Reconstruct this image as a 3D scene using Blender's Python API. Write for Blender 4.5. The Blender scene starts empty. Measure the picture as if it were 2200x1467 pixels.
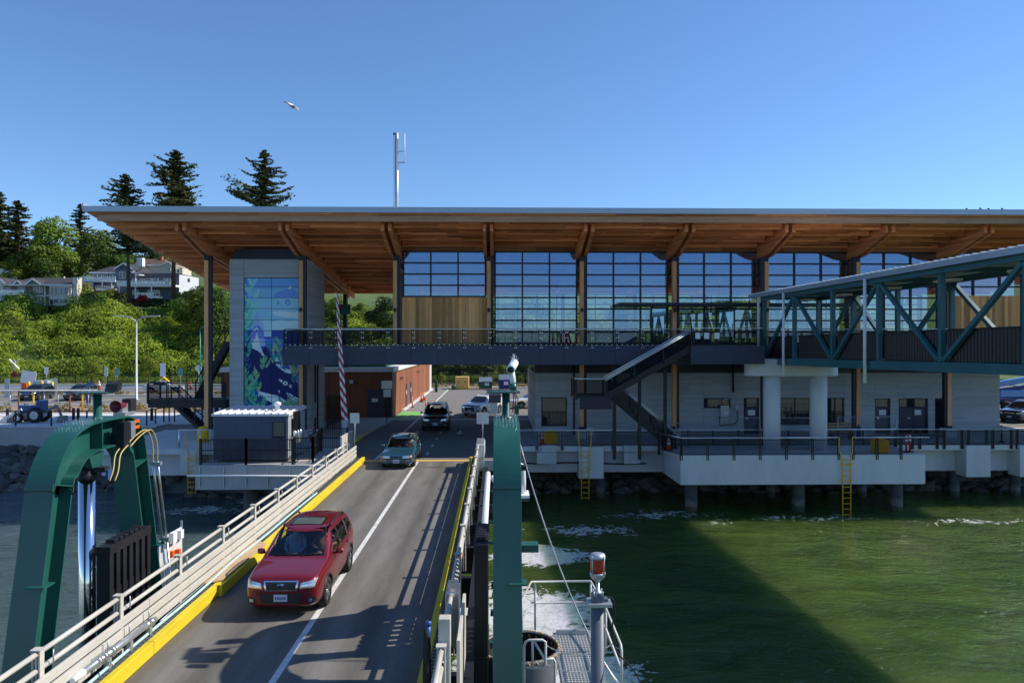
import bpy, bmesh, math, random
import numpy as np
from mathutils import Vector, Matrix
from mathutils.bvhtree import BVHTree
random.seed(7)
R = math.radians
scene = bpy.context.scene
col = scene.collection

# ------------------------------------------------------------------ camera
CAM = Vector((0.0, 0.0, 6.4)); YAW = R(1.2); FPX = 1560.0
cd = bpy.data.cameras.new('camera'); cam = bpy.data.objects.new('camera', cd); col.objects.link(cam)
cam.location = CAM; cam.rotation_euler = (R(90), 0, -YAW)
cd.sensor_width = 36.0; cd.lens = 36.0 * FPX / 2200.0; cd.clip_start = 0.1; cd.clip_end = 9000
scene.camera = cam

# ------------------------------------------------------------------ sky and sun
LDIR = Vector((-1.13, -0.20, -1.0)).normalized()          # the way sunlight travels
SUN_EL = math.asin(-LDIR.z); SUN_AZ = math.atan2(-LDIR.x, -LDIR.y)   # azimuth clockwise from +Y
world = bpy.data.worlds.new('World'); scene.world = world; world.use_nodes = True
wn = world.node_tree; wn.nodes.clear()
wo = wn.nodes.new('ShaderNodeOutputWorld'); wb = wn.nodes.new('ShaderNodeBackground')
sk = wn.nodes.new('ShaderNodeTexSky'); sk.sky_type = 'NISHITA'; sk.sun_disc = False
sk.sun_elevation = SUN_EL; sk.sun_rotation = SUN_AZ
sk.air_density = 1.0; sk.dust_density = 0.0; sk.ozone_density = 9.0; sk.altitude = 0
wb.inputs['Strength'].default_value = 0.15
wn.links.new(sk.outputs[0], wb.inputs[0]); wn.links.new(wb.outputs[0], wo.inputs[0])
sd = bpy.data.lights.new('sun', 'SUN'); sun = bpy.data.objects.new('sun', sd); col.objects.link(sun)
sd.energy = 5.0; sd.angle = R(0.53); sd.color = (1.0, 0.93, 0.82)
sun.rotation_euler = LDIR.to_track_quat('-Z', 'Y').to_euler(); sun.location = (60, 20, 80)
scene.view_settings.view_transform = 'Standard'; scene.view_settings.look = 'None'
scene.view_settings.exposure = 0.15; scene.view_settings.gamma = 1.0; scene.view_settings.use_curve_mapping = False
scene.render.engine = 'CYCLES'
scene.cycles.max_bounces = 7; scene.cycles.transparent_max_bounces = 12
scene.cycles.sample_clamp_indirect = 6.0

# ------------------------------------------------------------------ photograph pixel -> world
def ray(px, py):
    u = (px - 1100.0) / FPX; v = -(py - 733.0) / FPX
    return Vector((math.sin(YAW) + u * math.cos(YAW), math.cos(YAW) - u * math.sin(YAW), v))
def W(px, py, Y):
    d = ray(px, py); return CAM + d * (Y / d.y)
def G(px, py, z=0.0):
    d = ray(px, py); return CAM + d * ((z - CAM.z) / d.z)
def XA(px, Y): return W(px, 733, Y).x
def ZA(py, Y, px=1067): return W(px, py, Y).z

# ------------------------------------------------------------------ mesh builder
class MB:
    def __init__(s): s.V = []; s.F = []; s.S = []
    def add(s, vs, fs, sm=False):
        o = len(s.V); s.V += [tuple(v) for v in vs]; s.F += [tuple(i + o for i in f) for f in fs]; s.S += [sm] * len(fs); return s
    def box(s, x0, x1, y0, y1, z0, z1):
        return s.add([(x0,y0,z0),(x1,y0,z0),(x1,y1,z0),(x0,y1,z0),(x0,y0,z1),(x1,y0,z1),(x1,y1,z1),(x0,y1,z1)],
              [(3,2,1,0),(4,5,6,7),(0,1,5,4),(1,2,6,5),(2,3,7,6),(3,0,4,7)])
    def cbox(s, cx, cy, cz, sx, sy, sz): return s.box(cx-sx/2,cx+sx/2,cy-sy/2,cy+sy/2,cz-sz/2,cz+sz/2)
    def bar(s, p, q, w, h=None, up=(0,0,1)):
        p = Vector(p); q = Vector(q); h = w if h is None else h
        d = (q-p).normalized(); up = Vector(up)
        if abs(d.dot(up)) > 0.98: up = Vector((0,1,0))
        a = d.cross(up).normalized() * (w/2); b = a.cross(d).normalized() * (h/2)
        vs = [p-a-b,p+a-b,p+a+b,p-a+b,q-a-b,q+a-b,q+a+b,q-a+b]
        return s.add(vs, [(0,1,2,3),(7,6,5,4),(0,4,5,1),(1,5,6,2),(2,6,7,3),(3,7,4,0)])
    def tube(s, pts, r, n=8, closed=False):
        pts = [Vector(p) for p in pts]; vs = []; fs = []; m = len(pts)
        rr = r if isinstance(r, (list, tuple)) else [r]*m
        prev = None
        for i, p in enumerate(pts):
            if closed: d = (pts[(i+1)%m]-pts[i-1]).normalized()
            else: d = (pts[min(i+1,m-1)]-pts[max(i-1,0)]).normalized()
            if prev is None:
                a = d.cross(Vector((0,0,1)));
                if a.length < 1e-3: a = d.cross(Vector((1,0,0)))
            else: a = prev - d*prev.dot(d)
            a.normalize(); prev = a; b = d.cross(a)
            for k in range(n):
                t = 2*math.pi*k/n; vs.append(p + (a*math.cos(t)+b*math.sin(t))*rr[i])
        for i in range(m if closed else m-1):
            j = (i+1) % m
            for k in range(n): fs.append((i*n+k, j*n+k, j*n+(k+1)%n, i*n+(k+1)%n))
        s.add(vs, fs, True)
        if not closed:
            o = len(s.V)-len(vs)
            s.F += [tuple(o+k for k in range(n)), tuple(o+(m-1)*n+k for k in reversed(range(n)))]; s.S += [False, False]
        return s
    def lathe(s, prof, c=(0,0,0), n=16, axis='z', caps=True):
        vs = []; fs = []
        for (r, h) in prof:
            for k in range(n):
                t = 2*math.pi*k/n; x, y = r*math.cos(t), r*math.sin(t)
                v = {'z': (x,y,h), 'x': (h,x,y), 'y': (x,h,y)}[axis]
                vs.append((v[0]+c[0], v[1]+c[1], v[2]+c[2]))
        for i in range(len(prof)-1):
            for k in range(n): fs.append((i*n+k, i*n+(k+1)%n, (i+1)*n+(k+1)%n, (i+1)*n+k))
        s.add(vs, fs, True); o = len(s.V)-len(vs); m = len(prof)
        if not caps: return s
        s.F += [tuple(o+k for k in reversed(range(n))), tuple(o+(m-1)*n+k for k in range(n))]; s.S += [False, False]
        return s
    def prism(s, poly, axis, a, b):
        n = len(poly)
        def pt(u, v, t): return {'x': (t,u,v), 'y': (u,t,v), 'z': (u,v,t)}[axis]
        vs = [pt(u,v,a) for u,v in poly] + [pt(u,v,b) for u,v in poly]
        return s.add(vs, [tuple(range(n)), tuple(reversed(range(n,2*n)))] + [(i,(i+1)%n+0,n+(i+1)%n,n+i)[::-1] for i in range(n)])
    def quad(s, a, b, c, d): return s.add([a,b,c,d], [(0,1,2,3)])
    def mesh(s, name):
        me = bpy.data.meshes.new(name); me.from_pydata(s.V, [], s.F)
        me.polygons.foreach_set('use_smooth', s.S)
        return me
    def build(s, name, m=None, parent=None, bevel=0, fix=True, loc=None):
        me = s.mesh(name)
        if fix:
            bm = bmesh.new(); bm.from_mesh(me); bmesh.ops.recalc_face_normals(bm, faces=bm.faces); bm.to_mesh(me); bm.free()
        return link(name, me, m, parent, bevel, loc)

def link(name, me, m=None, parent=None, bevel=0, loc=None):
    if m is not None: me.materials.append(MAT[m] if isinstance(m, str) else m)
    o = bpy.data.objects.new(name, me); col.objects.link(o)
    if loc is not None: o.location = loc; BASE[o.name] = Vector(loc)
    if parent is not None: setpar(o, parent)
    if bevel:
        b = o.modifiers.new('bevel', 'BEVEL'); b.width = bevel; b.segments = 2; b.limit_method = 'ANGLE'; b.harden_normals = False
    return o
BASE = {}
def setpar(o, p):
    o.parent = p
    o.matrix_parent_inverse = Matrix.Translation(-BASE.get(p.name, Vector((0,0,0))))
def empty(name, loc=(0,0,0), label=None, cat=None, group=None):
    o = bpy.data.objects.new(name, None); col.objects.link(o); o.location = loc; o.empty_display_size = 0.3
    BASE[o.name] = Vector(loc)
    if label: tag(o, label, cat, group)
    return o
def part_empty(name, parent):
    o = bpy.data.objects.new(name, None); col.objects.link(o); setpar(o, parent); return o
def tag(o, label=None, cat=None, group=None, kind=None):
    if label: o['label'] = label
    if cat: o['category'] = cat
    if group: o['group'] = group
    if kind: o['kind'] = kind
    return o
def share(src, name, parent, loc, rot=None, scale=None):
    o = bpy.data.objects.new(name, src.data); col.objects.link(o)
    if parent is not None: setpar(o, parent)
    o.location = loc
    if rot is not None: o.rotation_euler = rot
    if scale is not None: o.scale = scale
    return o
def copy_tree(o, parent=None):
    c = o.copy(); col.objects.link(c)
    if parent is not None: c.parent = parent
    for ch in [x for x in KIDS(o)]: copy_tree(ch, c)
    return c
def KIDS(o): return [x for x in bpy.data.objects if x.parent == o]

def cat_rom(pts, k=5):
    P = [Vector(p) for p in pts]; out = []
    for i in range(len(P)-1):
        a, b, c, d = P[max(i-1,0)], P[i], P[i+1], P[min(i+2,len(P)-1)]
        for j in range(k):
            t = j/k; out.append(0.5*((2*b)+(c-a)*t+(2*a-5*b+4*c-d)*t*t+(3*b-a-3*c+d)*t*t*t))
    return out+[P[-1]]
# ------------------------------------------------------------------ materials
MAT = {}
def nodes(name):
    m = bpy.data.materials.new(name); m.use_nodes = True; MAT[name] = m
    nt = m.node_tree; b = nt.nodes['Principled BSDF']; return m, nt, b
def N(nt, t, **kw):
    n = nt.nodes.new('ShaderNode' + t)
    for k, v in kw.items():
        if k == 'inp':
            for kk, vv in v.items(): n.inputs[kk].default_value = vv
        else: setattr(n, k, v)
    return n
def L(nt, a, b): nt.links.new(a, b)
def coords(nt, scale=(1,1,1), kind='Object'):
    tc = N(nt, 'TexCoord'); mp = N(nt, 'Mapping'); mp.inputs['Scale'].default_value = scale
    L(nt, tc.outputs[kind], mp.inputs[0]); return mp.outputs[0]
def ramp(nt, fac, stops):
    r = N(nt, 'ValToRGB'); e = r.color_ramp.elements
    while len(e) < len(stops): e.new(0.5)
    for i, (p, c) in enumerate(stops): e[i].position = p; e[i].color = (*c, 1) if len(c) == 3 else c
    L(nt, fac, r.inputs[0]); return r.outputs[0]
def sc(c, f): return tuple(max(0.0, min(1.0, x*f)) for x in c)
def mat(name, c, rough=0.6, metal=0.0, var=0.18, scale=1.5, bump=0.0, bscale=30.0, stretch=(1,1,1), rnd=0.0, spec=0.5, coat=0.0, dirt=0.0, emit=None):
    m, nt, b = nodes(name)
    b.inputs['Roughness'].default_value = rough; b.inputs['Metallic'].default_value = metal
    b.inputs['Specular IOR Level'].default_value = spec
    if coat: b.inputs['Coat Weight'].default_value = coat; b.inputs['Coat Roughness'].default_value = 0.04
    co = coords(nt, stretch)
    n1 = N(nt, 'TexNoise', inp={'Scale': scale, 'Detail': 6.0, 'Roughness': 0.65}); L(nt, co, n1.inputs['Vector'])
    out = ramp(nt, n1.outputs[0], [(0.28, sc(c, 1-var)), (0.5, c), (0.74, sc(c, 1+var))])
    if dirt:
        n3 = N(nt, 'TexNoise', inp={'Scale': scale*0.35+0.2, 'Detail': 9.0, 'Roughness': 0.7}); L(nt, co, n3.inputs['Vector'])
        f = ramp(nt, n3.outputs[0], [(0.5, (0,0,0)), (0.75, (dirt,)*3)])
        mx = N(nt, 'MixRGB'); L(nt, f, mx.inputs[0]); L(nt, out, mx.inputs[1]); mx.inputs[2].default_value = (*sc((c[0]*0.5+0.03, c[1]*0.45+0.025, c[2]*0.4+0.015), 1), 1); out = mx.outputs[0]
    if rnd:
        oi = N(nt, 'ObjectInfo'); mm = N(nt, 'MapRange', inp={'To Min': 1-rnd, 'To Max': 1+rnd}); L(nt, oi.outputs['Random'], mm.inputs[0])
        hs = N(nt, 'HueSaturation'); L(nt, mm.outputs[0], hs.inputs['Value']); L(nt, out, hs.inputs['Color']); out = hs.outputs[0]
    L(nt, out, b.inputs['Base Color'])
    if rough > 0.15:
        rr = N(nt, 'MapRange', inp={'To Min': max(0.03, rough-0.1), 'To Max': min(1, rough+0.1)}); L(nt, n1.outputs[0], rr.inputs[0]); L(nt, rr.outputs[0], b.inputs['Roughness'])
    if bump:
        n2 = N(nt, 'TexNoise', inp={'Scale': bscale, 'Detail': 5.0}); L(nt, co, n2.inputs['Vector'])
        bp = N(nt, 'Bump', inp={'Strength': bump, 'Distance': 0.02}); L(nt, n2.outputs[0], bp.inputs['Height']); L(nt, bp.outputs[0], b.inputs['Normal'])
    if emit: b.inputs['Emission Color'].default_value = (*emit[0], 1); b.inputs['Emission Strength'].default_value = emit[1]
    return m
def wood(name, c, axis, rnd=0.14, rough=0.6, band=1.0, lam=None):
    m, nt, b = nodes(name); b.inputs['Roughness'].default_value = rough; b.inputs['Specular IOR Level'].default_value = 0.3
    s = {'x': (0.35,7,7), 'y': (7,0.35,7), 'z': (7,7,0.35)}[axis]
    co = coords(nt, s)
    n1 = N(nt, 'TexNoise', inp={'Scale': 1.6*band, 'Detail': 5.0, 'Roughness': 0.7}); L(nt, co, n1.inputs['Vector'])
    n2 = N(nt, 'TexNoise', inp={'Scale': 9.0, 'Detail': 3.0}); L(nt, co, n2.inputs['Vector'])
    c1 = ramp(nt, n1.outputs[0], [(0.25, sc(c,0.6)), (0.5, c), (0.75, (min(1,c[0]*1.3), min(1,c[1]*1.28), min(1,c[2]*1.2)))])
    f2 = ramp(nt, n2.outputs[0], [(0.3, (0.72,0.72,0.72)), (0.65, (1.08,1.08,1.08))])
    mx = N(nt, 'MixRGB', blend_type='MULTIPLY', inp={0: 0.6}); L(nt, c1, mx.inputs[1]); L(nt, f2, mx.inputs[2])
    src = mx.outputs[0]
    if lam:
        # separate boards: each strip of width lam[1] along axis lam[0], cut into lengths of lam[2] metres, has its own tone
        tc2 = N(nt, 'TexCoord'); sp = N(nt, 'SeparateXYZ'); L(nt, tc2.outputs['Object'], sp.inputs[0])
        def mq(op, a, bb):
            n = N(nt, 'Math', operation=op)
            for i, x in enumerate((a, bb)):
                if x is None: continue
                if isinstance(x, (int, float)): n.inputs[i].default_value = x
                else: L(nt, x, n.inputs[i])
            return n.outputs[0]
        row = mq('FLOOR', mq('DIVIDE', sp.outputs[{'x':0,'y':1,'z':2}[lam[0]]], lam[1]), None)
        wr_ = N(nt, 'TexWhiteNoise', noise_dimensions='1D'); L(nt, row, wr_.inputs['W'])
        ln_ = mq('FLOOR', mq('ADD', mq('DIVIDE', sp.outputs[{'x':0,'y':1,'z':2}[axis]], lam[2]), mq('MULTIPLY', wr_.outputs['Value'], 7.0)), None)
        cb = N(nt, 'CombineXYZ'); L(nt, row, cb.inputs[0]); L(nt, ln_, cb.inputs[1])
        w2 = N(nt, 'TexWhiteNoise', noise_dimensions='3D'); L(nt, cb.outputs[0], w2.inputs['Vector'])
        tone = ramp(nt, w2.outputs['Value'], [(0.0,(1-lam[3],1-lam[3]*1.1,1-lam[3]*1.1)),(0.6,(1.0,1.0,1.0)),(1.0,(1+lam[3]*0.6,1+lam[3]*0.7,1+lam[3]*0.8))])
        fr = mq('FRACT', mq('DIVIDE', sp.outputs[{'x':0,'y':1,'z':2}[lam[0]]], lam[1]), None)
        gap = ramp(nt, fr, [(0.0,(0.5,0.5,0.5)),(0.14,(1,1,1))])
        m3 = N(nt, 'MixRGB', blend_type='MULTIPLY', inp={0: 1.0}); L(nt, src, m3.inputs[1]); L(nt, tone, m3.inputs[2])
        m4 = N(nt, 'MixRGB', blend_type='MULTIPLY', inp={0: 1.0}); L(nt, m3.outputs[0], m4.inputs[1]); L(nt, gap, m4.inputs[2]); src = m4.outputs[0]
    oi = N(nt, 'ObjectInfo'); mm = N(nt, 'MapRange', inp={'To Min': 1-rnd, 'To Max': 1+rnd}); L(nt, oi.outputs['Random'], mm.inputs[0])
    hs = N(nt, 'HueSaturation'); L(nt, mm.outputs[0], hs.inputs['Value']); L(nt, src, hs.inputs['Color'])
    L(nt, hs.outputs[0], b.inputs['Base Color'])
    bp = N(nt, 'Bump', inp={'Strength': 0.25, 'Distance': 0.01}); L(nt, n2.outputs[0], bp.inputs['Height']); L(nt, bp.outputs[0], b.inputs['Normal'])
    return m
def board_concrete(name, c):
    m, nt, b = nodes(name); b.inputs['Roughness'].default_value = 0.85
    tc = N(nt, 'TexCoord'); sp = N(nt, 'SeparateXYZ'); L(nt, tc.outputs['Object'], sp.inputs[0])
    mu = N(nt, 'Math', operation='MULTIPLY', inp={1: 7.0}); L(nt, sp.outputs[2], mu.inputs[0])
    fl = N(nt, 'Math', operation='FLOOR'); L(nt, mu.outputs[0], fl.inputs[0])
    fr = N(nt, 'Math', operation='FRACT'); L(nt, mu.outputs[0], fr.inputs[0])
    dx = N(nt, 'Math', operation='MULTIPLY', inp={1: 0.35}); L(nt, sp.outputs[0], dx.inputs[0])
    fx = N(nt, 'Math', operation='ADD'); L(nt, dx.outputs[0], fx.inputs[0])
    wn0 = N(nt, 'TexWhiteNoise', noise_dimensions='1D'); L(nt, fl.outputs[0], wn0.inputs['W']); L(nt, wn0.outputs['Value'], fx.inputs[1])
    fx2 = N(nt, 'Math', operation='FLOOR'); L(nt, fx.outputs[0], fx2.inputs[0])
    cb = N(nt, 'CombineXYZ'); L(nt, fx2.outputs[0], cb.inputs[0]); L(nt, fl.outputs[0], cb.inputs[2])
    wn1 = N(nt, 'TexWhiteNoise', noise_dimensions='3D'); L(nt, cb.outputs[0], wn1.inputs['Vector'])
    co = coords(nt, (0.6, 0.6, 2.5)); n1 = N(nt, 'TexNoise', inp={'Scale': 2.0, 'Detail': 8.0, 'Roughness': 0.7}); L(nt, co, n1.inputs['Vector'])
    ad = N(nt, 'MixRGB', inp={0: 0.5}); L(nt, n1.outputs[0], ad.inputs[1]); L(nt, wn1.outputs['Value'], ad.inputs[2])
    cc = ramp(nt, ad.outputs[0], [(0.2, sc(c,0.84)), (0.5, c), (0.8, sc(c,1.14))])
    ln = ramp(nt, fr.outputs[0], [(0.0, (0.74,)*3), (0.1, (1,1,1))])
    mx = N(nt, 'MixRGB', blend_type='MULTIPLY', inp={0: 1.0}); L(nt, cc, mx.inputs[1]); L(nt, ln, mx.inputs[2]); L(nt, mx.outputs[0], b.inputs['Base Color'])
    hb = N(nt, 'MixRGB', inp={0: 0.5}); L(nt, wn1.outputs['Value'], hb.inputs[1]); L(nt, ln, hb.inputs[2])
    bp = N(nt, 'Bump', inp={'Strength': 0.5, 'Distance': 0.012}); L(nt, hb.outputs[0], bp.inputs['Height']); L(nt, bp.outputs[0], b.inputs['Normal'])
    return m
def glass(name, tint=(0.75,0.83,0.85), refl=0.2, rough=0.0, rc=(0.92,0.96,1.0)):
    m, nt, b = nodes(name); nt.nodes.remove(b)
    out = nt.nodes['Material Output']; tr = N(nt, 'BsdfTransparent'); tr.inputs[0].default_value = (*tint, 1)
    gl = N(nt, 'BsdfGlossy', inp={'Roughness': rough}); gl.inputs[0].default_value = (*rc, 1)
    lw = N(nt, 'Fresnel', inp={'IOR': 1.5}); mr = N(nt, 'MapRange', inp={'From Min': 0.04, 'From Max': 1.0, 'To Min': refl, 'To Max': 1.0}); L(nt, lw.outputs[0], mr.inputs[0])
    co = coords(nt); nz = N(nt, 'TexNoise', inp={'Scale': 0.35, 'Detail': 1.0}); L(nt, co, nz.inputs['Vector'])
    bp = N(nt, 'Bump', inp={'Strength': 0.02, 'Distance': 0.05}); L(nt, nz.outputs[0], bp.inputs['Height']); L(nt, bp.outputs[0], gl.inputs['Normal'])
    mx = N(nt, 'MixShader'); L(nt, mr.outputs[0], mx.inputs[0]); L(nt, tr.outputs[0], mx.inputs[1]); L(nt, gl.outputs[0], mx.inputs[2]); L(nt, mx.outputs[0], out.inputs[0])
    return m
def mesh_screen(name, c, fill):
    m, nt, b = nodes(name); out = nt.nodes['Material Output']
    b.inputs['Base Color'].default_value = (*c,1); b.inputs['Roughness'].default_value = 0.9; b.inputs['Specular IOR Level'].default_value = 0.1
    tr = N(nt, 'BsdfTransparent'); mx = N(nt, 'MixShader', inp={0: fill})
    L(nt, tr.outputs[0], mx.inputs[1]); L(nt, b.outputs[0], mx.inputs[2]); L(nt, mx.outputs[0], out.inputs[0]); return m
def leafmat(name, c, hue=0.03, var=0.35, trans=0.3):
    m, nt, b = nodes(name); out = nt.nodes['Material Output']
    b.inputs['Roughness'].default_value = 0.55; b.inputs['Specular IOR Level'].default_value = 0.25
    at = N(nt, 'Attribute', attribute_name='tone')
    oi = N(nt, 'ObjectInfo')
    c1 = ramp(nt, at.outputs['Fac'], [(0.0, sc(c,1-var*1.3)), (0.5, c), (1.0, (min(1,c[0]*(1+var*1.4)), min(1,c[1]*(1+var)), c[2]*(1+var*0.4)))])
    mm = N(nt, 'MapRange', inp={'To Min': 0.5-hue, 'To Max': 0.5+hue}); L(nt, oi.outputs['Random'], mm.inputs[0])
    hs = N(nt, 'HueSaturation'); L(nt, mm.outputs[0], hs.inputs['Hue']); L(nt, c1, hs.inputs['Color'])
    L(nt, hs.outputs[0], b.inputs['Base Color'])
    tl = N(nt, 'BsdfTranslucent'); L(nt, hs.outputs[0], tl.inputs[0])
    mx = N(nt, 'MixShader', inp={0: trans}); L(nt, b.outputs[0], mx.inputs[1]); L(nt, tl.outputs[0], mx.inputs[2]); L(nt, mx.outputs[0], out.inputs[0]); return m

wood('soffit_wood', (0.95,0.37,0.155), 'x', 0.06, band=2.2, lam=('y',0.16,4.2,0.45))
wood('purlin_wood', (0.95,0.36,0.145), 'x', 0.22, lam=('z',0.105,3.1,0.40))
wood('edge_wood', (0.55,0.32,0.19), 'x', 0.08)
wood('beam_wood', (0.95,0.35,0.14), 'y', 0.1, lam=('z',0.15,5.0,0.22))
wood('column_wood', (0.88,0.43,0.19), 'z', 0.12)
wood('siding_wood', (0.97,0.46,0.16), 'z', 0.45, band=1.4)
wood('bench_wood', (0.36,0.22,0.12), 'x', 0.15)
mat('roof_metal', (0.42,0.47,0.53), 0.4, 0.5, 0.06)
mat('dark_steel', (0.018,0.022,0.034), 0.45, 0.3, 0.25)
mat('balcony_panel', (0.05,0.055,0.085), 0.5, 0.2, 0.12, rnd=0.1)
mat('mullion', (0.012,0.018,0.035), 0.4, 0.3, 0.1)
mat('black_paint', (0.010,0.010,0.013), 0.5, 0.0, 0.3)
mat('stainless', (0.72,0.74,0.76), 0.34, 1.0, 0.08)
mat('galvanised', (0.45,0.48,0.50), 0.45, 0.7, 0.15, 4.0)
mat('chrome', (0.75,0.76,0.78), 0.1, 1.0, 0.03)
mat('white_paint', (0.78,0.79,0.80), 0.5, 0, 0.06)
mat('off_white', (0.62,0.62,0.60), 0.6, 0, 0.1, dirt=0.3)
mat('beige_paint', (0.56,0.53,0.47), 0.5, 0, 0.08, 2.0, dirt=0.25)
mat('yellow_paint', (0.72,0.55,0.02), 0.6, 0, 0.14, 1.6, 0.1, 20, stretch=(2,0.5,3), dirt=0.6)
mat('safety_yellow', (0.92,0.50,0.01), 0.5, 0, 0.1)
mat('orange_plastic', (0.85,0.12,0.01), 0.45, 0, 0.08)
mat('red_paint', (0.45,0.012,0.015), 0.4, 0, 0.1)
mat('green_steel', (0.016,0.095,0.078), 0.30, 0.0, 0.16, 1.1, 0.05, 9, stretch=(1.6,1.6,0.35), dirt=0.22)
mat('gangway_steel', (0.035,0.13,0.15), 0.35, 0.0, 0.14, 1.2, stretch=(1,1,0.4), dirt=0.15)
mat('concrete', (0.42,0.42,0.41), 0.85, 0, 0.12, 0.8, 0.15, 25, dirt=0.25)
mat('concrete_light', (0.63,0.63,0.63), 0.8, 0, 0.09, 0.7, 0.12, 25, stretch=(1.3,1.3,0.35), dirt=0.3)
mat('concrete_dark', (0.26,0.26,0.26), 0.9, 0, 0.2, 0.6, 0.2, 20, dirt=0.5)
board_concrete('board_concrete', (0.45,0.465,0.475))
mat('asphalt', (0.155,0.146,0.132), 0.9, 0, 0.16, 0.35, 0.3, 160, stretch=(2.0,0.35,1), dirt=0.0)
mat('asphalt_lot', (0.18,0.173,0.162), 0.9, 0, 0.12, 0.3, 0.25, 120, dirt=0.2)
mat('paint_line', (0.66,0.66,0.63), 0.75, 0, 0.2, 7.0, dirt=0.85)
mat('bike_green', (0.16,0.50,0.10), 0.7, 0, 0.1, 3.0, dirt=0.2)
mat('gravel_soil', (0.30,0.22,0.14), 0.95, 0, 0.3, 1.5, 0.6, 12)
mat('grass_ground', (0.085,0.13,0.03), 0.95, 0, 0.35, 0.8, 0.6, 8)
mat('hill_soil', (0.05,0.06,0.02), 0.95, 0, 0.4, 0.5, 0.6, 6)
mat('rock', (0.10,0.095,0.085), 0.85, 0, 0.35, 1.6, 0.8, 5, rnd=0.45)
mat('corten', (0.25,0.085,0.035), 0.8, 0, 0.22, 0.9, 0.2, 30, rnd=0.12, dirt=0.35)
mat('grating', (0.52,0.55,0.56), 0.5, 0.6, 0.15)
mat('black_rubber', (0.014,0.014,0.014), 0.85, 0, 0.2)
mat('black_plastic', (0.018,0.018,0.020), 0.5, 0, 0.2)
mat('rope_blue', (0.42,0.62,0.62), 0.8, 0, 0.3, 30.0)
mat('blue_corrugated', (0.105,0.125,0.18), 0.5, 0.2, 0.06)
mat('white_roof', (0.75,0.75,0.74), 0.5, 0, 0.06, dirt=0.2)
mat('galv_panel', (0.50,0.53,0.54), 0.55, 0.4, 0.1, 1.0, dirt=0.3)
mat('bark', (0.075,0.05,0.036), 0.95, 0, 0.35, 3.0, 0.7, 10, stretch=(1,1,0.3))
mat('timber_pile', (0.10,0.09,0.08), 0.95, 0, 0.35, 2.0, 0.6, 12, stretch=(1,1,0.2))
mat('interior_floor', (0.16,0.17,0.18), 0.35, 0, 0.1)
mat('interior_white', (0.62,0.63,0.63), 0.6, 0, 0.05)
mat('plastic_chair', (0.55,0.57,0.62), 0.5, 0, 0.05)
mat('blue_machine', (0.02,0.08,0.24), 0.45, 0, 0.1)
mat('dumpster_green', (0.01,0.11,0.06), 0.5, 0, 0.15, dirt=0.3)
mat('dumpster_blue', (0.015,0.025,0.14), 0.5, 0, 0.15, dirt=0.3)
mat('sand_yellow', (0.75,0.50,0.14), 0.6, 0, 0.1, dirt=0.2)
mat('sign_back', (0.55,0.57,0.58), 0.4, 0.6, 0.06)
mat('teal_pole', (0.01,0.22,0.20), 0.4, 0, 0.1)
glass('lobby_glass', (0.76,0.88,0.87), 0.36, rc=(0.36,0.57,0.95))
glass('back_glass', (0.92,0.96,0.95), 0.08)
glass('clear_glass', (0.85,0.9,0.9), 0.10)
mat('dark_window', (0.018,0.026,0.036), 0.04, 0, 0.2, spec=0.9)
mesh_screen('wire_screen', (0.01,0.012,0.018), 0.42)
mesh_screen('dense_screen', (0.01,0.012,0.018), 0.58)
mesh_screen('light_screen', (0.30,0.32,0.33), 0.10)

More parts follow.
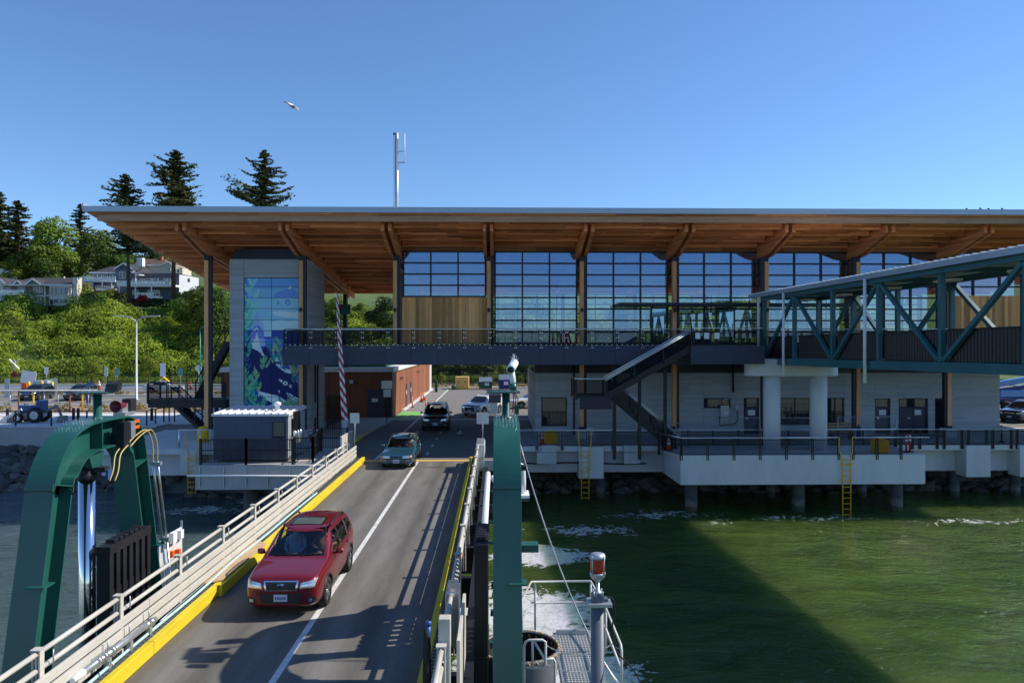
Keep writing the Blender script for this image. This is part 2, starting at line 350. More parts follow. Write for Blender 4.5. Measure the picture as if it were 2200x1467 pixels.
def worn_asphalt():
    m, nt, b = nodes('ramp_asphalt'); b.inputs['Roughness'].default_value = 0.85; b.inputs['Specular IOR Level'].default_value = 0.35
    tc = N(nt, 'TexCoord'); sp = N(nt, 'SeparateXYZ'); L(nt, tc.outputs['Object'], sp.inputs[0])
    def mm(op, a, bb=None, cl=False):
        n = N(nt, 'Math', operation=op); n.use_clamp = cl
        for i, x in enumerate((a, bb)):
            if x is None: continue
            if isinstance(x, (int, float)): n.inputs[i].default_value = x
            else: L(nt, x, n.inputs[i])
        return n.outputs[0]
    wob = N(nt, 'TexNoise', inp={'Scale': 0.16, 'Detail': 2.0}); L(nt, tc.outputs['Object'], wob.inputs['Vector'])
    xw = mm('ADD', sp.outputs[0], mm('MULTIPLY', mm('SUBTRACT', wob.outputs[0], 0.5), 0.5))
    tr = None
    for c in (-6.35,-4.85,-3.55,-2.1):
        g = mm('SUBTRACT', 1.0, mm('MULTIPLY', mm('ABSOLUTE', mm('SUBTRACT', xw, c)), 2.6), True); tr = g if tr is None else mm('MAXIMUM', tr, g)
    oil = None
    for c in (-5.6,-2.85):
        g = mm('SUBTRACT', 1.0, mm('MULTIPLY', mm('ABSOLUTE', mm('SUBTRACT', xw, c)), 3.2), True); oil = g if oil is None else mm('MAXIMUM', oil, g)
    n1 = N(nt, 'TexNoise', inp={'Scale': 1.1, 'Detail': 8.0, 'Roughness': 0.72}); mp = N(nt, 'Mapping', inp={'Scale': (1.8,0.28,1)}); L(nt, tc.outputs['Object'], mp.inputs[0]); L(nt, mp.outputs[0], n1.inputs['Vector'])
    n2 = N(nt, 'TexNoise', inp={'Scale': 70.0, 'Detail': 3.0}); L(nt, tc.outputs['Object'], n2.inputs['Vector'])
    n3 = N(nt, 'TexNoise', inp={'Scale': 3.2, 'Detail': 6.0, 'Roughness': 0.6}); L(nt, tc.outputs['Object'], n3.inputs['Vector'])
    base = ramp(nt, n1.outputs[0], [(0.25,(0.098,0.09,0.08)),(0.5,(0.145,0.136,0.121)),(0.78,(0.20,0.19,0.172))])
    grain = ramp(nt, n2.outputs[0], [(0.3,(0.78,)*3),(0.7,(1.18,)*3)])
    mx = N(nt, 'MixRGB', blend_type='MULTIPLY', inp={0: 1.0}); L(nt, base, mx.inputs[1]); L(nt, grain, mx.inputs[2])
    mt = N(nt, 'MixRGB'); L(nt, mm('MULTIPLY', tr, mm('MULTIPLY', n1.outputs[0], 0.75)), mt.inputs[0]); L(nt, mx.outputs[0], mt.inputs[1]); mt.inputs[2].default_value = (0.25,0.24,0.225,1)
    spots = ramp(nt, n3.outputs[0], [(0.60,(0,0,0)),(0.72,(0.75,)*3)])
    mo = N(nt, 'MixRGB'); L(nt, mm('ADD', mm('MULTIPLY', oil, 0.42), mm('MULTIPLY', mm('MULTIPLY', spots, oil), 0.8), True), mo.inputs[0]); L(nt, mt.outputs[0], mo.inputs[1]); mo.inputs[2].default_value = (0.055,0.052,0.048,1)
    edge = mm('MAXIMUM', mm('SUBTRACT', 1.0, mm('MULTIPLY', mm('ABSOLUTE', mm('SUBTRACT', xw, -6.95)), 3.5), True), mm('SUBTRACT', 1.0, mm('MULTIPLY', mm('ABSOLUTE', mm('SUBTRACT', xw, -1.5)), 3.5), True))
    me_ = N(nt, 'MixRGB'); L(nt, mm('MULTIPLY', edge, 0.5), me_.inputs[0]); L(nt, mo.outputs[0], me_.inputs[1]); me_.inputs[2].default_value = (0.12,0.095,0.07,1)
    L(nt, me_.outputs[0], b.inputs['Base Color'])
    bp = N(nt, 'Bump', inp={'Strength': 0.35, 'Distance': 0.01}); L(nt, n2.outputs[0], bp.inputs['Height']); L(nt, bp.outputs[0], b.inputs['Normal'])
worn_asphalt()
def tidal(name, c):
    m, nt, b = nodes(name); b.inputs['Roughness'].default_value = 0.8
    tc = N(nt, 'TexCoord'); sp = N(nt, 'SeparateXYZ'); L(nt, tc.outputs['Object'], sp.inputs[0])
    n1 = N(nt, 'TexNoise', inp={'Scale': 3.0, 'Detail': 8.0, 'Roughness': 0.7}); L(nt, tc.outputs['Object'], n1.inputs['Vector'])
    z = N(nt, 'Math', operation='MULTIPLY_ADD', inp={1: 1.1}); L(nt, n1.outputs[0], z.inputs[0]); L(nt, sp.outputs[2], z.inputs[2])
    mr = N(nt, 'MapRange', inp={'From Min': -3.4, 'From Max': -0.6}); L(nt, z.outputs[0], mr.inputs[0])
    cc = ramp(nt, mr.outputs[0], [(0.0,(0.018,0.022,0.012)),(0.28,(0.05,0.05,0.03)),(0.36,(0.15,0.148,0.125)),(0.48,sc(c,0.75)),(0.75,sc(c,1.35))])
    L(nt, cc, b.inputs['Base Color']); bp = N(nt, 'Bump', inp={'Strength': 0.6, 'Distance': 0.03}); n2 = N(nt, 'TexNoise', inp={'Scale': 22.0, 'Detail': 4.0}); L(nt, tc.outputs['Object'], n2.inputs['Vector']); L(nt, n2.outputs[0], bp.inputs['Height']); L(nt, bp.outputs[0], b.inputs['Normal'])
tidal('tidal_concrete', (0.085,0.085,0.09))
# ================================================================== the setting
WZ = -3.4
def struct(o): return tag(o, kind='structure')
# ---- sea
m, nt, b = nodes('sea_water')
b.inputs['IOR'].default_value = 1.33; b.inputs['Specular IOR Level'].default_value = 0.5
geo = N(nt, 'NewGeometry')
nA = N(nt, 'TexNoise', inp={'Scale': 0.55, 'Detail': 3.0, 'Roughness': 0.5, 'Distortion': 0.6}); nB = N(nt, 'TexNoise', inp={'Scale': 2.6, 'Detail': 4.0, 'Roughness': 0.6, 'Distortion': 0.9}); nC = N(nt, 'TexNoise', inp={'Scale': 11.0, 'Detail': 2.0})
mp = N(nt, 'Mapping', inp={'Scale': (0.6, 1.15, 1.0), 'Rotation': (0,0,0.35)}); L(nt, geo.outputs['Position'], mp.inputs[0])
for n in (nA, nB, nC): L(nt, mp.outputs[0], n.inputs['Vector'])
def mth(op, a, bb=None, clamp=False):
    n = N(nt, 'Math', operation=op); n.use_clamp = clamp
    for i, x in enumerate((a, bb)):
        if x is None: continue
        if isinstance(x, (int, float)): n.inputs[i].default_value = x
        else: L(nt, x, n.inputs[i])
    return n.outputs[0]
nD = N(nt, 'TexNoise', inp={'Scale': 0.11, 'Detail': 3.0, 'Distortion': 1.0}); L(nt, geo.outputs['Position'], nD.inputs['Vector'])
calm = N(nt, 'MapRange', inp={'From Min': 0.35, 'From Max': 0.65, 'To Min': 0.45, 'To Max': 1.35}); L(nt, nD.outputs[0], calm.inputs[0])
hgt = mth('ADD', mth('MULTIPLY', nA.outputs[0], 0.60), mth('MULTIPLY', calm.outputs[0], mth('ADD', mth('MULTIPLY', nB.outputs[0], 0.30), mth('MULTIPLY', nC.outputs[0], 0.055))))
bp = N(nt, 'Bump', inp={'Strength': 1.0, 'Distance': 0.9}); L(nt, hgt, bp.inputs['Height']); L(nt, bp.outputs[0], b.inputs['Normal'])
tint = ramp(nt, nA.outputs[0], [(0.3, (0.036,0.066,0.014)), (0.7, (0.072,0.118,0.024))])
# foam: warped ellipses broken up by swirling noise
wrp = N(nt, 'TexNoise', inp={'Scale': 0.5, 'Detail': 4.0}); L(nt, geo.outputs['Position'], wrp.inputs['Vector'])
wv = N(nt, 'VectorMath', operation='SUBTRACT'); L(nt, wrp.outputs['Color'], wv.inputs[0]); wv.inputs[1].default_value = (0.5,0.5,0.5)
ws = N(nt, 'VectorMath', operation='SCALE'); L(nt, wv.outputs[0], ws.inputs[0]); ws.inputs['Scale'].default_value = 3.0
wa = N(nt, 'VectorMath', operation='ADD'); L(nt, geo.outputs['Position'], wa.inputs[0]); L(nt, ws.outputs[0], wa.inputs[1])
foam = None
for (cx, cy, rx, ry, s_) in [(1.4,25.2,3.1,5.0,1.0),(2.7,20.6,2.5,4.6,0.95),(4.0,16.6,2.1,4.2,0.9),(2.0,33.3,3.4,2.4,0.95),(-0.6,25,1.6,7,0.75),(4.6,37.8,4.6,2.2,0.46),(9.0,41.0,5.5,1.8,0.40),(17.0,39.8,8.0,1.2,0.34),(26.0,39.0,7.0,1.0,0.33),(-13.5,45.0,4.0,3.0,0.6),(-17.0,42.5,4.0,1.6,0.45)]:
    su = N(nt, 'VectorMath', operation='SUBTRACT'); L(nt, wa.outputs[0], su.inputs[0]); su.inputs[1].default_value = (cx,cy,WZ)
    mu = N(nt, 'VectorMath', operation='MULTIPLY'); L(nt, su.outputs[0], mu.inputs[0]); mu.inputs[1].default_value = (1/rx,1/ry,0)
    ln = N(nt, 'VectorMath', operation='LENGTH'); L(nt, mu.outputs[0], ln.inputs[0])
    v = mth('MULTIPLY', mth('SUBTRACT', 1.0, ln.outputs['Value'], True), s_)
    foam = v if foam is None else mth('MAXIMUM', foam, v)
fn = N(nt, 'TexNoise', inp={'Scale': 0.95, 'Detail': 9.0, 'Roughness': 0.68, 'Distortion': 3.2}); L(nt, geo.outputs['Position'], fn.inputs['Vector'])
fsum = mth('ADD', mth('MULTIPLY', foam, 1.15), mth('MULTIPLY', mth('SUBTRACT', fn.outputs[0], 0.5), 1.55))
ff = ramp(nt, fsum, [(0.33,(0,0,0)), (0.39,(0.75,)*3), (0.55,(1,1,1))])
sxyz = N(nt, 'SeparateXYZ'); L(nt, geo.outputs['Position'], sxyz.inputs[0])
lf = N(nt, 'MapRange', inp={'From Min': -3.0, 'From Max': -11.0}); L(nt, sxyz.outputs[0], lf.inputs[0])
tint2 = N(nt, 'MixRGB'); L(nt, lf.outputs[0], tint2.inputs[0]); L(nt, tint, tint2.inputs[1]); tint2.inputs[2].default_value = (0.075,0.118,0.115,1)
foamc = ramp(nt, fn.outputs[0], [(0.35,(0.40,0.46,0.45)),(0.55,(0.66,0.69,0.68))])
mx = N(nt, 'MixRGB'); L(nt, ff, mx.inputs[0]); L(nt, tint2.outputs[0], mx.inputs[1]); L(nt, foamc, mx.inputs[2]); L(nt, mx.outputs[0], b.inputs['Base Color'])
b.subsurface_method = 'BURLEY'; b.inputs['Subsurface Weight'].default_value = 1.0; b.inputs['Subsurface Radius'].default_value = (0.8,1.2,0.5); b.inputs['Subsurface Scale'].default_value = 2.6
fr_ = N(nt, 'MapRange', inp={'To Min': 0.035, 'To Max': 0.85}); L(nt, ff, fr_.inputs[0]); L(nt, fr_.outputs[0], b.inputs['Roughness'])
MB().quad((-4000,-5000,WZ),(4000,-5000,WZ),(4000,56,WZ),(-4000,56,WZ)).build('sea_water', 'sea_water')
struct(bpy.data.objects['sea_water'])

# ---- land
LAND_Y = 53.0
struct(MB().box(-4000,-25.5,55.0,6000,-6,-0.03).build('ground', 'concrete'))
struct(MB().box(-25.5,4000,LAND_Y,6000,-6,-0.034).build('ground', 'asphalt_lot'))
# seabed under the piers
struct(MB().quad((-4000,30,-5.8),(4000,30,-5.8),(4000,58,-5.8),(-4000,58,-5.8)).build('seabed', 'concrete_dark'))

# promenade and lot surfaces
def sheet(name, x0, x1, y0, y1, z, m, t=0.02):
    return struct(MB().box(x0,x1,y0,y1,z-t,z).build(name, m))
sheet('promenade', -120, -25.5, 55.0, 62.5, 0.0, 'concrete_light')
sheet('parking_lot', -120, -22, 73.5, 112.0, 0.004, 'asphalt_lot')
sheet('parking_lot', -22, 45, 53.2, 99.0, 0.004, 'asphalt_lot')
sheet('rail_bed', -200, 90, 112.5, 117.5, 0.10, 'gravel_soil', 0.15)
for y in (114.2, 115.7): struct(MB().box(-200,90,y-0.04,y+0.04,0.1,0.24).build('rail', 'dark_steel'))
# planted strip between promenade and lot
sheet('planting_bed', -120, -27, 65.6, 72.9, 0.05, 'gravel_soil', 0.1)
sheet('pavement', -27, -22.1, 57, 84, 0.05, 'concrete_light', 0.1)
sheet('pavement', -120, -27, 62.6, 65.5, 0.04, 'concrete_light', 0.1)
sheet('kerb', -120, -22, 72.95, 73.4, 0.14, 'concrete_light', 0.2)
sheet('kerb', -120, -9, 99.6, 100.4, 0.16, 'concrete_light', 0.2)
sheet('kerb', -10, 45, 98.9, 99.3, 0.15, 'concrete_light', 0.2)
sheet('planting_bed', -10, 45, 99.35, 103.5, 0.16, 'gravel_soil', 0.2)
sheet('planting_bed', -75, -24, 86.5, 88.6, 0.15, 'gravel_soil', 0.2)
sheet('kerb', -76, -23.6, 86.1, 86.45, 0.16, 'concrete_light', 0.2)
sheet('kerb', -120, 45, 103.6, 104.0, 0.3, 'concrete_light', 0.4)
sheet('verge', -200, 90, 104.1, 112.4, 0.06, 'grass_ground', 0.1)
# lot stall lines
for k, x in enumerate((-52.4,-49.2,-46.0,-42.8,-39.6,-36.4)): sheet('paint_marking', x, x+0.12, 76.5, 81.5, 0.012, 'paint_line', 0.006)
for x in (-40,-36.5,-33,-29.5): sheet('paint_marking', x, x+0.12, 90, 95, 0.012, 'paint_line', 0.006)

# ---- pier deck carrying the road and the terminal
def pier(name, x0, x1, y0, y1, z0, z1, m='concrete_light', bev=0.03): return struct(MB().box(x0,x1,y0,y1,z0,z1).build(name, m, bevel=bev))
pier('pier_deck', -9.6, 0.6, 39.3, 53.2, -0.6, -0.006, 'concrete')          # road bridge
pier('pier_deck', 0.62, 46.0, 44.4, 53.2, -0.34, 0.0)                        # terminal deck
pier('pier_deck', -24.0, -9.62, 43.6, 53.2, -0.34, 0.0)                      # tower deck
pier('pier_beam', 0.6, 46.0, 45.2, 46.0, -1.75, -0.345)
pier('pier_beam', -24.0, -9.7, 44.6, 45.4, -1.75, -0.345)
for px in (1270, 2100, 2215): 
    x = XA(px, 44.2); pier('pile_cap', x-0.76, x+0.76, 44.1, 45.19, -1.95, -0.01)
x = XA(409, 43.4); pier('pile_cap', x-0.55, x+0.55, 43.3, 44.6, -1.5, -0.01)
# platform in front carrying the gangway pier
xa, xb, xc = XA(1462,40.6), XA(1988,40.6), XA(1425,44.38)
struct(MB().prism([(xa,40.6),(xb,40.6),(xb,44.38),(xc,44.38)], 'z', ZA(1043,40.6), 0.0).build('gangway_platform', 'concrete_light', bevel=0.03))
# piles
def pile(px, Y, r, label, m='tidal_concrete'): 
    x = XA(px, Y); return tag(MB().lathe([(r,-5.8),(r,-1.6)], (x,Y,0), 18).build('pile', m), label, 'pile', 'platform piles' if Y<43 else 'deck piles')
for px, w in ((1485,'left end'),(1715,'middle'),(1925,'right end')): pile(px, 41.8, 0.36, 'round concrete pile in the water under the %s of the platform' % w)
for px, w in ((1290,'right of the left ladder'),(1480,'behind the left end of the platform'),(1655,'behind the left column of the gangway pier'),(1850,'behind the platform ladder'),(2050,'right of the platform end'),(2180,'at the right edge of the picture')): pile(px, 45.6, 0.3, 'thin shaded deck pile '+w)
for px in (540,): tag(MB().lathe([(0.42,-5.8),(0.38,-1.3)], (XA(px,39.2),39.2,0), 16).build('timber_pile', 'timber_pile'), 'weathered timber pile under the concrete beam of the booth', 'pile')
for x, w in ((-8.6,'left edge'),(-4.2,'middle'),(0.0,'right edge')): tag(MB().lathe([(0.4,-5.8),(0.4,-0.7)], (x,40.6,0), 16).build('pile', 'tidal_concrete'), 'round pile under the %s of the ramp landing' % w, 'pile', 'ramp landing piles')

# road on the pier: dark asphalt and lines
sheet('road', -9.3, 0.55, 39.4, 61.0, 0.006, 'asphalt', 0.008)
sheet('joint_plate', -9.3, 0.55, 43.0, 43.45, 0.014, 'dark_steel', 0.006)
sheet('joint_plate', -7.0, -1.46, 38.86, 39.28, 0.016, 'sand_yellow', 0.02)
def line(p, q, w, z=0.013, m='paint_line'):
    p = Vector((p[0],p[1],z)); q = Vector((q[0],q[1],z)); d = (q-p).normalized(); a = Vector((-d.y,d.x,0))*w/2
    return struct(MB().quad(p-a,p+a,q+a,q-a).build('paint_marking', m))
line((-6.55,39.5), (-6.45,97.0), 0.18)
for y0 in (41,44.2,47.4,50.6,53.8): line((-3.95,y0), (-3.95,y0+1.0), 0.12)
a = G(1010,912); 
# white stop line where the sun comes back beyond the roof shadow
line((-9.0,59.6), (3.0,59.6), 0.35)
# bicycle patch and hatched walking strip along the rusty building
struct(MB().quad((-8.7,60.2,0.016),(-6.75,60.2,0.016),(-6.7,66.0,0.016),(-8.6,66.0,0.016)).build('bike_patch', 'bike_green'))
bk = MB()
for (cx,cy) in ((-8.1,62.0),(-7.3,62.0)):
    bk.tube([(cx+0.33*math.cos(t*math.pi/8), cy+0.75*math.sin(t*math.pi/8), 0.022) for t in range(16)], 0.045, 4, True)
for p,q in (((-8.1,62.0),(-7.85,63.2)),((-7.85,63.2),(-7.45,63.1)),((-7.45,63.1),(-7.3,62.0)),((-8.1,62.0),(-7.7,62.0)),((-7.7,62.0),(-7.45,63.1)),((-7.7,62.0),(-7.9,63.4))):
    bk.bar((*p,0.022),(*q,0.022),0.09,0.01)
struct(bk.build('bike_marking', 'paint_line'))
for k in range(12): line((-8.5,66.6+k*2.4), (-6.6,66.6+k*2.4), 0.3)
line((-8.6,66.2), (-8.6,96), 0.15)
sheet('pavement', -8.75, -8.45, 67, 97, 0.12, 'concrete_light', 0.1)
# pavement with yellow kerb left of the road on the pier
MBs = MB().prism([(-12.4,44.2),(-9.1,44.2),(-8.35,60.2),(-12.4,60.2)], 'z', 0.0, 0.14); struct(MBs.build('pavement', 'concrete', bevel=0.02))
struct(MB().prism([(-9.08,44.2),(-8.9,44.2),(-8.9,51.5),(-9.08,51.5)], 'z', 0.0, 0.15).build('kerb', 'yellow_paint'))
# arrows on the road
for (ax,ay) in ((-2.6,51.0),(-5.6,50.5)):
    struct(MB().add([(ax-0.08,ay,0.014),(ax+0.08,ay,0.014),(ax+0.08,ay+1.4,0.014),(ax-0.08,ay+1.4,0.014)],[(0,1,2,3)]).add([(ax-0.3,ay,0.014),(ax,ay-1.0,0.014),(ax+0.3,ay,0.014)],[(0,1,2)]).build('paint_marking','paint_line'))

# ---- seawall on the left
sw = struct(part_empty('seawall', bpy.data.objects.new('tmp', None))) if False else None
seawall = empty('seawall', (-60,55,-1.9), 'long grey concrete seawall below the promenade', 'wall')
xw = XA(340,55)
edges = [-120,-100,-84,-72,-62,-53,-45.5,-38.5,-32, xw]
for i in range(len(edges)-1):
    MB().box(edges[i]+0.012, edges[i+1]-0.012, 54.6, 55.0, -1.95, 0.02).build('panel', 'concrete', seawall, 0.02)
MB().box(xw-0.4, xw, 55.01, 57.5, -1.95, 0.02).build('panel', 'concrete', seawall, 0.02)
MB().box(-120, xw+0.03, 54.55, 55.06, 0.021, 0.10).build('coping', 'concrete_light', seawall, 0.02)

# ---- riprap
def rockmesh(seed, flat=0.75):
    rng = random.Random(seed); bm = bmesh.new(); bmesh.ops.create_icosphere(bm, subdivisions=1, radius=0.5)
    for v in bm.verts:
        v.co *= rng.uniform(0.72,1.15); v.co.z *= flat; v.co.x *= 1.15
    me = bpy.data.meshes.new('rock'); bm.to_mesh(me); bm.free(); me.materials.append(MAT['rock']); return me
rocks = [rockmesh(i) for i in range(8)]
def riprap(name, x0, x1, ytop, ybot, ztop, zbot, n_ind, n_stuff, seed, visible):
    rng = random.Random(seed)
    base = struct(MB().quad((x0,ytop,ztop-0.25),(x1,ytop,ztop-0.25),(x1,ybot,zbot-0.3),(x0,ybot,zbot-0.3)).build(name, 'concrete_dark', fix=False))
    V = []; F = []
    def place():
        t = rng.random(); x = rng.uniform(x0,x1)
        return (x, ytop+(ybot-ytop)*t+rng.uniform(-.15,.15), ztop+(zbot-ztop)*t+rng.uniform(-0.05,0.12)), (rng.uniform(-.5,.5),rng.uniform(-.5,.5),rng.uniform(0,6.3)), rng.uniform(0.5,1.35)
    k = 0
    for i in range(n_ind*6):
        l, r, s_ = place()
        if not visible(l): continue
        o = bpy.data.objects.new('rock', rng.choice(rocks)); col.objects.link(o); setpar(o, base); o.location = l; o.rotation_euler = r; o.scale = (s_,)*3; k += 1
        if k >= n_ind: break
    from mathutils import Euler
    for i in range(n_stuff):
        l, r, s_ = place(); me = rng.choice(rocks); M_ = Matrix.LocRotScale(Vector(l), Euler(r), Vector((s_,)*3)); o_ = len(V)
        V += [tuple(M_ @ v.co) for v in me.vertices]; F += [tuple(a+o_ for a in p.vertices) for p in me.polygons]
    if V:
        me = bpy.data.meshes.new('rock_fill'); me.from_pydata(V, [], F); tag(link('rock_fill', me, 'rock', base), kind='stuff')
xr = XA(500,50)
riprap('riprap_slope', -60, xr, 54.7, 48.0, -1.5, -3.7, 260, 700, 3, lambda l: XA(-40,l[1]) < l[0] < XA(420,l[1]))
riprap('riprap_slope', 0.5, 46, 52.8, 46.5, -0.9, -3.9, 150, 500, 5, lambda l: XA(1130,l[1]) < l[0] < XA(2210,l[1]) and l[1] < 50)
riprap('riprap_slope', -22, 0.5, 53.0, 45.5, -0.8, -3.9, 0, 260, 6, lambda l: True)
# ================================================================== the vehicle ramp
RY0, RY1 = 2.0, 38.84
XL, XR, XC = -7.0, -1.46, -4.22
rd = struct(MB().box(XL-0.01,XR+0.01,RY0,RY1,-0.25,0.0).build('ramp_road', 'ramp_asphalt'))
struct(MB().quad((XC-0.07,RY0,0.005),(XC+0.07,RY0,0.005),(XC+0.07,RY1,0.005),(XC-0.07,RY1,0.005)).build('paint_marking', 'paint_line'))
gird = MB()
for x in (-7.9,-7.0,-4.2,-1.45,-0.6): gird.box(x-0.12,x+0.12,RY0,RY1-0.3,-1.25,-0.26)
for k in range(12): gird.box(-7.8,-0.7,RY0+0.5+k*3.0,RY0+0.7+k*3.0,-1.1,-0.262)
tag(gird.build('ramp_girder_frame', 'dark_steel', rd))
ramp_l = empty('ramp_railing', (-7.9,20,0), 'beige steel railing with three boards along the left edge of the ramp', 'railing', 'ramp railings')
ramp_r = empty('ramp_railing', (-0.6,20,0), 'beige steel railing along the right edge of the ramp, seen from above', 'railing', 'ramp railings')
post_y = [4.8,7.2,9.6,12.06,14.6,17.3,20.0,22.6,25.0,27.3,29.6,31.9,34.2,36.4]
def railing(root, sx):
    def X(d): return XC + sx*(d)          # d measured outwards from the ramp centre line
    off = 3.30
    for y in post_y:
        m = MB(); xx = X(off)
        m.box(xx-0.012,xx+0.012,y-0.055,y+0.055,0.1,1.35)
        m.box(xx-0.07,xx-0.045,y-0.06,y+0.06,0.1,1.35); m.box(xx+0.045,xx+0.07,y-0.06,y+0.06,0.1,1.35); m.box(xx-0.085,xx+0.085,y-0.075,y+0.075,1.351,1.372)
        p = m.build('post', 'beige_paint', root)
        if sx < 0: MB().tube([(xx+0.1,y+0.25,1.0),(xx+0.1,y+0.25,1.26)], 0.012, 5).build('clip', 'galvanised', root)
    for k in range(len(post_y)-1):
        a, b_ = post_y[k], post_y[k+1]
        for z in (1.295,1.02): MB().tube([(X(off),a+0.05,z),(X(off),b_-0.05,z)], 0.045, 8).build('rail', 'beige_paint', root)
    ys = [RY0,6.0,10.8,15.6,20.4,25.2,30.0,34.8,38.4]
    for z0,z1 in ((0.34,0.50),(0.555,0.715),(0.77,0.93)):
        for k in range(len(ys)-1):
            xx = X(3.16); MB().box(min(xx,xx+sx*0.06),max(xx,xx+sx*0.06),ys[k]+0.008,ys[k+1]-0.008,z0,z1).build('board', 'beige_paint', root, 0.01)
railing(ramp_l, -1); railing(ramp_r, 1)
# kerbs with joints
for sx, nm in ((-1,'left'),(1,'right')):
    kb = empty('ramp_kerb', (XC+sx*2.85,20,0), 'bright yellow steel kerb along the %s side of the ramp' % nm, 'kerb', 'ramp kerbs')
    ys = [RY0,5.0,8.2,11.6,15.0,18.4,22.2,25.6,29.0,32.4,35.6,38.7]
    for k in range(len(ys)-1):
        xi = XC+sx*2.785; bow = 0.10 if (sx<0 and 18 < ys[k] < 20) else 0
        m = MB(); a, b_ = ys[k]+0.006, ys[k+1]-0.006
        m.prism([(xi-sx*bow,a),(xi-sx*bow,b_),(xi+sx*0.15,b_),(xi+sx*0.15,a)], 'z', 0.001, 0.28); m.build('kerb_length', 'yellow_paint', kb, 0.015)
# grating walkways
gw_mat, nt, b = nodes('walk_grating'); b.inputs['Metallic'].default_value = 0.5; b.inputs['Roughness'].default_value = 0.5; b.inputs['Base Color'].default_value = (0.16,0.18,0.19,1)
def grating(x0, x1, y0, y1, z, name='grating_walkway', parent=None, step=0.045, cross=0.16, m='walk_grating'):
    g = MB(); n = int((x1-x0)/step)
    for i in range(n+1): x = x0+(x1-x0)*i/n; g.box(x-0.006,x+0.006,y0,y1,z-0.04,z)
    k = int((y1-y0)/cross)
    for i in range(k+1): y = y0+(y1-y0)*i/k; g.box(x0,x1,y-0.01,y+0.01,z-0.038,z-0.002)
    return g.build(name, m, parent, fix=False)
tag(grating(-7.37,-7.17,RY0,38.4,0.27), 'narrow steel grating walkway behind the left yellow kerb', 'walkway')
tag(grating(-1.27,-1.07,RY0,38.4,0.27), 'narrow steel grating walkway behind the right yellow kerb', 'walkway')
pw = tag(MB().prism([(-7.37,18.4),(-7.0,18.7),(-6.93,22.0),(-7.37,22.4)], 'z', 0.302, 0.335).build('plywood_sheet', 'bench_wood'), 'sand coloured plywood sheet laid over the grating beside the red car', 'plywood')
MAT['ply'] = mat('ply', (0.52,0.36,0.21), 0.8, 0, 0.15, 2.0, dirt=0.4); pw.data.materials[0] = MAT['ply']
# hose lying along the walkway
pts = []
for i in range(60):
    y = 10.5+i*0.32; pts.append((-7.25-0.03*math.sin(y*0.55)-0.07*math.exp(-((y-20.4)/1.6)**2), y, 0.31+0.035*math.exp(-((y-20.4)/2.2)**2)))
tag(MB().tube(pts, 0.032, 7).build('hose', 'rope_blue'), 'pale blue hose snaking along the left walkway of the ramp', 'hose')
for k,(xx,m_) in enumerate(((-7.325,'black_rubber'),(-7.355,'galvanised'))):
    tag(MB().tube([(xx+0.02*math.sin(y*0.9+k),y,0.30) for y in np.arange(16.0,38.0,0.5)], 0.02, 6).build('conduit', m_), ('thin black cable','thin grey conduit')[k]+' running along the left walkway towards the shore', 'cable')
# drain pipe with couplings in the left foreground
dp = empty('fire_pipe', (-7.45,14,0.3), 'pale grey pipe with bolted couplings resting on the left walkway', 'pipe')
p0, p1 = Vector((-7.31,13.0,0.56)), Vector((-7.27,15.6,0.50))
MB().tube([p0,p1], 0.062, 12).build('pipe', 'galvanised', dp)
for t in (0.16,0.24,0.34,0.86,0.93):
    c = p0.lerp(p1,t); MB().tube([c-Vector((0,0.035,0)),c+Vector((0,0.035,0))], 0.105 if t<0.5 else 0.09, 14).build('coupling', 'stainless', dp)
for t in (0.3,0.6,0.9): 
    c = p0.lerp(p1,t); MB().box(c.x-0.05,c.x+0.05,c.y-0.05,c.y+0.05,0.27,0.47).tube([(c.x,c.y,0.54),(c.x,c.y,0.80)],0.014,6).build('stand', 'galvanised', dp)
MB().tube([p0-Vector((0,0.02,0)),p0-Vector((0.0,0.34,0.0))], [0.075,0.05], 10).build('nozzle', 'white_paint', dp)
MB().tube([p0.lerp(p1,0.2)+Vector((0.12,0,0.02)),p0.lerp(p1,0.2)+Vector((0.3,-0.1,-0.05))],0.02,6).build('handle','stainless',dp)
# small control board beyond the left railing
cb = empty('control_board', (-8.5,21,0), 'small white control board with boxes beyond the left railing', 'control board')
q = W(420,1160,21.5)
MB().box(-9.05,-9.02,19.6,21.0,0.35,1.1).build('board', 'off_white', cb)
for k,(y,z,s_,m_) in enumerate(((19.8,0.95,0.2,'galvanised'),(20.3,0.98,0.24,'white_paint'),(20.75,0.95,0.2,'white_paint'),(20.2,0.55,0.14,'orange_plastic'),(20.6,0.5,0.12,'orange_plastic'))):
    MB().box(-9.015,-8.9,y-s_/2,y+s_/2,z-s_*0.6,z+s_*0.6).build('box', m_, cb)
for y in (19.5,21.1): MB().box(-9.1,-9.055,y-0.03,y+0.03,-1.0,1.25).build('leg', 'galvanised', cb)

# ---- right edge fittings
wp = empty('white_pipe', (-0.35,25,0.9), 'thick white pipe running outside the right railing of the ramp', 'pipe')
MB().tube([(-0.36,21.0,0.95),(-0.36,30.0,0.95),(-0.36,30.3,0.85),(-0.36,30.4,0.5)], 0.10, 12).build('pipe', 'white_paint', wp)
MB().tube([(-0.05,26.0,0.45),(-0.05,30.2,0.45),(-0.08,30.5,0.5),(-0.2,30.7,0.7)], 0.085, 12).build('pipe', 'white_paint', wp)
for y in (22,24.5,27,29.5): MB().box(-0.62,-0.02,y-0.04,y+0.04,0.28,0.36).build('bracket', 'green_steel', wp)
for y in (14.5,16.2,18.0): MB().box(-0.14,0.02,y-0.06,y+0.06,0.3,0.42).build('bracket', 'green_steel', wp)
ec = empty('electrical_cabinet', (-0.92,15.2,0.3), 'tall stainless cabinet on the right walkway near the green frame', 'cabinet')
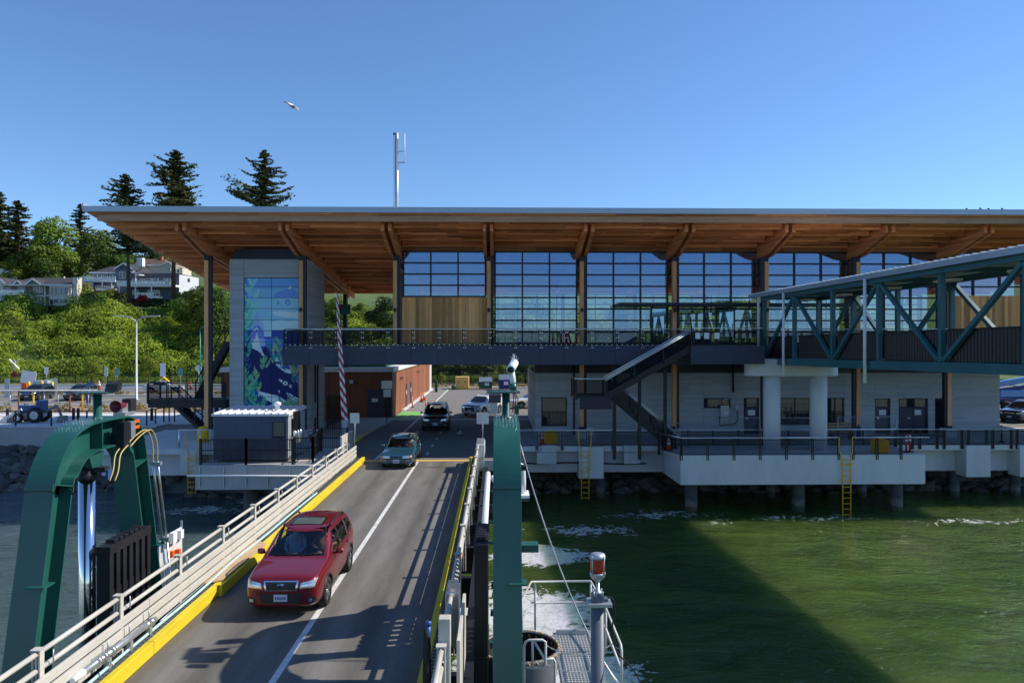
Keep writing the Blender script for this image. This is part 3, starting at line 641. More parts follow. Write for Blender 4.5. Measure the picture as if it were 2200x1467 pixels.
MB().box(-1.02,-0.76,14.5,15.1,0.3,1.4).build('body', 'stainless', ec, 0.01)
MB().box(-1.035,-1.022,14.55,15.05,0.36,1.34).build('door', 'galvanised', ec)
MB().box(-1.05,-1.038,14.9,14.94,0.7,0.9).build('handle', 'dark_steel', ec)
for i in range(6): MB().box(-1.0,-0.78,14.52+i*0.1,14.54+i*0.1,1.4,1.48).build('cable', 'stainless', ec)
ec2 = empty('electrical_cabinet', (-0.92,37,0.3), 'grey cabinet with conduits at the shore end of the right railing', 'cabinet')
MB().box(-1.02,-0.6,35.6,37.4,0.75,1.35).build('body', 'off_white', ec2, 0.02)
MB().box(-0.98,-0.64,35.7,37.3,0.2,0.748).build('stand', 'galvanised', ec2)
for i in range(4): MB().box(-1.0,-0.62,35.75+i*0.42,36.05+i*0.42,1.352,1.44).build('cover', 'galvanised', ec2)
pnl = tag(MB().box(-0.68,-0.62,12.3,14.6,0.1,1.35).build('guard_barrier', 'beige_paint', None, 0.01), 'pale beige plate at the right edge of the ramp in the foreground', 'panel')
tag(MB().box(-0.98,-0.78,12.2,12.42,0.0,1.75).build('guard_post', 'beige_paint', None, 0.015), 'stout beige square post at the right edge of the ramp', 'post')
# coil of black cables hanging on the right kerb
cc = MB()
for k in range(9):
    y0 = 12.4+0.05*k; cc.tube([(-1.16-0.012*k, y0+0.35*math.cos(t)*0.8, 0.85+0.62*math.sin(t)-0.1) for t in np.linspace(0,2*math.pi,22)[:-1]], 0.018, 5, True)
tag(cc.build('cable_coil', 'black_rubber'), 'coil of black cables hanging at the right kerb in the foreground', 'cable')
tag(MB().tube([(-1.2,12.7,1.2),(-1.2,12.75,1.42)],0.05,8).tube([(-1.2,12.75,1.42),(-1.2,12.77,1.5)],0.055,8).build('bottle','blue_machine'), 'small blue bottle with red cap wedged beside the cable coil', 'bottle')
tag(MB().lathe([(0.09,0.3),(0.09,0.52),(0.04,0.6),(0.04,0.66)], (-1.05,20.5,0), 10).build('life_ring_box','orange_plastic'), 'small orange canister on the right walkway', 'canister')

# ---- green lifting frames (one each side)
OUT = [(12.45,-3.3),(13.8,3.08),(13.9,3.55),(14.05,3.95),(14.3,4.28),(14.65,4.54),(15.1,4.68),(15.6,4.72),(16.5,4.72),(16.85,4.68),(17.15,4.55),(17.38,4.3),(17.52,3.95),(17.6,3.6),(17.7,3.16),(18.1,1.4),(19.15,-3.3)]
def offset(path, d):
    r = []
    for i,p in enumerate(path):
        a = Vector(path[max(0,i-1)]); b_ = Vector(path[min(len(path)-1,i+1)]); t = (b_-a).normalized(); n = Vector((t.y,-t.x)); r.append((p[0]+n.x*d, p[1]+n.y*d))
    return r
INN = offset(OUT, 0.62)
INN[4] = (14.72,3.72); INN[5] = (14.92,3.92); INN[6] = (15.2,4.05); INN[10] = (16.75,3.95); INN[11] = (16.92,3.78)
NOUT = len(OUT)
OUT = [tuple(p) for p in cat_rom(OUT,4)]; INN = [tuple(p) for p in cat_rom(INN,4)]
def strip(path, th, x0, x1, inward):
    p2 = offset(path, th if inward else -th); m = MB()
    n = len(path); vs = []
    for (a,b_) in zip(path,p2): vs += [(x0,a[0],a[1]),(x1,a[0],a[1]),(x1,b_[0],b_[1]),(x0,b_[0],b_[1])]
    fs = []
    for i in range(n-1):
        for k in range(4): fs.append((i*4+k,i*4+(k+1)%4,(i+1)*4+(k+1)%4,(i+1)*4+k))
    fs += [(0,1,2,3),tuple((n-1)*4+k for k in (3,2,1,0))]
    return m.add(vs, fs)
def frame(xc, sx, label, detail):
    f = empty('lifting_frame', (xc,15.5,-3.3), label, 'steel frame', 'green lifting frames')
    x0, x1 = xc-0.27, xc+0.27
    strip(OUT, 0.04, x0, x1, True).build('outer_flange', 'green_steel', f, 0.008)
    strip(INN, 0.035, x0, x1, False).build('inner_flange', 'green_steel', f, 0.008)
    m = MB(); n = len(OUT); a = offset(OUT,0.041); c = offset(INN,-0.036)
    vs = [(xc-0.025,*p) for p in a]+[(xc-0.025,*p) for p in c]+[(xc+0.025,*p) for p in a]+[(xc+0.025,*p) for p in c]
    fs = []
    for i in range(n-1):
        fs += [(i,i+1,n+i+1,n+i),(2*n+i,3*n+i,3*n+i+1,2*n+i+1)]
    m.add(vs, fs).build('web', 'green_steel', f)
    for i in (6,28,32,52):
        for s_ in (-1,1):
            p, q = Vector(a[i]), Vector(c[i]); x_ = (xc+s_*0.03, xc+s_*0.262)
            MB().bar((sum(x_)/2,p.x,p.y),(sum(x_)/2,q.x,q.y),0.025,0.232,up=(1,0,0)).build('stiffener', 'green_steel', f)
    # ledge plates on the legs
    for (y,z) in ((13.45,1.9),(18.0,1.4)):
        MB().box(xc+0.028,xc+0.36,y+0.0,y+0.34,z-0.03,z+0.0).build('ledge', 'green_steel', f)
    MB().box(x0+0.003,x1-0.003,12.78,12.83,-1.6,-1.5).build('seam', 'green_steel', f)
    # mast with platform on top
    my = 15.9; mz = 4.72
    if detail:
        MB().lathe([(0.16,mz),(0.16,mz+0.03),(0.085,mz+0.05),(0.085,mz+0.56)], (xc,my,0), 14).build('mast', 'green_steel', f)
        MB().box(xc-0.42,xc+0.30,my-0.25,my+0.25,mz+0.562,mz+0.59).build('mast_plate', 'green_steel', f)
    return f
FRL = frame(-8.64,-1,'green steel lifting frame on the left of the ramp, like a tall arch', True)
FRR = frame(0.20,1,'green steel lifting frame on the right of the ramp, seen edge on', True)
# bird spikes (too fine to count) on each frame
def spikes(f, x0, x1, ys, zf):
    m = MB(); rng = random.Random(4)
    for y in ys:
        for k in range(7):
            x = x0+(x1-x0)*(k+0.5)/7; z = zf(y); m.bar((x,y,z-0.01),(x+rng.uniform(-.02,.02),y+rng.uniform(-.02,.02),z+0.09),0.004,0.004)
    tag(m.build('bird_spikes', 'stainless', f, fix=False), kind='stuff')
spikes(FRL,-8.88,-8.40,np.arange(14.75,15.7,0.09), lambda y: 4.58 if y<15 else 4.70)
spikes(FRR,-0.04,0.44,np.arange(14.9,16.9,0.11), lambda y: 4.62 if y<15.1 else 4.71)
spikes(FRL,-9.0,-8.4,np.arange(15.7,15.9,0.06), lambda y: 5.32)

def hoist(xc, sx, label):
    h = empty('hydraulic_cylinder', (xc,15.5,-3.3), label, 'cylinder', 'hydraulic cylinders')
    MB().lathe([(0.165,-1.6),(0.165,3.5)], (xc,15.5,0), 24).build('barrel', 'chrome', h)
    MB().lathe([(0.19,3.5),(0.20,3.52),(0.20,3.62),(0.175,3.64),(0.175,3.9),(0.12,3.92),(0.12,4.08)], (xc,15.5,0), 20).build('head', 'black_paint', h)
    MB().lathe([(0.22,-3.3),(0.22,-1.6)], (xc,15.5,0), 18).build('sleeve', 'dark_steel', h)
    MB().box(xc+0.17,xc+0.42,15.4,15.6,3.66,3.76).build('valve', 'black_plastic', h); MB().box(xc+0.43,xc+0.48,15.42,15.5,3.5,3.7).build('fitting','blue_machine',h)
    MB().prism([(15.2,4.05),(15.8,4.05),(15.65,3.75),(15.35,3.75)],'x',xc+0.02,xc+0.2).build('lug','green_steel',h)
hoist(-8.64,-1,'chrome hydraulic cylinder hanging inside the left green frame')
hoist(0.20,1,'chrome hydraulic cylinder hanging inside the right green frame')
def weights(x0, x1, face, label):
    g = empty('guide_frame', ((x0+x1)/2,15.8,-2.0), label, 'guide frame', 'black guide frames')
    y0, y1, z1 = 15.2, 17.0, 2.15
    MB().box(x0,x1,y0,y1,z1-0.18,z1).build('top_beam', 'black_paint', g, 0.01)
    MB().box(x0,x1,y0,y1,-2.0,-0.2).build('bottom_beam', 'black_paint', g, 0.01)
    MB().box(min(x0,x1)+0.05,max(x0,x1)-0.05,y0+0.05,y1-0.05,1.02,1.2).build('mid_beam', 'black_paint', g)
    for k in range(7):
        y = y0+0.09+k*(y1-y0-0.18)/6; MB().box(x0+0.01,x1-0.01,y-0.075,y+0.075,-0.199,z1-0.181).build('upright', 'black_paint', g, 0.01)
    for k in range(6):
        y = y0+0.3+k*(y1-y0-0.5)/6; MB().box(min(x0,x1)+0.04,max(x0,x1)-0.06,y,y+0.16,z1+0.001,z1+0.07).build('pad', 'black_paint', g, 0.01)
weights(-8.30,-8.0,1,'black slotted guide frame beside the chrome cylinder on the left')
weights(-0.48,-0.18,-1,'black slotted guide frame between the ramp and the right green frame')
# hydraulic lines on the left frame
hl = empty('hydraulic_lines', (-8.35,17.5,0), 'steel hydraulic tubes and tan hoses on the rear leg of the left frame', 'pipes')
for dx in (0.0,0.11):
    MB().tube([(-8.32+dx,18.25,1.4),(-8.32+dx,17.9,2.9),(-8.32+dx,17.75,3.5)],0.028,8).tube([(-8.32+dx,18.25,1.4),(-8.32+dx,19.1,-2.5)],0.028,8).build('tube','stainless',hl)
    MB().tube(cat_rom([(-8.32+dx,17.75,3.5),(-8.3+dx,17.68,3.95),(-8.3+dx,17.4,4.3),(-8.3+dx,16.9,4.25),(-8.3+dx,16.4,4.05)]),0.014,7).build('hose','tan_hose' if 'tan_hose' in MAT else mat('tan_hose',(0.55,0.40,0.14),0.5,0,0.1),hl)
    MB().tube(cat_rom([(-8.3+dx,16.3,4.1),(-8.28+dx,15.95,3.95),(-8.2+dx,15.7,3.65),(-8.2+dx,15.55,3.45)]),0.014,7).build('hose','tan_hose',hl)
for z,y in ((3.45,17.77),(1.5,18.22)): MB().box(-8.37,-8.13,y-0.05,y+0.05,z-0.04,z+0.04).build('clamp','galvanised',hl)
jb = empty('junction_box', (-8.3,16.4,4.2), 'small grey junction box on the side of the left green frame', 'box')
MB().box(-8.36,-8.2,16.15,16.4,4.05,4.62).build('body','dark_steel',jb); MB().box(-8.35,-8.18,16.42,16.62,4.25,4.6).build('body','galvanised',jb)
for z in (4.42,4.55): MB().box(-8.37,-8.345,16.9,17.15,z-0.035,z+0.035).build('label_plate','orange_plastic',jb)
hn = empty('warning_horn', (-8.5,16.6,4.74), 'dark pink warning horn on top of the left green frame', 'horn')
mat('horn_pink',(0.16,0.015,0.035),0.4,0,0.1)
MB().lathe([(0.04,0.4),(0.07,0.28),(0.085,0.08),(0.12,-0.01),(0.135,-0.03),(0.115,-0.02),(0.07,0.06),(0.02,0.08)], (-8.5,16.4,4.95), 20, 'y').build('bell','horn_pink',hn)
MB().box(-8.62,-8.36,16.5,16.95,4.72,4.8).box(-8.54,-8.46,16.6,16.9,4.8,4.98).build('bracket','galvanised',hn)
MB().box(-8.6,-8.4,16.85,17.1,4.8,5.08).build('motor','black_plastic',hn)
def flood(p, tilt, label, sx=1):
    f = empty('floodlight', p, label, 'floodlight', 'floodlights on the frames'); x,y,z = p
    b_ = MB().prism([(-0.10,-0.02),(0.09,0.01),(0.13,0.13),(0.08,0.18),(-0.05,0.14)], 'x', -0.13, 0.13)
    o = b_.build('housing','black_plastic',f); o.location = (x,y,z+0.02); o.matrix_parent_inverse = Matrix.Translation(-Vector(p)); 
    MB().tube([(x-0.1,y,z),(x-0.1,y,z+0.08)],0.03,8).tube([(x+0.1,y,z),(x+0.1,y,z+0.08)],0.03,8).build('yoke','black_plastic',f)
    return f
flood((-8.33,15.95,5.32),0,'black floodlight on the mast of the left green frame')
flood((-0.04,15.48,5.10),0,'black floodlight on the mast of the right green frame')
cm = empty('security_camera', (0.33,16.2,5.3), 'white tube camera with spikes on the mast of the right green frame', 'camera')
MB().tube([(0.30,15.95,5.78),(0.40,16.5,5.91)],0.095,16).build('housing','white_paint',cm); MB().tube([(0.296,15.93,5.775),(0.298,15.945,5.778)],0.072,16).build('lens','black_paint',cm)
MB().lathe([(0.085,5.31),(0.085,5.45)],(0.36,16.3,0),12).build('pole','green_steel',cm); MB().lathe([(0.05,5.45),(0.07,5.5),(0.04,5.74)],(0.36,16.3,0),10).build('neck','white_paint',cm)
m_ = MB(); rng = random.Random(2)
for i in range(26): 
    c = Vector((0.37+rng.uniform(-.05,.05),16.08+0.017*i,5.90+0.004*i)); m_.bar(c,c+Vector((rng.uniform(-.07,.07),rng.uniform(-.04,.04),0.13)),0.004,0.004)
m_.build('spikes','stainless',cm)
jb2 = empty('junction_box', (0.0,16.6,4.75), 'grey box with conduits on top of the right green frame', 'box')
MB().box(-0.17,0.02,16.5,16.75,4.75,5.15).build('body','galvanised',jb2,0.01); MB().box(0.4,0.5,16.4,16.6,4.75,4.95).build('body','green_steel',jb2)
for k in range(3): MB().tube([(0.36+0.05*k,16.4,4.8),(0.38+0.05*k,16.42,5.1),(0.36,16.35,5.35)],0.012,5).build('conduit','dark_steel',jb2)
tag(MB().prism([(16.4,4.2),(18.3,3.1),(18.3,2.8),(16.9,2.75),(16.4,3.2)],'x',0.50,0.53).build('gusset_plate','green_steel'),'green triangular plate standing out from the right lifting frame','plate')
lg = empty('frame_brackets', (0.5,15,0), 'short green brackets sticking out of the right lifting frame', 'bracket')
for (y,z) in ((13.9,2.5),(17.9,2.6)): MB().box(0.475,0.80,y,y+0.3,z-0.14,z).build('bracket','green_steel',lg)
wb_ = empty('pipe_shelf', (0.6,17.5,3), 'white pipe bend on a bracket right of the right lifting frame', 'pipe')
MB().tube([(0.49,16.5,3.6),(0.58,16.6,3.55),(0.6,16.7,3.2),(0.6,16.7,2.95)],0.07,10).build('pipe','white_paint',wb_); MB().box(0.475,0.74,16.4,17.0,2.86,2.92).build('shelf','white_paint',wb_)
# cables drooping from the right frame
def sag(p,q,s_,n=24): 
    p=Vector(p); q=Vector(q); return [p.lerp(q,i/n)-Vector((0,0,s_*4*(i/n)*(1-i/n))) for i in range(n+1)]
for k in (0,1): tag(MB().tube(sag((0.50,15.5+0.05*k,4.2),(2.35+0.03*k,13.9,-0.2),0.55+0.06*k),0.011,6).build('cable','galvanised'), ('upper of the two' if k==0 else 'lower of the two')+' thin pale cables drooping from the right lifting frame', 'cable', 'drooping cables')

# ---- round basket, grating platform and beacon at lower right
MAT['grating'].node_tree.nodes['Principled BSDF'].inputs['Metallic'].default_value = 0.2
mat('drum_grey',(0.16,0.17,0.185),0.6,0.2,0.15,2.0,dirt=0.5)
bs = empty('hose_basket', (0.55,16.3,-1.4), 'round grey steel basket with a dark net tied by yellow cord', 'basket')
MB().lathe([(0.74,-1.5),(0.90,-0.42),(0.90,-0.38),(0.83,-0.38),(0.66,-1.45)], (0.52,16.2,0), 40, 'z', False).build('drum','drum_grey',bs)
MB().lathe([(0.82,-0.41),(0.64,-1.40),(0.3,-1.45),(0.0,-1.46)], (0.52,16.2,0), 40, 'z', False).build('net','black_rubber',bs)
m_ = MB()
for k in range(30):
    t = 2*math.pi*k/30; m_.tube([(0.52+0.79*math.cos(t),16.2+0.79*math.sin(t),-0.50),(0.52+0.87*math.cos(t+0.05),16.2+0.87*math.sin(t+0.05),-0.365),(0.52+0.92*math.cos(t+0.1),16.2+0.92*math.sin(t+0.1),-0.44)],0.013,4)
m_.build('lashing','safety_yellow',bs)
gp = empty('service_platform', (2.0,16,-1.1), 'pale steel service platform with grating floor and handrails', 'platform')
grating(1.50,2.30,12.6,18.3,-1.0,'grating_floor',gp,0.07,0.10,'grating')
MB().box(1.42,1.50,12.4,18.4,-1.2,-0.98).box(2.30,2.37,12.4,18.4,-1.2,-0.98).box(1.502,2.298,18.32,18.4,-1.2,-0.9).build('edge_beam','galvanised',gp)
pt = MB(); r_ = 0.028
def hr(pts): return MB().tube(pts, r_, 8)
hr([(0.62,17.9,-1.0),(0.62,17.9,0.05),(0.9,18.9,0.15),(2.45,18.9,0.15),(2.62,17.4,0.0),(2.62,17.4,-1.0)]).build('handrail','off_white',gp)
hr([(0.62,17.9,-0.45),(0.9,18.9,-0.40),(2.45,18.9,-0.40),(2.62,17.4,-0.5),(2.62,15.3,-0.5)]).build('handrail','off_white',gp)
hr([(2.62,17.4,0.0),(2.62,15.3,0.0),(2.62,15.2,-0.1),(2.62,15.2,-1.0)]).build('handrail','off_white',gp)
for p in ((1.0,18.9),(2.45,18.9)): hr([(p[0],p[1],-1.1),(p[0],p[1],0.15)]).build('handrail_post','off_white',gp)
MB().box(1.55,2.62,18.42,18.9,-1.16,-1.10).build('edge_beam','galvanised',gp)
# gate of bent pipe near the frame
gt = empty('pipe_gate', (0.77,14.6,-1.2), 'small gate of bent white pipe beside the right green frame', 'gate')
r_ = 0.026
hr([(0.55,14.6,-1.5),(0.55,14.6,0.28),(0.58,14.6,0.36),(0.65,14.6,0.40),(0.92,14.6,0.40),(0.98,14.6,0.36),(0.98,14.6,-0.10),(0.93,14.6,-0.16),(0.57,14.6,-0.16)]).build('frame','off_white',gt)
hr([(0.72,14.6,0.38),(0.72,14.6,-0.15)]).build('bar','off_white',gt); hr([(0.76,14.6,0.36),(0.96,14.6,0.02)]).build('bar','off_white',gt)
hr([(0.96,14.6,0.0),(1.14,14.7,-0.02),(1.18,14.7,-0.08),(1.18,14.7,-1.0)]).build('bar','off_white',gt)
tag(MB().prism([(0.5,-1.0),(1.8,-1.8),(1.8,-2.2),(0.5,-1.5)],'y',12.2,12.24).build('skirt_plate','galv_panel'),'grey sloping plate in front of the grating platform','plate')
def chain(p,q,s_,label):
    pts = sag(p,q,s_,26); m = MB()
    for i in range(len(pts)-1):
        a, b_ = pts[i], pts[i+1]; m.bar(a,b_,0.028 if i%2 else 0.012,0.012 if i%2 else 0.028)
    return tag(m.build('chain','galvanised',fix=False), label, 'chain')
chain((0.98,14.6,0.30),(2.45,15.3,0.02),0.22,'upper safety chain across the grating platform')
chain((0.98,14.6,-0.08),(2.45,15.3,-0.35),0.20,'lower safety chain across the grating platform')
chain((-0.9,12.6,-0.4),(0.0,13.6,-0.3),0.25,'dark chain hanging below the right edge of the ramp')
bc = empty('beacon_light', (1.27,9.2,-3.4), 'red beacon lamp on a thick grey pole in the foreground', 'beacon')
bx, by = 1.28, 9.2
zt = ZA(1185, by)
def zz(py): return ZA(py, by)
mat('pole_grey',(0.10,0.115,0.14),0.45,0,0.12)
MB().lathe([(0.085,-3.5),(0.085,zz(1303))],(bx,by,0),24).build('pole','pole_grey',bc)
MB().lathe([(0.10,zz(1303)),(0.10,zz(1299))],(bx,by,0),24).build('cap','pole_grey',bc)
MB().box(bx-0.13,bx+0.17,by-0.13,by+0.13,zz(1299)+0.002,zz(1291)).build('mounting_plate','galvanised',bc,0.005)
MB().box(bx-0.075,bx+0.07,by-0.075,by+0.075,zz(1291)+0.001,zz(1276)).box(bx+0.075,bx+0.13,by-0.05,by+0.05,zz(1291)+0.001,zz(1284)).build('base_box','pole_grey',bc,0.008)
MB().lathe([(0.06,zz(1276)),(0.05,zz(1270)),(0.025,zz(1268)),(0.025,zz(1247))],(bx,by,0),16).build('neck','galvanised',bc)
MB().lathe([(0.03,zz(1249)),(0.075,zz(1243)),(0.095,zz(1237)),(0.10,zz(1232)),(0.10,zz(1229))],(bx,by,0),24).build('lamp_base','galvanised',bc)
m, nt, b = nodes('beacon_lens'); b.inputs['Base Color'].default_value=(0.55,0.035,0.008,1); b.inputs['Roughness'].default_value=0.12; b.inputs['Transmission Weight'].default_value=0.35
MB().lathe([(0.088,zz(1229)),(0.094,zz(1222)),(0.086,zz(1217)),(0.094,zz(1212)),(0.086,zz(1207)),(0.092,zz(1202)),(0.088,zz(1199))],(bx,by,0),28).build('lens','beacon_lens',bc)
MB().lathe([(0.102,zz(1199)),(0.102,zz(1195)),(0.09,zz(1190)),(0.05,zz(1188)),(0.0,zz(1187))],(bx,by,0),24).build('top_cap','galvanised',bc)
for k in range(4):
    t = math.pi/4+k*math.pi/2; MB().tube([(bx+0.104*math.cos(t),by+0.104*math.sin(t),zz(1233)),(bx+0.104*math.cos(t),by+0.104*math.sin(t),zz(1192))],0.008,6).build('guard_rod','galvanised',bc)
for k in range(4):
    sxx,syy = ((-1,-1),(1,-1),(1,1),(-1,1))[k]; MB().tube([(bx+sxx*0.055,by+syy*0.055,zz(1277)),(bx+sxx*0.055,by+syy*0.055,zz(1268))],0.012,6).build('bolt','galvanised',bc)
MB().tube(cat_rom([(bx+0.12,by,zz(1285)),(bx+0.19,by,zz(1287)),(bx+0.22,by,zz(1310)),(bx+0.19,by,zz(1350)),(bx+0.24,by,zz(1400)),(bx+0.55,by,zz(1467)),(bx+1.2,by+0.6,0.5)]),0.010,6).build('cable','black_rubber',bc)
hb = empty('pipe_handrail', (1.7,10.5,-1.0), 'white pipe handrail behind the beacon pole', 'handrail')
r_ = 0.03
hr([(1.62,11.5,1.0),(1.75,11.2,0.3),(1.80,11.0,0.12),(1.74,10.9,0.02),(1.3,10.9,-0.25)]).build('rail','off_white',hb); hr([(1.62,11.5,1.0),(1.62,11.5,-3.0)]).build('post','off_white',hb)
hr([(1.45,10.8,0.0),(2.05,11.2,0.25)]).build('rail','off_white',hb); hr([(2.10,11.2,0.75),(2.10,11.2,-3.2)]).build('post','pole_grey',hb); hr([(1.70,11.3,0.8),(2.6,11.0,-0.9)]).build('rail','off_white',hb)
# ================================================================== the terminal building
COLX = [-18.98+6.15*i for i in range(10)]      # -18.98 ... 36.37
CY, GY, BY = 48.0, 48.9, 44.5                   # column line, glass line, balcony front
RXL, RXR = -24.1, 44.0
term = empty('ferry_terminal', (5,55,0), 'long timber ferry terminal with glazed front and wide sloping wooden roof', 'building')
def soff(y): return 13.71-0.137*(y-44.4)
def purb(y): return 13.29-0.137*(y-44.4)
# ---- roof
roof = MB()
roof.add([(RXL,42.9,14.02),(RXR,42.9,14.02),(RXR,65.2,soff(65.2)+0.3),(RXL,65.2,soff(65.2)+0.3),(RXL,42.9,14.26),(RXR,42.9,14.26),(RXR,65.2,soff(65.2)+0.62),(RXL,65.2,soff(65.2)+0.62)],
  [(3,2,1,0),(4,5,6,7),(0,1,5,4),(1,2,6,5),(2,3,7,6),(3,0,4,7)])
roof = roof.build('roof', 'roof_metal', term)
fx = [RXL]+list(np.arange(-18,RXR-3,6.15))+[RXR]
for i in range(len(fx)-1): MB().box(fx[i]+0.004,fx[i+1]-0.004,42.84,42.898,13.97,14.30).build('fascia_panel', 'roof_metal', roof)
for i in range(8): 
    y0 = 42.84+i*2.8; MB().box(RXL-0.06,RXL-0.003,y0+0.004,y0+2.796,soff(y0+1.4)+0.26,soff(y0+1.4)+0.74).build('fascia_panel','roof_metal',roof)
dk = MB().add([(RXL+0.15,43.0,13.98),(RXR,43.0,13.98),(RXR,65.1,soff(65.1)+0.28),(RXL+0.15,65.1,soff(65.1)+0.28),(RXL+0.15,43.0,soff(43)),(RXR,43,soff(43)),(RXR,65.1,soff(65.1)),(RXL+0.15,65.1,soff(65.1))],
  [(0,1,2,3),(7,6,5,4),(0,4,5,1),(1,5,6,2),(2,6,7,3),(3,7,4,0)])
dk.build('soffit', 'soffit_wood', roof)
ex = [RXL+0.6,-10.0,-0.53,8.7,17.9,27.1,36.4,RXR]
for i in range(len(ex)-1): MB().box(ex[i]+0.004,ex[i+1]-0.004,43.2,43.42,13.50,13.95).build('edge_beam', 'edge_wood', roof)
for k in range(15):
    y = 44.4+1.4*k; b_ = purb(y)
    for (x0,x1) in [(RXL+0.8,COLX[0]-0.36)]+[(COLX[i]+0.36,COLX[i+1]-0.36) for i in range(9)]+[(COLX[9]+0.36,RXR)]:
        MB().box(x0,x1,y-0.075,y+0.075,b_,soff(y)+0.01).build('purlin', 'purlin_wood', roof)
# ---- double beams
bot = [(43.95,13.06),(46.9,12.18),(47.6,12.03),(48.6,11.96),(64.3,10.22)]
for X in COLX:
    for s_ in (-1,1):
        xc = X+s_*0.22
        poly = [(y,z) for y,z in bot]+[(64.3,soff(64.3)-0.02),(43.95,soff(43.95)-0.25)]
        MB().prism(poly,'x',xc-0.1,xc+0.1).build('beam', 'beam_wood', roof)
# ---- columns
for i,X in enumerate(COLX):
    lo = 0.62 if (i in (0,1,5,6,7,8,9)) else (6.14 if i in (2,3) else 0.62)
    c = MB().box(X-0.13,X+0.13,CY-0.18,CY+0.18,lo+0.15,11.7).build('column', 'column_wood', term, 0.01)
    side = -1 if i >= 6 else 1
    MB().box(X+0.135 if side>0 else X-0.32, X+0.32 if side>0 else X-0.135, CY-0.12,CY+0.16,lo,11.98).build('steel_plate','dark_steel',c)
    MB().box(X-0.12,X+0.12,CY-0.15,CY+0.15,11.71,12.0).build('steel_head','dark_steel',c)
    if lo > 0.5 and lo < 1: MB().box(X-0.16,X+0.16,CY-0.2,CY+0.2,lo,lo+0.149).build('steel_foot','dark_steel',c); MB().box(X-0.36,X+0.36,CY-0.36,CY+0.36,0.001,lo-0.001).build('pedestal','concrete_light',c,0.02)
    if 1 <= i <= 8:
        MB().box(X-0.09,X+0.09,CY-0.30,CY-0.185,8.35,8.6).build('wall_light','black_plastic',c)
    # rear columns
    MB().box(X-0.15,X+0.15,61.6,61.9,0.0 if i not in (2,3) else 5.2,10.4).build('column','dark_steel',term)
# ---- upper glazing: front bays between columns
ZB, ZT = 6.28, 12.42
def window_grid(name, x0, x1, z0, z1, nx, nz, Y, parent, gl='lobby_glass', w=0.10, dep=0.14, rows=None):
    wv = part_empty(name, parent)
    zs = rows or [z0+(z1-z0)*k/nz for k in range(nz+1)]
    xs = [x0+(x1-x0)*k/nx for k in range(nx+1)]
    for k,x in enumerate(xs): MB().box(x-w/2,x+w/2,Y-dep,Y+0.04,z0-w/2,z1+w/2).build('mullion','mullion',wv)
    for k in range(nx):
        for z in zs: MB().box(xs[k]+w/2+0.001,xs[k+1]-w/2-0.001,Y-dep+0.02,Y+0.038,z-w/2,z+w/2).build('transom','mullion',wv)
    for a in range(nx):
        for c in range(len(zs)-1):
            t = random.uniform(-0.0035,0.0035); t2 = random.uniform(-0.003,0.003)
            x_0,x_1,z_0,z_1 = xs[a]+w/2,xs[a+1]-w/2,zs[c]+w/2,zs[c+1]-w/2
            MB().quad((x_0,Y-0.03-t,z_0),(x_1,Y-0.03+t,z_0),(x_1,Y-0.03+t+t2,z_1),(x_0,Y-0.03-t+t2,z_1)).build('pane',gl,wv,fix=False)
    return wv
for i in range(2,9):
    x0, x1 = COLX[i]+0.42, COLX[i+1]-0.24
    if i == 2:
        window_grid('window',x0,x1,9.42,ZT,3,4,GY,term)
        sd_ = part_empty('siding',term); n = 26; w = (x1-x0+0.3)/n
        for k in range(n):
            MB().box(x0-0.08+k*w+0.004,x0-0.08+(k+1)*w-0.004,GY-0.12-0.012*(k%2),GY+0.05,6.3,9.36).build('plank','siding_wood',sd_)
    else:
        window_grid('window',x0,x1,ZB,ZT,3,8,GY,term)
# wood clad panel seen through the far gangway
x0,x1 = COLX[8]+0.42, COLX[8]+5.6
sd_ = part_empty('siding',term); n = 24
for k in range(n): MB().box(x0+0.2+(x1-x0)*k/n+0.004,x0+0.2+(x1-x0)*(k+1)/n-0.004,GY-0.26-0.012*(k%2),GY-0.16,6.3,9.5).build('plank','siding_wood',sd_)
x0,x1 = COLX[7]+0.5, COLX[7]+1.0
for i in range(2,9): MB().box(COLX[i]+0.33,COLX[i+1]-0.17,GY-0.16,GY+0.1,6.135,6.225).build('sill','mullion',term)
# header above the glass, between the columns
for i in range(2,9): MB().box(COLX[i]+0.34,COLX[i+1]-0.34,GY-0.1,GY+0.06,ZT+0.04,soff(GY)+0.0).build('header','soffit_wood',term)
# doors in the glass
for (px0,px1) in ((1399,1434),(1538,1580)):
    x0,x1 = XA(px0,GY-0.3),XA(px1,GY-0.3); d = part_empty('door',term)
    MB().box(x0,x0+0.09,GY-0.25,GY-0.15,6.2,8.7).box(x1-0.09,x1,GY-0.25,GY-0.15,6.2,8.7).box(x0+0.091,x1-0.091,GY-0.25,GY-0.15,8.6,8.7).box(x0+0.091,x1-0.091,GY-0.25,GY-0.15,6.2,6.4).build('frame','mullion',d)
    MB().box(x0+0.09,x1-0.09,GY-0.2,GY-0.19,6.4,8.6).build('pane','lobby_glass',d); MB().box(x1-0.16,x1-0.12,GY-0.32,GY-0.28,7.0,7.6).build('handle','stainless',d)
# entrance canopy and vestibule near the gangway
MB().box(XA(1330,47),XA(1640,47),46.9,48.6,8.72,8.92).build('canopy','dark_steel',term)
MB().box(XA(1640,47),XA(1845,47),47.9,48.6,8.75,8.95).build('canopy','dark_steel',term)
# end wall, back wall with windows, floor slab
window_grid('window',COLX[2]+0.2,COLX[9],ZB,10.35,26,5,61.5,term,'back_glass',0.09,0.1)
for k in range(3): pass
MB().box(COLX[2]-0.05,COLX[2]+0.1,GY+0.1,61.4,6.15,11.0).build('end_wall','interior_white',term)
MB().box(COLX[2]-0.1,44.0,BY+0.35,62.0,5.05,6.13).build('floor_slab','interior_floor',term)
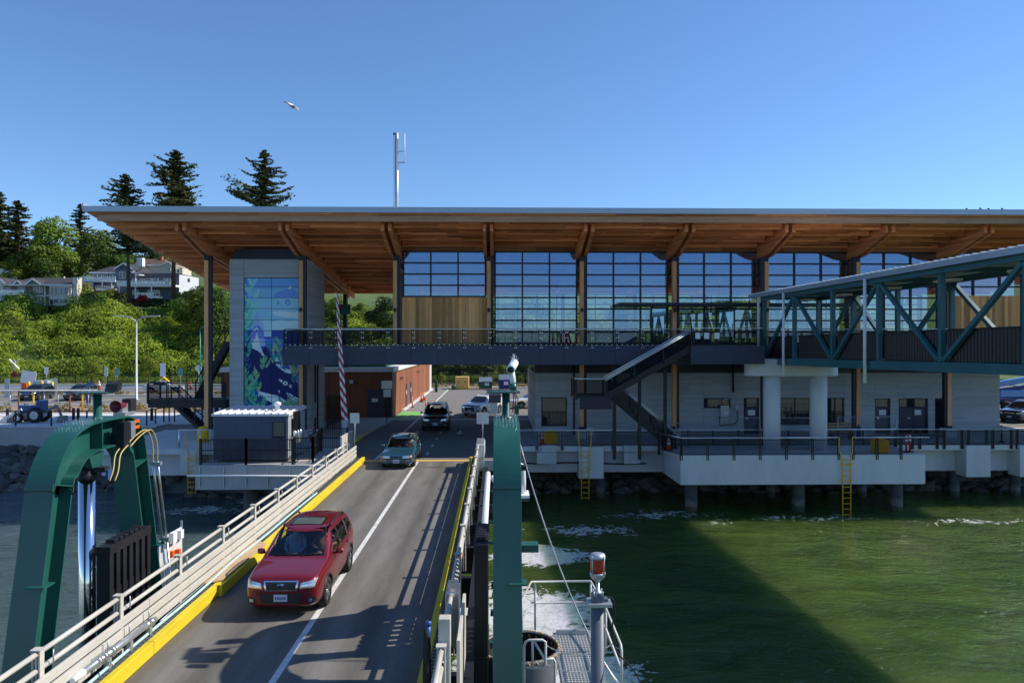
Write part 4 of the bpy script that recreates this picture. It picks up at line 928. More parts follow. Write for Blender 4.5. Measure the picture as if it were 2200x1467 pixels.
# interior furniture and partitions dimly seen
for px in (1340,1500,1700):
    x = XA(px,55); MB().box(x-0.9,x+0.9,54.6,55.2,6.131,6.58).box(x-0.9,x+0.9,55.1,55.25,6.581,7.0).build('seat','black_plastic',term)
for px,w,h in ((1325,0.8,2.3),(1445,0.5,2.6)):
    x = XA(px,52); MB().box(x,x+w,52,53,6.132,6.132+h).build('partition','mullion',term)
# ---- mural tower
tower = empty('mural_tower', (-15.2,51,0), 'grey board marked concrete tower carrying the orca mural', 'tower')
TX0,TX1 = XA(493,48.5), XA(661,48.5); MX0,MX1 = XA(525,48.6),XA(642,48.6); MZ0,MZ1 = ZA(872,48.6),ZA(598,48.6)
TT = 12.2; TYF, TYB = 48.5, 53.2
MB().box(TX0,MX0-0.03,TYF,TYB,0.0,TT-0.35).build('wall','board_concrete',tower,0.01)
MB().box(MX1+0.03,TX1,TYF,TYB,0.0,TT-0.35).build('wall','board_concrete',tower,0.01)
MB().box(MX0-0.015,MX1+0.015,TYF+0.004,TYB,MZ1+0.03,TT-0.35).build('wall','board_concrete',tower,0.01)
MB().box(MX0-0.015,MX1+0.015,TYF+0.25,TYB,0.0,MZ1+0.02).build('wall','concrete_dark',tower)
MB().box(TX0+0.2,TX1-0.05,TYF+0.3,TYB,TT-0.349,TT+0.35).build('top_band','mullion',tower)
MB().box(TX0+0.1,TX1,TYF+0.02,TYF+0.28,TT-0.348,TT-0.1).build('top_band','dark_steel',tower)
# right face conduits
for dy in (1.8,2.5): MB().tube([(TX1+0.06,TYF+dy,0.0),(TX1+0.06,TYF+dy,5.0)],0.05,8).build('conduit','dark_steel',tower)
MB().box(TX1+0.005,TX1+0.18,TYF+1.3,TYF+1.75,1.2,2.2).build('box','galvanised',tower)
# mural painted on panels: colours sampled from shapes in mural coordinates (u across, v down, in photo pixels of the detail)
def inside(poly, X, Y):
    r = np.zeros(X.shape, bool); n = len(poly); j = n-1
    for i in range(n):
        xi,yi = poly[i]; xj,yj = poly[j]
        c = ((yi>Y)!=(yj>Y)) & (X < (xj-xi)*(Y-yi)/((yj-yi) if yj!=yi else 1e-9)+xi); r ^= c; j = i
    return r
def h2(c): return np.array([((v/255)/12.92 if v/255<=0.04045 else ((v/255+0.055)/1.055)**2.4) for v in c])
rngm = random.Random(11)
def kelp(x, y0, y1, amp, wdt, n, colours):
    out = []
    for i in range(n):
        y = y0+(y1-y0)*i/n; cx = x+amp*math.sin(i*0.7)+(y0-y)*0.15*0; s_ = rngm.choice((-1,1)); l = rngm.uniform(0.8,1.7)*wdt
        out.append(([(cx,y),(cx+s_*l*0.25,y-l*0.55),(cx+s_*l*0.62,y-l*0.95),(cx+s_*l*0.70,y-l*1.35),(cx+s_*l*0.85,y-l*0.85),(cx+s_*l*0.62,y-l*0.25),(cx+s_*l*0.2,y+l*0.3)], rngm.choice(colours)))
    return out
SH = []
SH += [([(200,165),(700,165),(700,640),(200,640)],(108,160,228)),([(200,165),(700,165),(700,260),(200,260)],(70,130,215)),([(200,260),(700,260),(700,350),(200,350)],(88,146,222))]
SH += [([(200,165),(232,165),(225,900),(200,900)],(40,110,190))]
SH += [([(460,470),(560,460),(640,480),(700,470),(700,540),(640,520),(560,520),(470,500)],(165,190,225)),([(450,560),(540,545),(620,560),(700,530),(700,640),(450,640)],(150,178,222)),([(370,540),(450,560),(450,700),(380,700)],(140,172,225))]
SH += [([(360,720),(450,712),(560,725),(560,790),(360,780)],(40,105,190)),([(400,760),(560,760),(560,800),(400,800)],(28,85,170))]
SH += kelp(262,660,180,22,58,30,[(104,172,150),(96,164,185),(120,182,150),(92,156,205)])
SH += kelp(222,640,420,10,40,16,[(80,165,140),(60,140,130)])
# upper pale whale
SH += [([(468,330),(490,300),(540,278),(600,262),(628,190),(640,170),(645,262),(690,300),(700,345),(600,350),(500,345)],(72,118,186)),([(600,265),(625,225),(632,262)],(170,200,235)),([(490,345),(640,345),(632,425),(600,420),(560,360),(520,420),(492,405)],(110,160,220)),([(500,372),(524,390),(502,410)],(60,104,170)),([(575,368),(600,358),(622,375),(620,400),(598,412),(578,400)],(62,106,172)),([(588,378),(604,376),(610,392),(596,400)],(140,180,225))]
# dorsal and body
SH += [([(240,720),(262,640),(290,560),(300,490),(318,470),(335,500),(345,590),(370,640),(388,720),(395,790),(240,790)],(120,140,205)),([(245,715),(262,650),(300,600),(345,600),(372,650),(388,715)],(90,100,170)),([(282,640),(312,612),(340,640),(325,640),(312,628),(298,642)],(150,180,225))]
SH += [([(200,780),(245,770),(300,820),(345,850),(395,780),(430,860),(480,930),(560,990),(640,1060),(690,1130),(700,1200),(700,1285),(640,1310),(560,1300),(500,1270),(420,1230),(330,1190),(250,1180),(200,1120)],(9,24,80))]
SH += [([(314,655),(328,710),(345,780),(382,872),(372,878),(330,830),(236,785),(275,755),(298,720)],(170,188,232))]
SH += [([(330,1195),(420,1218),(500,1235),(560,1270),(606,1302),(520,1305),(430,1290),(330,1250)],(168,188,232)),([(430,1290),(520,1305),(500,1337),(445,1337)],(120,160,220)),([(415,1280),(450,1300),(440,1337),(405,1337)],(12,26,80))]
SH += [([(505,1086),(540,1092),(552,1104),(540,1118)],(170,192,235)),([(552,1118),(566,1104),(586,1104),(600,1122),(592,1140),(570,1142),(556,1134)],(175,195,235)),([(568,1118),(580,1114),(588,1126),(580,1134),(568,1130)],(8,18,60)),([(604,1148),(625,1128),(635,1170)],(170,192,235)),([(514,1190),(526,1184),(520,1198),(528,1212),(514,1206)],(170,190,235))]
SH += [([(586,1210),(620,1218),(660,1245),(692,1262),(690,1290),(660,1300),(625,1268),(600,1240)],(150,175,230))]
for k in range(7): 
    x_=596+k*13; y_=1216+k*8; SH.append(([(x_,y_),(x_+12,y_+6),(x_+7,y_+26)],(12,24,74)))
    SH.append(([(x_+10,y_+42),(x_+22,y_+44),(x_+12,y_+24)],(12,24,74)))
SH += [([(470,895),(500,885),(545,905),(540,925),(480,925)],(150,180,230)),([(480,948),(520,950),(560,985),(640,1005),(625,1035),(585,1030),(540,1000)],(150,180,232)),([(525,965),(585,1000),(575,1006),(530,975)],(14,34,100))]
SH += kelp(470,930,770,22,40,9,[(30,120,110),(60,140,120),(120,150,110)])+kelp(535,950,720,14,40,11,[(130,150,120),(110,140,110),(40,120,110)])
SH += kelp(662,1110,985,16,44,13,[(30,110,100),(70,120,90),(120,130,90),(20,90,120)])
SH += kelp(372,990,900,20,34,9,[(116,150,112),(90,140,100)])+kelp(312,1190,1010,14,36,13,[(116,150,100),(100,140,90)])
SH += kelp(222,1000,650,8,36,22,[(20,120,110),(40,140,120),(16,70,110)])+kelp(226,1130,990,12,38,10,[(100,150,100),(60,140,110)])
SH += kelp(236,1337,1140,22,54,26,[(24,130,110),(18,110,110),(70,150,100),(20,150,130)])+kelp(318,1345,1280,40,46,18,[(20,120,110),(60,140,90),(12,60,110)])+kelp(620,1345,1310,60,40,18,[(30,120,110),(90,130,90)])
mur = part_empty('mural', tower)
m, nt, b = nodes('mural_paint'); at = N(nt,'Attribute',attribute_name='paint'); L(nt, at.outputs['Color'], b.inputs['Base Color']); b.inputs['Roughness'].default_value = 0.3; b.inputs['Specular IOR Level'].default_value = 0.12
U0,U1,V0,V1 = 200.0,700.0,165.0,1337.0
def u2x(u): return MX0+(MX1-MX0)*(u-U0)/(U1-U0)
def v2z(v): return MZ1-(MZ1-MZ0)*(v-V0)/(V1-V0)
ub = [200,449,700]; vb = [165,242,344,443,545,645,744,843,942,1042,1145,1246,1337]
for a in range(2):
    for c in range(12):
        nu, nv = 44, 18
        us = np.linspace(ub[a]+2,ub[a+1]-2,nu+1); vs_ = np.linspace(vb[c]+2,vb[c+1]-2,nv+1)
        V = [(u2x(u),TYF+0.10,v2z(v)) for v in vs_ for u in us]
        F = [(r*(nu+1)+q,r*(nu+1)+q+1,(r+1)*(nu+1)+q+1,(r+1)*(nu+1)+q)[::-1] for r in range(nv) for q in range(nu)]
        uc = (us[:-1]+us[1:])/2; vc = (vs_[:-1]+vs_[1:])/2; UU,VV = np.meshgrid(uc,vc)
        C = np.zeros((nv,nu,3)); C[:] = h2((20,60,130))
        for poly,cl in SH:
            pu = [p[0] for p in poly]; pv = [p[1] for p in poly]
            if max(pu)<us[0] or min(pu)>us[-1] or max(pv)<vs_[0] or min(pv)>vs_[-1]: continue
            C[inside(poly,UU,VV)] = h2(cl)
        C = np.clip(C*2.1,0,0.95); C = C*0.84+0.16*C.mean(axis=2,keepdims=True)*np.array([1.15,1.1,0.9])
        # panel body edges
        o_ = len(V); x0,x1,z0,z1 = u2x(us[0]),u2x(us[-1]),v2z(vs_[-1]),v2z(vs_[0])
        V += [(x0,TYF+0.10,z0),(x1,TYF+0.10,z0),(x1,TYF+0.10,z1),(x0,TYF+0.10,z1),(x0,TYF+0.13,z0),(x1,TYF+0.13,z0),(x1,TYF+0.13,z1),(x0,TYF+0.13,z1)]
        F += [(o_+0,o_+1,o_+5,o_+4),(o_+1,o_+2,o_+6,o_+5),(o_+2,o_+3,o_+7,o_+6),(o_+3,o_+0,o_+4,o_+7)]
        me = bpy.data.meshes.new('panel'); me.from_pydata(V,[],F)
        at_ = me.attributes.new('paint','FLOAT_COLOR','FACE')
        cols = np.ones((len(F),4),np.float32); cols[:nv*nu,:3] = C.reshape(-1,3); cols[nv*nu:,:3] = h2((10,20,40)); at_.data.foreach_set('color',cols.ravel())
        link('panel',me,'mural_paint',mur)
MB().box(MX0-0.03,MX1+0.03,TYF+0.13,TYF+0.16,MZ0,MZ1).build('backing','mullion',mur)

# ---- balcony
BX0, BX1 = XA(609,BY), 44.0
bal = empty('balcony', (0,44.5,5), 'long dark balcony with wire railing across the terminal front', 'balcony')
MB().box(BX0+0.02,BX1,BY+0.06,47.85,5.02,6.10).build('deck','dark_steel',bal)
MB().box(BX0,BX1,BY-0.02,BY+0.059,ZA(755,BY)+0.01,6.14).build('edge_band','balcony_panel',bal)
pw_ = 1.56; n = int((BX1-BX0)/pw_)
for k in range(n+1):
    xa_ = BX0+k*pw_; xb_ = min(BX1,xa_+pw_)
    MB().box(xa_+0.006,xb_-0.006,BY+0.0,BY+0.058,ZA(783,BY),ZA(755,BY)).build('fascia_panel','balcony_panel',bal)
MB().box(BX0-0.05,BX0-0.001,BY,47.8,ZA(783,BY),6.14).build('fascia_panel','balcony_panel',bal)
def rail_run(parent, pts, h=1.03, z0=None, post=1.56, drop=0.18, top='stainless', screen='wire_screen', first=0.1):
    # pts: 2 points (x,y,z) along the deck edge; posts are flat black pairs, a bright top rail and a wire screen
    p = Vector(pts[0]); q = Vector(pts[1]); L_ = (Vector((q.x,q.y,0))-Vector((p.x,p.y,0))).length; d = (q-p)
    n = max(1,int(round(L_/post))); r = part_empty('railing_run', parent) if True else None
    hd = Vector((d.x,d.y,0)).normalized()
    for k in range(n+1):
        c = p+d*(k/n)
        for s_ in (-1,1): MB().bar(c+hd*0.05*s_+Vector((0,0,-drop)),c+hd*0.05*s_+Vector((0,0,h-0.05)),0.055,0.07,up=(-hd.y,hd.x,0)).build('post','black_paint',r)
    MB().tube([p+Vector((0,0,h)),q+Vector((0,0,h))],0.032,8).build('handrail',top,r)
    up = Vector((0,0,1)); off = Vector((hd.y,-hd.x,0))*0.0
    for k in range(n):
        a = p+d*((k+0.07)/n); c = p+d*((k+0.93)/n)
        MB().quad(a+up*0.08,c+up*0.08,c+up*(h-0.14),a+up*(h-0.14)).build('wire_panel',screen,r,fix=False)
        MB().bar(a+up*0.06,c+up*0.06,0.03,0.04).bar(a+up*(h-0.12),c+up*(h-0.12),0.03,0.04).build('panel_frame','black_paint',r)
    return r
zd = 6.14
rail_run(bal,[(BX0+0.06,BY,zd),(XA(1483,BY),BY,zd)])
rail_run(bal,[(BX0+0.05,47.8,zd),(BX0+0.05,BY,zd)])
rail_run(bal,[(BX0+0.05,47.75,zd),(COLX[2]-0.2,47.75,zd)])
rail_run(bal,[(XA(1640,BY),BY,zd),(BX1,BY,zd)])
bolts = MB()
for k in range(int((XA(1483,BY)-BX0)/0.312)):
    x = BX0+0.1+k*0.312; bolts.cbox(x,BY-0.03,6.19,0.045,0.02,0.045)
    if k%5 in (0,): [bolts.cbox(x+dx,BY-0.05,z,0.045,0.02,0.045) for z in (6.95,6.62,6.02) for dx in (-0.05,0.07)]
tag(bolts.build('bolt_heads','stainless',bal), kind='stuff')
# landing at the stair head
sx0,sx1 = XA(1480,42),XA(1622,42)
MB().box(sx0,sx1+0.4,41.6,BY-0.03,5.5,6.12).build('stair_landing','balcony_panel',bal)
MB().box(sx0,sx1+0.4,41.55,41.599,5.1,6.14).build('edge_band','balcony_panel',bal)
rail_run(bal,[(sx0+0.1,41.6,zd),(sx1+0.3,41.6,zd)])
for dx in (0.25,0.75,1.35): MB().box(sx0+dx,sx0+dx+0.28,41.50,41.52,6.55,6.9).build('notice','white_paint',bal)
# crowd-control posts leaning against the balcony railing
for k,px in enumerate((1206,1218,1226,1238)):
    x = XA(px,45.2); tilt = 0.18 if k==2 else 0.0
    o = empty('delineator_post',(x,45.3,6.13),('slim red post with white collar on the balcony, %s of four' % ('first','second','third and leaning one','last')[k]),'post','red posts on the balcony')
    MB().tube([(x-tilt,45.3,7.1),(x+tilt*0.3,45.3,6.15)],0.065,10).build('tube','red_paint',o); MB().tube([(x-tilt*0.93,45.3,7.02),(x-tilt*0.83,45.3,6.90)],0.069,10).build('collar','white_paint',o)
    MB().lathe([(0.15,6.131),(0.15,6.17),(0.07,6.2)],(x+tilt*0.3,45.3,0),10).build('foot','black_rubber',o)
# mast with antennas on the roof
ms = empty('antenna_mast',(XA(852,56),56,12),'pale steel antenna mast standing on the roof','mast')
x = XA(852,56)
def mz(py): return ZA(py,56)
MB().lathe([(0.17,12.0),(0.15,mz(287))],(x,56,0),12).build('pole','galvanised',ms)
MB().tube([(x+0.62,56,mz(355)),(x+0.62,56,mz(288))],0.035,6).build('aerial','white_paint',ms)
MB().tube([(x+0.1,56,mz(326)),(x+0.66,56,mz(326))],0.025,5).tube([(x+0.1,56,mz(350)),(x+0.66,56,mz(350))],0.03,5).build('bracket','dark_steel',ms)
MB().tube([(x-0.26,56,mz(290)),(x-0.05,56,mz(287))],0.07,6).build('camera','dark_steel',ms); MB().tube([(x-0.24,56,mz(292)),(x-0.26,56,12.2)],0.008,4).build('cable','dark_steel',ms)
tag(MB().prism([(0,0),(0.9,0),(0.1,0.45)],'y',0,1.0).build('roof_vent','white_paint',None,0,True,(XA(367,47),46.5,13.95)),'small white vent on the left end of the roof','vent')
# ================================================================== lower storey, stairs, gangway, platform furniture
LW = 50.0; LX0, LX1 = XA(1150,LW), XA(2148,LW)
lower = empty('lower_building', (18,50,0), 'grey board marked concrete storey with doors and windows under the balcony', 'building')
def ZL(py): return ZA(py, LW)
# wall panels around the openings (photo pixel columns)
openings = {  # px0, px1, top py, bottom py (None = floor), kind
 'w1': (1163,1218,853,915), 'w2': (1512,1570,855,877), 'd1': (1598,1631,855,950), 'w3': (1676,1742,855,914), 'w4': (1776,1814,855,914), 'd2': (1880,1913,856,950), 'd3': (1931,1994,856,950), 'v1': (2009,2044,856,942)}
segs = [1150,1163,1218,1315,1416,1512,1570,1598,1631,1676,1742,1776,1814,1880,1913,1931,1994,2009,2044,2148]
topz = ZL(801)
for i in range(len(segs)-1):
    a, b_ = segs[i], segs[i+1]; x0, x1 = XA(a,LW)+0.006, XA(b_,LW)-0.006
    op = [o for o in openings.values() if o[0]==a and o[1]==b_]
    if not op: MB().box(x0,x1,LW,LW+0.3,0.0,topz).build('wall_panel','board_concrete',lower)
    else:
        zt, zb = ZL(op[0][2]), (0.0 if op[0][3] > 930 else ZL(op[0][3]))
        MB().box(x0,x1,LW,LW+0.3,zt,topz).build('wall_panel','board_concrete',lower)
        if zb > 0: MB().box(x0,x1,LW,LW+0.3,0.0,zb).build('wall_panel','board_concrete',lower)
MB().box(LX0,LX0+0.3,LW+0.301,62,0,topz).build('wall_panel','board_concrete',lower)
MB().box(LX1-0.3,LX1,LW+0.301,62,0,topz).build('wall_panel','board_concrete',lower)
MB().box(LX0+0.31,LX1-0.31,LW+0.6,LW+0.7,0,topz).build('inner_wall','black_plastic',lower)
MB().box(LX0-0.05,LX1+0.05,LW-0.12,LW+0.35,topz+0.003,ZL(783)+0.3).build('beam_band','dark_steel',lower)
MB().box(LX0-0.05,LX1+0.05,BY+0.4,LW-0.125,5.0,5.045).build('underside','dark_steel',lower)
def lwin(key, nx, nz):
    px0,px1,py0,py1 = openings[key]; x0,x1,z0,z1 = XA(px0,LW),XA(px1,LW),ZL(py1),ZL(py0); w = part_empty('window',lower); f = 0.07
    MB().box(x0,x0+f,LW+0.03,LW+0.16,z0,z1).box(x1-f,x1,LW+0.03,LW+0.16,z0,z1).box(x0+f,x1-f,LW+0.03,LW+0.16,z0,z0+f).box(x0+f,x1-f,LW+0.03,LW+0.16,z1-f,z1).build('frame','mullion',w)
    for a in range(nx):
        for c in range(nz):
            xa_ = x0+f+(x1-x0-2*f)*a/nx; xb_ = x0+f+(x1-x0-2*f)*(a+1)/nx; za = z0+f+(z1-z0-2*f)*c/nz; zb_ = z0+f+(z1-z0-2*f)*(c+1)/nz
            MB().box(xa_+0.015,xb_-0.015,LW+0.10,LW+0.11,za+0.015,zb_-0.015).build('pane','dark_window',w)
    if nx > 1: MB().box((x0+x1)/2-0.03,(x0+x1)/2+0.03,LW+0.05,LW+0.12,z0+f,z1-f).build('mullion','mullion',w)
lwin('w1',1,2); lwin('w2',1,1); lwin('w3',2,2); lwin('w4',2,2)
def ldoor(key, leaves, sign=True):
    px0,px1,py0,py1 = openings[key]; x0,x1,z1 = XA(px0,LW),XA(px1,LW),ZL(py0); d = part_empty('door',lower); f = 0.09; zh = ZL(876)
    MB().box(x0,x0+f,LW+0.05,LW+0.2,0.0,z1).box(x1-f,x1,LW+0.05,LW+0.2,0.0,z1).box(x0+f,x1-f,LW+0.05,LW+0.2,z1-0.08,z1).box(x0+f,x1-f,LW+0.05,LW+0.2,zh-0.04,zh+0.04).build('frame','mullion',d)
    MB().box(x0+f,x1-f,LW+0.14,LW+0.15,zh+0.04,z1-0.08).build('pane','dark_window',d)
    for k in range(leaves):
        a = x0+f+(x1-x0-2*f)*k/leaves; c = x0+f+(x1-x0-2*f)*(k+1)/leaves
        MB().box(a+0.006,c-0.006,LW+0.12,LW+0.17,0.02,zh-0.045).build('leaf','balcony_panel',d)
    if sign:
        MB().box((x0+x1)/2+(0.15 if leaves>1 else -0.2),(x0+x1)/2+(0.6 if leaves>1 else 0.28),LW+0.105,LW+0.118,1.28,1.64).build('notice','white_paint',d)
    MB().box((x0+x1)/2-0.35,(x0+x1)/2-0.22,LW+0.07,LW+0.118,1.02,1.1).build('handle','stainless',d)
ldoor('d1',1); ldoor('d2',1); ldoor('d3',2)
px0,px1,py0,py1 = openings['v1']; x0,x1,z0,z1 = XA(px0,LW),XA(px1,LW),ZL(py1),ZL(py0); v = part_empty('louvre',lower)
MB().box(x0,x1,LW+0.2,LW+0.22,0,z1).build('back','black_plastic',v)
for k in range(13):
    z = 0.1+(z1-0.2)*k/13; MB().add([(x0+0.04,LW+0.05,z),(x1-0.04,LW+0.05,z),(x1-0.04,LW+0.18,z+0.14),(x0+0.04,LW+0.18,z+0.14)],[(0,1,2,3)]).build('slat','mullion',v,fix=False)
# wall fittings
for px,w in ((1233,0.09),(1745/1.0,0.0)):
    if w: MB().tube([(XA(px,LW-0.15),LW-0.15,0.0),(XA(px,LW-0.15),LW-0.15,5.0)],0.06,8).build('downpipe','dark_steel',lower)
MB().tube([(XA(1575,LW-0.1),LW-0.12,2.9),(XA(1575,LW-0.1),LW-0.12,5.0)],0.07,8).build('downpipe','dark_steel',lower)
mb_ = empty('meter_box',(XA(1557,LW),49.9,1.3),'grey electrical box with curved conduits on the concrete wall','box')
xm = XA(1555,LW); MB().box(xm-0.3,xm+0.3,LW-0.25,LW-0.01,1.2,2.0).build('body','galvanised',mb_,0.01); MB().box(xm-0.1,xm+0.25,LW-0.262,LW-0.252,1.35,1.6).build('notice','white_paint',mb_)
MB().tube([(xm-0.05,LW-0.12,2.0),(xm-0.05,LW-0.12,2.35),(xm+0.1,LW-0.12,2.45),(xm+0.4,LW-0.12,2.4),(xm+0.42,LW-0.12,2.1)],0.03,6).build('conduit','galvanised',mb_)
MB().box(xm+0.75,xm+1.05,LW-0.15,LW-0.01,1.65,2.0).build('body','galvanised',mb_)
MB().tube([(xm+0.9,LW-0.1,1.65),(xm+0.9,LW-0.1,0.9),(xm+0.75,LW-0.1,0.7),(xm-0.3,LW-0.1,0.6),(xm-0.33,LW-0.1,1.2)],0.035,6).build('conduit','dark_steel',mb_)

# ---- deck railings
dr = empty('deck_railing',(10,44.4,0),'black wire railing with bright top rail along the terminal deck','railing')
rail_run(dr,[(0.9,44.35,0.0),(xc-0.05,44.35,0.0)],0.98,drop=0.25)
rail_run(dr,[(XA(1925,44.3),44.35,0.0),(46,44.35,0.0)],0.98,drop=0.25)
pr = empty('platform_railing',(16,40.6,0),'black wire railing with bright top rail around the gangway platform','railing')
rail_run(pr,[(xa+0.05,40.62,0.0),(XA(1802,40.6),40.62,0.0)],0.98,drop=0.28)
rail_run(pr,[(XA(1833,40.6),40.62,0.0),(XA(1936,40.6),40.62,0.0)],0.98,drop=0.28)
MB().tube([(XA(1936,40.6),40.62,0.98),(XA(1996,40.6),40.62,0.98)],0.024,8).build('handrail','stainless',pr)
rail_run(pr,[(xa+0.05,40.7,0.0),(xa-0.75,42.7,0.0)],0.98,drop=0.28)
# ---- outside stair
st = empty('outside_stair',(10,42.5,0),'black steel switchback stair from the platform up to the balcony','staircase')
def flight(p, q, y0, y1, n, rails=True):
    f = part_empty('flight', st); p = Vector(p); q = Vector(q)
    for k in range(n):
        c = p.lerp(q,(k+0.5)/n); MB().box(c.x-abs(q.x-p.x)/n*0.55,c.x+abs(q.x-p.x)/n*0.55,y0+0.05,y1-0.05,c.z-0.02,c.z+0.02).build('tread','dark_steel',f)
    for y in (y0,y1):
        MB().bar((p.x,y,p.z-0.05),(q.x,y,q.z-0.05),0.06,0.36).build('stringer','black_paint',f)
        m_ = max(2,int(n/5))
        for k in range(m_+1):
            c = p.lerp(q,k/m_); MB().box(c.x-0.04,c.x+0.04,y-0.03,y+0.03,c.z,c.z+0.95).build('post','black_paint',f)
        MB().tube([(p.x,y,p.z+1.0),(q.x,y,q.z+1.0)],0.04,8).build('handrail','stainless',f); MB().tube([(p.x,y-0.07,p.z+0.9),(q.x,y-0.07,q.z+0.9)],0.032,8).build('handrail','stainless',f)
        MB().quad((p.x,y,p.z+0.12),(q.x,y,q.z+0.12),(q.x,y,q.z+0.88),(p.x,y,p.z+0.88)).build('wire_panel','dense_screen',f,fix=False)
    return f
lz = ZA(850,42)
flight((XA(1447,43.6),0,-0.0),(XA(1310,43.6),0,lz),43.1,44.1,16)
flight((XA(1298,42.2),0,lz),(XA(1483,42.2),0,6.1),41.75,42.75,19)
l0,l1 = XA(1236,42.2),XA(1300,42.2)
MB().box(l0,l1+0.4,41.7,44.15,lz-0.12,lz).build('landing','black_paint',st); MB().box(l0+0.2,l1+0.3,41.65,41.7,lz-0.75,lz-0.02).build('landing_beam','dark_steel',st)
rail_run(st,[(l0,41.72,lz),(l1,41.72,lz)],1.0,drop=0.2,screen='dense_screen'); rail_run(st,[(l0-0.02,44.1,lz),(l0-0.02,41.75,lz)],1.0,drop=0.2,screen='dense_screen')
for px in (1320,1374,1429): MB().box(XA(px,42.95)-0.09,XA(px,42.95)+0.09,42.86,43.04,0.0 if px==1429 else -0.6,ZA(790,42.95) if px!=1374 else 4.2).build('support_post','black_paint',st)
# ---- gangway pier
gp_ = empty('gangway_pier',(XA(1709,42.6),42.6,0),'white concrete pier with two round columns and a rounded cap','pier')
gx0,gx1 = XA(1609,42.0),XA(1810,42.0)
zc0,zc1 = ZA(808,42),ZA(771,42)
m_ = MB(); prof=[]
r = 0.65
pl = [(gx0+r-r*math.cos(t),42.7-r*math.sin(t)) if False else (gx0+r+r*math.cos(t),42.7+r*math.sin(t)) for t in np.linspace(math.pi/2,3*math.pi/2,14)]+[(gx1-r+r*math.cos(t),42.7+r*math.sin(t)) for t in np.linspace(-math.pi/2,math.pi/2,14)]
m_.prism(pl,'z',zc0,zc1).build('cap','concrete_light',gp_,0.02)
for px in (1658,1758): MB().lathe([(0.49,0.0),(0.49,zc0+0.01)],(XA(px,42.7),42.7,0),28).build('column','concrete_light',gp_)
# ---- gangway
gg = empty('passenger_gangway',(18,30,4.6),'green steel covered gangway with truss sides and white seamed roof','gangway')
GX = lambda y: 16.35+(44.0-y)*0.072       # left face runs slightly to the right towards the camera
GW = 3.3
gy0, gy1 = 10.0, 44.3
zbot = lambda y: 5.22+(44.0-y)*0.012
ztop = lambda y: 9.02+(44.0-y)*0.012
def gpnt(side, y, z): return Vector((GX(y)+(GW if side else 0), y, z))
node_y = [44.0,40.2,36.2,32.3,28.2,24.0,19.6,15.0,10.2]
for side in (0,1):
    MB().bar(gpnt(side,gy1,zbot(gy1)-0.02),gpnt(side,gy0,zbot(gy0)-0.02),0.26,0.38).build('bottom_chord','gangway_steel',gg,0.01)
    MB().bar(gpnt(side,gy1,ztop(gy1)),gpnt(side,gy0,ztop(gy0)),0.26,0.28).build('top_chord','gangway_steel',gg,0.01)
    for y in node_y: MB().bar(gpnt(side,y,zbot(y)+0.19),gpnt(side,y,ztop(y)-0.16),0.20,0.20,up=(1,0,0)).build('vertical','gangway_steel',gg,0.008)
    for k in range(len(node_y)-1):
        a, c = node_y[k], node_y[k+1]
        if k%2==1: a, c = c, a
        # alternating diagonals
        p_, q_ = gpnt(side,a-0.15*(1 if a>c else -1),zbot(a)+0.25), gpnt(side,c+0.15*(1 if a>c else -1),ztop(c)-0.2)
        MB().bar(p_,q_,0.17,0.18,up=(1,0,0)).build('diagonal','gangway_steel',gg,0.008)
    # corrugated dado panels inside the truss
    for k in range(len(node_y)-1):
        a, c = node_y[k]-0.13, node_y[k+1]+0.13; n = 44; vs = []; fs = []; ins = 0.17 if side==0 else -0.17
        for i in range(n+1):
            y = a+(c-a)*i/n; xx = GX(y)+(GW if side else 0)+ins+(0.03 if (i//1)%2 else 0.0); vs += [(xx,y,zbot(y)+0.22),(xx,y,zbot(y)+1.42)]
        for i in range(n): fs.append((2*i,2*i+2,2*i+3,2*i+1))
        MB().add(vs,fs).build('corrugated_panel','gangway_panel' if 'gangway_panel' in MAT else mat('gangway_panel',(0.025,0.022,0.022),0.5,0.2,0.1),gg,fix=False)
        MB().bar((GX(a)+(GW if side else 0)+ins,a,zbot(a)+1.44),(GX(c)+(GW if side else 0)+ins,c,zbot(c)+1.44),0.07,0.07).build('panel_cap','gangway_panel',gg)
m_ = MB()
m_.add([gpnt(0,gy1,zbot(gy1)+0.1),gpnt(1,gy1,zbot(gy1)+0.1),gpnt(1,gy0,zbot(gy0)+0.1),gpnt(0,gy0,zbot(gy0)+0.1),gpnt(0,gy1,zbot(gy1)-0.05),gpnt(1,gy1,zbot(gy1)-0.05),gpnt(1,gy0,zbot(gy0)-0.05),gpnt(0,gy0,zbot(gy0)-0.05)],[(0,1,2,3),(7,6,5,4),(0,3,7,4),(1,5,6,2),(0,4,5,1),(3,2,6,7)]).build('floor','dark_steel',gg)
# roof with standing seams, overhanging
ov = 0.28; zr = lambda y: ztop(y)+0.20
e0, e1 = gy1+1.3, gy0
m_ = MB()
for (z0_,z1_) in ((0.0,0.10),):
    A = [Vector((GX(y)+dx,y,zr(y)+z)) for y in (e0,e1) for dx in (-ov,GW+ov) for z in (z0_,z1_)]
    m_.add([A[0],A[2],A[6],A[4],A[1],A[3],A[7],A[5]],[(0,1,2,3),(7,6,5,4),(0,4,5,1),(1,5,6,2),(2,6,7,3),(3,7,4,0)])
m_.build('roof','white_roof',gg)
MB().bar((GX(e0)-ov-0.03,e0,zr(e0)+0.0),(GX(e1)-ov-0.03,e1,zr(e1)+0.0),0.05,0.24).build('gutter','roof_metal',gg)
k = 0; y = e0-0.2
while y > e1:
    MB().box(GX(y)-ov-0.06,GX(y)+GW+ov,y-0.03,y+0.03,zr(y)+0.10,zr(y)+0.18).build('roof_seam','white_roof',gg); y -= 0.42
